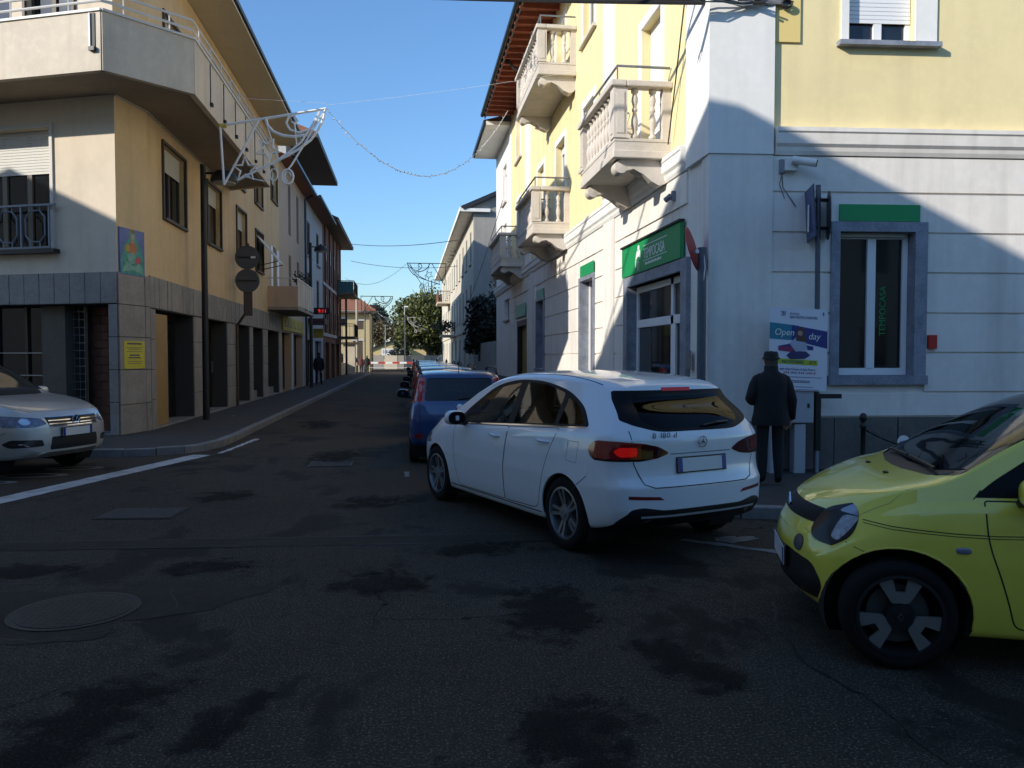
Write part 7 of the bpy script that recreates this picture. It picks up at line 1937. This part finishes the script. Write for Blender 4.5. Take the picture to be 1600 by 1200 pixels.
# ---- silver sport utility car waiting in the side street ----
def silver_car():
    paint = paintmat('silver_car_paint', (.56, .535, .49), .45, .4)
    hd = Vector((.925, -.38)); rt = Vector((-.38, -.925))
    fc = Vector((-4.70, 11.98))
    L = 4.43; xr_, xf_ = .92, 3.52
    ra = fc - hd * (L - xr_)
    root = car_root('waiting_car', ra, hd, xr_, 'silver sport utility car waiting at the line in the side street', 'car')
    S = dict(L=L, wr_=.34, zm=.66, re=.86, tuck=.06,
        top=[(0, 1.55), (.4, 1.63), (1.4, 1.68), (2.1, 1.65), (2.5, 1.56), (3.05, 1.22), (3.2, 1.14), (3.6, 1.09), (4.0, 1.04), (4.25, .98), (4.43, .90)],
        belt=[(0, 1.1), (2, 1.04), (3.1, 1.02), (3.6, 1.0), (4.1, .93), (4.43, .78)], W=[(0, .84), (.4, .89), (2, .905), (3.6, .90), (4.1, .86), (4.43, .76)],
        wr=[(0, .6), (.6, .65), (2, .65), (2.6, .68), (3.1, .76), (3.4, .80), (4.0, .76), (4.43, .66)], zb=[(0, .34), (.6, .27), (3.6, .25), (4.2, .27), (4.43, .30)],
        rear=[(.2, .1), (.6, 0), (1.1, .08), (1.6, .4)], Lr=1.2, front=[(.25, .12), (.35, .03), (.5, .0), (.7, .01), (.85, .06), (.95, .12), (1.05, .22)], fplan=.32, fpow=2.5, Lf=1.2, round=.07)
    c = Car(S, paint, root, 2, 70)
    c.arch(xr_, .38); c.arch(xf_, .38)
    c.side(10, 'front_door', [(2.0, 1.0), (2.0, .4), (2.95, .36), (3.05, .7), (3.02, 1.0)], paint)
    c.side(20, 'window_trim', rounded([(.5, 1.12), (3.05, 1.05), (2.45, 1.47), (2.0, 1.56), (.9, 1.54)], .08), M_gloss, .0015)
    c.side(22, 'front_window', rounded([(2.03, 1.09), (2.90, 1.07), (2.42, 1.42), (2.03, 1.51)], .03), M_cglass, -.001)
    c.region(30, 'windscreen', rounded([(2.48, -.6), (3.08, -.74), (3.18, 0), (3.08, .74), (2.48, .6), (2.46, 0)], .04), 'z', lambda k, n: k.z > 1.05 and n.z > .1, M_cglass, .001)
    front = lambda k, n: k.x > 3.6 and n.x > -.2
    hside = rounded([(4.6, .62), (4.05, .70), (3.90, .80), (3.78, .885), (3.85, .91), (4.6, .92)], .04)
    for sg, pid in ((1, 40), (-1, 44)):
        c.cut(hside, 'y', lambda k, n, sg=sg: k.y * sg > .4 and k.x > 3.6)
        c.region(pid, 'headlight', rounded([(sg * a, z) for a, z in ((.44, .76), (.60, .72), (.95, .73), (.95, .90), (.76, .875), (.50, .84))], .03), 'x', lambda k, n, sg=sg: inpoly(k.x, k.z, hside) and k.y * sg > .2 and n.x > -.25, pmat('blue_headlight_glass', (.16, .20, .30), .06, coat=1, var=.7, scale=16), .003)
        c.region(pid + 1, 'headlight_lens', [(sg * (.68 + .05 * math.cos(2 * math.pi * k / 16)), .80 + .045 * math.sin(2 * math.pi * k / 16)) for k in range(16)], 'x', lambda k, n, sg=sg: k.x > 3.5 and k.y * sg > .2 and n.x > -.25, M_chrome, .005, pid)
        c.region(pid + 2, 'fog_recess', rounded([(sg * a, z) for a, z in ((.50, .46), (.80, .445), (.84, .50), (.80, .56), (.52, .545))], .02), 'x', lambda k, n, sg=sg: k.x > 3.5 and k.y * sg > .2 and n.x > -.25, M_black, -.003)
        c.region(pid + 3, 'fog_light', [(sg * (.66 + .055 * math.cos(2 * math.pi * k / 16)), .503 + .045 * math.sin(2 * math.pi * k / 16)) for k in range(16)], 'x', lambda k, n, sg=sg: k.x > 3.5 and k.y * sg > .2 and n.x > -.25, M_chrome, .004, pid + 2)
    c.region(50, 'grille', rounded([(-.42, .72), (.42, .72), (.46, .85), (-.46, .85)], .03), 'x', front, M_black, -.002)
    c.region(51, 'lower_grille', rounded([(-.42, .40), (.42, .40), (.40, .58), (-.40, .58)], .03), 'x', front, M_black, -.002)
    made = c.finish()
    for z in (.755, .80, .845, .722): c.ribbon('chrome_bar', [(-.42, z), (.42, z)], 'x', 1, .014, M_chrome, .008)
    c.ribbon('chrome_bar', [(.50, .49), (.80, .50)], 'x', 1, .010, M_chrome, .006); c.ribbon('chrome_bar', [(-.50, .49), (-.80, .50)], 'x', 1, .010, M_chrome, .006)
    # round badge with two stacked chevrons
    h = c.hit('x', (0, .785), 1)[0]; x = h.x + .016; bd = MB()
    bd.tube([(x, .068 * math.cos(t), .785 + .068 * math.sin(t)) for t in [2 * math.pi * k / 26 for k in range(26)]], .008, 6, closed=True)
    bd.tube([(x, -.03, .845), (x, 0, .795), (x, .03, .845)], .006, 5); bd.tube([(x, -.058, .815), (x, -.028, .735), (x, 0, .78), (x, .028, .735), (x, .058, .815)], .006, 5)
    bd.build('badge', M_chrome, root, local=True)
    MB().lathe([(.066, 0), (.066, .006)], 22, (x - .008, 0, .785), M=Matrix.Rotation(R(90), 3, 'Y')).build('badge_disc', M_black, root, local=True)
    plate(c, .635, 1, 1)
    for sg in (1, -1):
        c.ribbon('panel_gap', [(2.0, 1.0), (2.0, .4), (2.95, .36), (3.05, .7), (3.02, 1.0)], 'y', sg, .007, M_tar)
        c.ribbon('panel_gap', [(3.15, .80 * sg), (3.6, .77 * sg), (4.0, .70 * sg), (4.2, .55 * sg)], 'z', 1, .007, M_tar)
        mirror_unit(root, (2.78, sg * .90, 1.14), sg, paint)
        c.ribbon('bumper_gap', [(4.05, .66), (3.92, .60)], 'y', sg, .006, M_tar)
    seats(root, 2.2, 1.2, .95, 1.33)
    ms = make_wheel(.34, .215, .22, 'plain', (M_alloy, M_alloyd)); add_wheels(root, (xr_, xf_), .78, .34, ms)
silver_car()
# ---------------- people ----------------
def skin_body(joints, edges, root_j, sub=2):
    """continuous figure grown with a Skin modifier; joints: name -> (pos, rx, ry)"""
    names = list(joints); me = bpy.data.meshes.new('body')
    me.from_pydata([joints[n][0] for n in names], [(names.index(a), names.index(b)) for a, b in edges], [])
    o = bpy.data.objects.new('body_build', me); COL.objects.link(o)
    md = o.modifiers.new('skin', 'SKIN'); md.use_smooth_shade = True
    for i, n in enumerate(names):
        v = me.skin_vertices[0].data[i]; v.radius = (joints[n][1], joints[n][2] if len(joints[n]) > 2 else joints[n][1]); v.use_root = (n == root_j)
    sb = o.modifiers.new('sub', 'SUBSURF'); sb.levels = sub; sb.render_levels = sub
    dg = bpy.context.evaluated_depsgraph_get(); ev = o.evaluated_get(dg)
    out = bpy.data.meshes.new_from_object(ev)
    bpy.data.objects.remove(o)
    return out

def person(loc, rz, label, h=1.72, coat=(.008, .008, .009), trousers=(.012, .012, .014), hat=None, hair=(.05, .04, .03), pose='stand', sub=2, coat_len=.50):
    root = empty('person', loc, label, 'person', None, rz)
    k = h / 1.75
    st = .0 if pose == 'stand' else .16
    J = {}
    def j(n, x, y, z, r, r2=None): J[n] = (Vector((x, y, z)) * k, r * k, (r2 or r) * k)
    # x = right, y = forward
    j('pelvis', 0, 0, .96, .135, .11); j('waist', 0, 0, 1.08, .13, .105); j('chest', 0, .0, 1.28, .155, .115); j('upper', 0, 0, 1.42, .12, .09); j('neck', 0, .0, 1.50, .055); j('head0', 0, .02, 1.58, .075, .085); j('head1', 0, .02, 1.68, .075, .085)
    for s, n in ((-1, 'l'), (1, 'r')):
        f = st * s
        j('hip' + n, s * .095, 0, .90, .095); j('knee' + n, s * .10, f * .55 + .02, .50, .078); j('calf' + n, s * .10, f * .8 - .01 - (.04 if f < 0 else 0), .32, .07); j('ankle' + n, s * .105, f - .02, .09, .054); j('toe' + n, s * .12, f + .15, .045, .036)
        j('sh' + n, s * .185, 0, 1.41, .068)
        if pose == 'stand' and s < 0:     # left forearm raised in front, as if holding something
            j('el' + n, s * .27, -.03, 1.14, .05); j('wr' + n, s * .20, .20, 1.10, .033); j('hand' + n, s * .17, .26, 1.12, .028)
        elif pose == 'stand':
            j('el' + n, s * .26, -.04, 1.13, .05); j('wr' + n, s * .27, .05, .90, .033); j('hand' + n, s * .265, .08, .83, .03)
        else:
            j('el' + n, s * .25, -f * .5, 1.13, .05); j('wr' + n, s * .26, -f * .8 + .06, .90, .034); j('hand' + n, s * .25, -f * .8 + .09, .83, .03)
    E_ = [('pelvis', 'waist'), ('waist', 'chest'), ('chest', 'upper'), ('upper', 'neck'), ('neck', 'head0'), ('head0', 'head1')]
    for n in 'lr': E_ += [('pelvis', 'hip' + n), ('hip' + n, 'knee' + n), ('knee' + n, 'calf' + n), ('calf' + n, 'ankle' + n), ('ankle' + n, 'toe' + n), ('upper', 'sh' + n), ('sh' + n, 'el' + n), ('el' + n, 'wr' + n), ('wr' + n, 'hand' + n)]
    # fingers
    for s, n in ((-1, 'l'), (1, 'r')):
        base = J['hand' + n][0]; wr_ = J['wr' + n][0]; d = (base - wr_).normalized(); sd = Vector((0, 1, 0)).cross(d) if abs(d.y) < .9 else Vector((1, 0, 0)); sd = d.cross(Vector((s, 0, 0))).normalized()
        for q, (off, ln) in enumerate(((-.03, .07), (-.01, .08), (.01, .076), (.03, .06))):
            nm = 'f%d%s' % (q, n); p = base + d * .035 * k + sd * off * k
            J[nm + 'a'] = (p, .0095 * k, .0095 * k); J[nm + 'b'] = (p + d * ln * .6 * k + Vector((-s * .012, 0, 0)), .0088 * k, .0088 * k); J[nm + 'c'] = (p + d * ln * k + Vector((-s * .035, 0, 0)), .008 * k, .008 * k)
            E_ += [('hand' + n, nm + 'a'), (nm + 'a', nm + 'b'), (nm + 'b', nm + 'c')]
        p = base - d * .01 + sd * .035 * k; J['th%sa' % n] = (p, .011 * k, .011 * k); J['th%sb' % n] = (p + d * .05 * k + sd * .012, .0095 * k, .0095 * k); E_ += [('hand' + n, 'th%sa' % n), ('th%sa' % n, 'th%sb' % n)]
    me = skin_body(J, E_, 'pelvis', sub)
    key = '%.3f_%.3f_%.3f' % coat
    mc = pmat('coat_' + key, coat, .85, var=.3, scale=9, bump=.4, bscale=30); mt = pmat('trousers_%.3f' % trousers[2], trousers, .9, var=.2, scale=9); ms = pmat('shoe_leather', (.01, .009, .009), .4); sk = MT['skin']
    for m_ in (mc, mt, ms, sk): me.materials.append(m_)
    for p in me.polygons:
        z = p.center.z / k; x = abs(p.center.x) / k
        wrd = min((p.center - J['wr' + n][0]).dot((J['hand' + n][0] - J['wr' + n][0]).normalized()) if (p.center - J['hand' + n][0]).length < .17 * k else -1 for n in 'lr')
        hand = any((p.center - J['hand' + n][0]).length < .17 * k and (p.center - J['wr' + n][0]).dot((J['hand' + n][0] - J['wr' + n][0]).normalized()) > 0 for n in 'lr')
        p.material_index = 3 if (z > 1.525 or hand) else 0 if (z > .98 or x > .2) else 2 if z < .10 else 1
        p.use_smooth = True
    body = bpy.data.objects.new('body', me); link(body, root, True)
    # coat: loose shell from shoulders to the hem, creased
    rr = random.Random(int(h * 1000)); mb = MB(); rs = []
    prof = [(1.53, .075, .085), (1.50, .10, .10), (1.465, .155, .115), (1.43, .195, .13), (1.36, .215, .145), (1.22, .215, .155), (1.08, .215, .155), (.95, .225, .16), (1.42 - coat_len - .05, .245, .165), (1.42 - coat_len - .12, .24, .16)]
    for z, a, b in prof:
        ring = []
        for q in range(36):
            t = 2 * math.pi * q / 36; w = 1 + .018 * math.sin(5 * t + z * 9) + .012 * math.sin(9 * t - z * 14)
            ring.append(Vector((a * w * math.copysign(abs(math.cos(t)) ** .85, math.cos(t)), b * w * math.sin(t) - .005, z)) * k)
        rs.append(ring)
    mb.rings(rs, cap=False); mb.build('coat', mc, root, smooth=True, local=True, angle=None)
    for n in 'lr':
        s, e, w_ = J['sh' + n][0], J['el' + n][0], J['wr' + n][0]
        MB().tube([s + Vector((-s.x * .35, 0, .0)), s + Vector((-s.x * .05, 0, -.02)), s.lerp(e, .35), s.lerp(e, .7), e, e.lerp(w_, .4), e.lerp(w_, 1.05)], .078 * k, 14, r2=.058 * k).build('sleeve', mc, root, smooth=True, local=True, angle=None)
    MB().rings([[Vector((.082 * q * math.cos(t), .088 * q * math.sin(t) + .005, z)) * k for t in [2 * math.pi * i / 20 for i in range(20)]] for z, q in ((1.45, 1.3), (1.50, 1.12), (1.575, 1.06), (1.58, .95))], cap=False).build('collar', mc, root, smooth=True, local=True, angle=None)
    # face and hair
    hc = Vector((0, .02, 1.645)) * k
    ellipsoid('head_shape', hc, .078 * k, .098 * k, .118 * k, sk, body, power=1.0)
    MB().prism([hc + Vector((-.012, .09, .01)) * k, hc + Vector((.012, .09, .01)) * k, hc + Vector((.016, .095, -.03)) * k, hc + Vector((0, .122, -.03)) * k, hc + Vector((-.016, .095, -.03)) * k], (0, -.02, 0)).build('nose', sk, body, local=True)
    for s in (-1, 1):
        ellipsoid('eye', hc + Vector((s * .03, .086, .012)) * k, .012 * k, .008 * k, .007 * k, M_wlet, body, 8, 5, power=1.0); ellipsoid('ear', hc + Vector((s * .08, -.002, -.005)) * k, .012 * k, .022 * k, .033 * k, sk, body, 8, 6, power=1.0)
    MB().box(WORLD, -.022 * k, .022 * k, hc.y + .084 * k, hc.y + .092 * k, hc.z - .058 * k, hc.z - .052 * k).build('mouth', M_brown, body, local=True)
    hm = pmat('hair_%.2f' % hair[0], hair, .8)
    rs = []
    for i in range(8):
        t = R(-12) + R(102) * i / 7
        rs.append([hc + Vector((.085 * math.cos(t) * math.cos(a), -.012 + .105 * math.cos(t) * math.sin(a), .01 + .118 * math.sin(t) - (.06 if math.sin(a) < 0 and i == 0 else 0))) * k for a in [2 * math.pi * q / 20 for q in range(20)]])
    MB().rings(rs, cap=False).build('hair', hm, root, smooth=True, local=True, angle=None)
    if hat:
        hh = pmat('hat_felt', hat, .95, var=.2, scale=12)
        z0 = hc.z + .035 * k
        crown = []
        for q, (r_, z) in enumerate(((.100, -.02), (.104, .0), (.100, .035), (.094, .065), (.080, .085), (.045, .095), (.0, .092))):
            crown.append([Vector((hc.x + r_ * .92 * k * math.cos(a), hc.y + r_ * 1.1 * k * math.sin(a), z0 + (z - (.012 if q >= 5 else 0)) * k)) for a in [2 * math.pi * i / 24 for i in range(24)]])
        ho = MB().rings(crown, cap=False).build('hat', hh, root, smooth=True, local=True, angle=None)
        br = []
        for r_, z in ((.098, .0), (.108, -.020), (.114, -.030), (.115, -.025), (.100, .012)): br.append([Vector((hc.x + r_ * k * math.cos(a), hc.y + r_ * 1.08 * k * math.sin(a), z0 + (z + .012 * abs(math.cos(a)) * (r_ > .11)) * k)) for a in [2 * math.pi * i / 24 for i in range(24)]])
        MB().rings(br, cap=False).build('hat_brim', hh, ho, smooth=True, local=True, angle=None)
        MB().rings([[Vector((hc.x + .1045 * .93 * k * math.cos(a), hc.y + .1045 * 1.1 * k * math.sin(a), z0 + z * k)) for a in [2 * math.pi * i / 24 for i in range(24)]] for z in (.004, .022)], cap=False).build('hat_band', M_black, ho, local=True)
    return root
def facing(d): return math.atan2(d[1], d[0]) - math.pi / 2
person((4.37, 9.05, .12), facing((.25, 1)), 'person in a dark hat and black coat reading the poster, seen from behind', 1.62, hat=(.018, .02, .018))
person((-4.72, 43.2, .12), facing((.05, 1)), 'person in dark clothes with a pale cap walking up the left pavement', 1.74, hat=(.35, .34, .32), pose='walk', sub=1, coat=(.006, .007, .010), trousers=(.01, .012, .02))
person((-4.55, 79, .12 - .12), facing((0, 1)), 'person in a red jacket standing left at the level crossing', 1.65, coat=(.12, .03, .03), sub=1, pose='walk')
person((-3.95, 78.5, 0), facing((0, 1)), 'person in dark clothes standing right at the level crossing', 1.72, coat=(.012, .012, .014), sub=1, pose='walk')
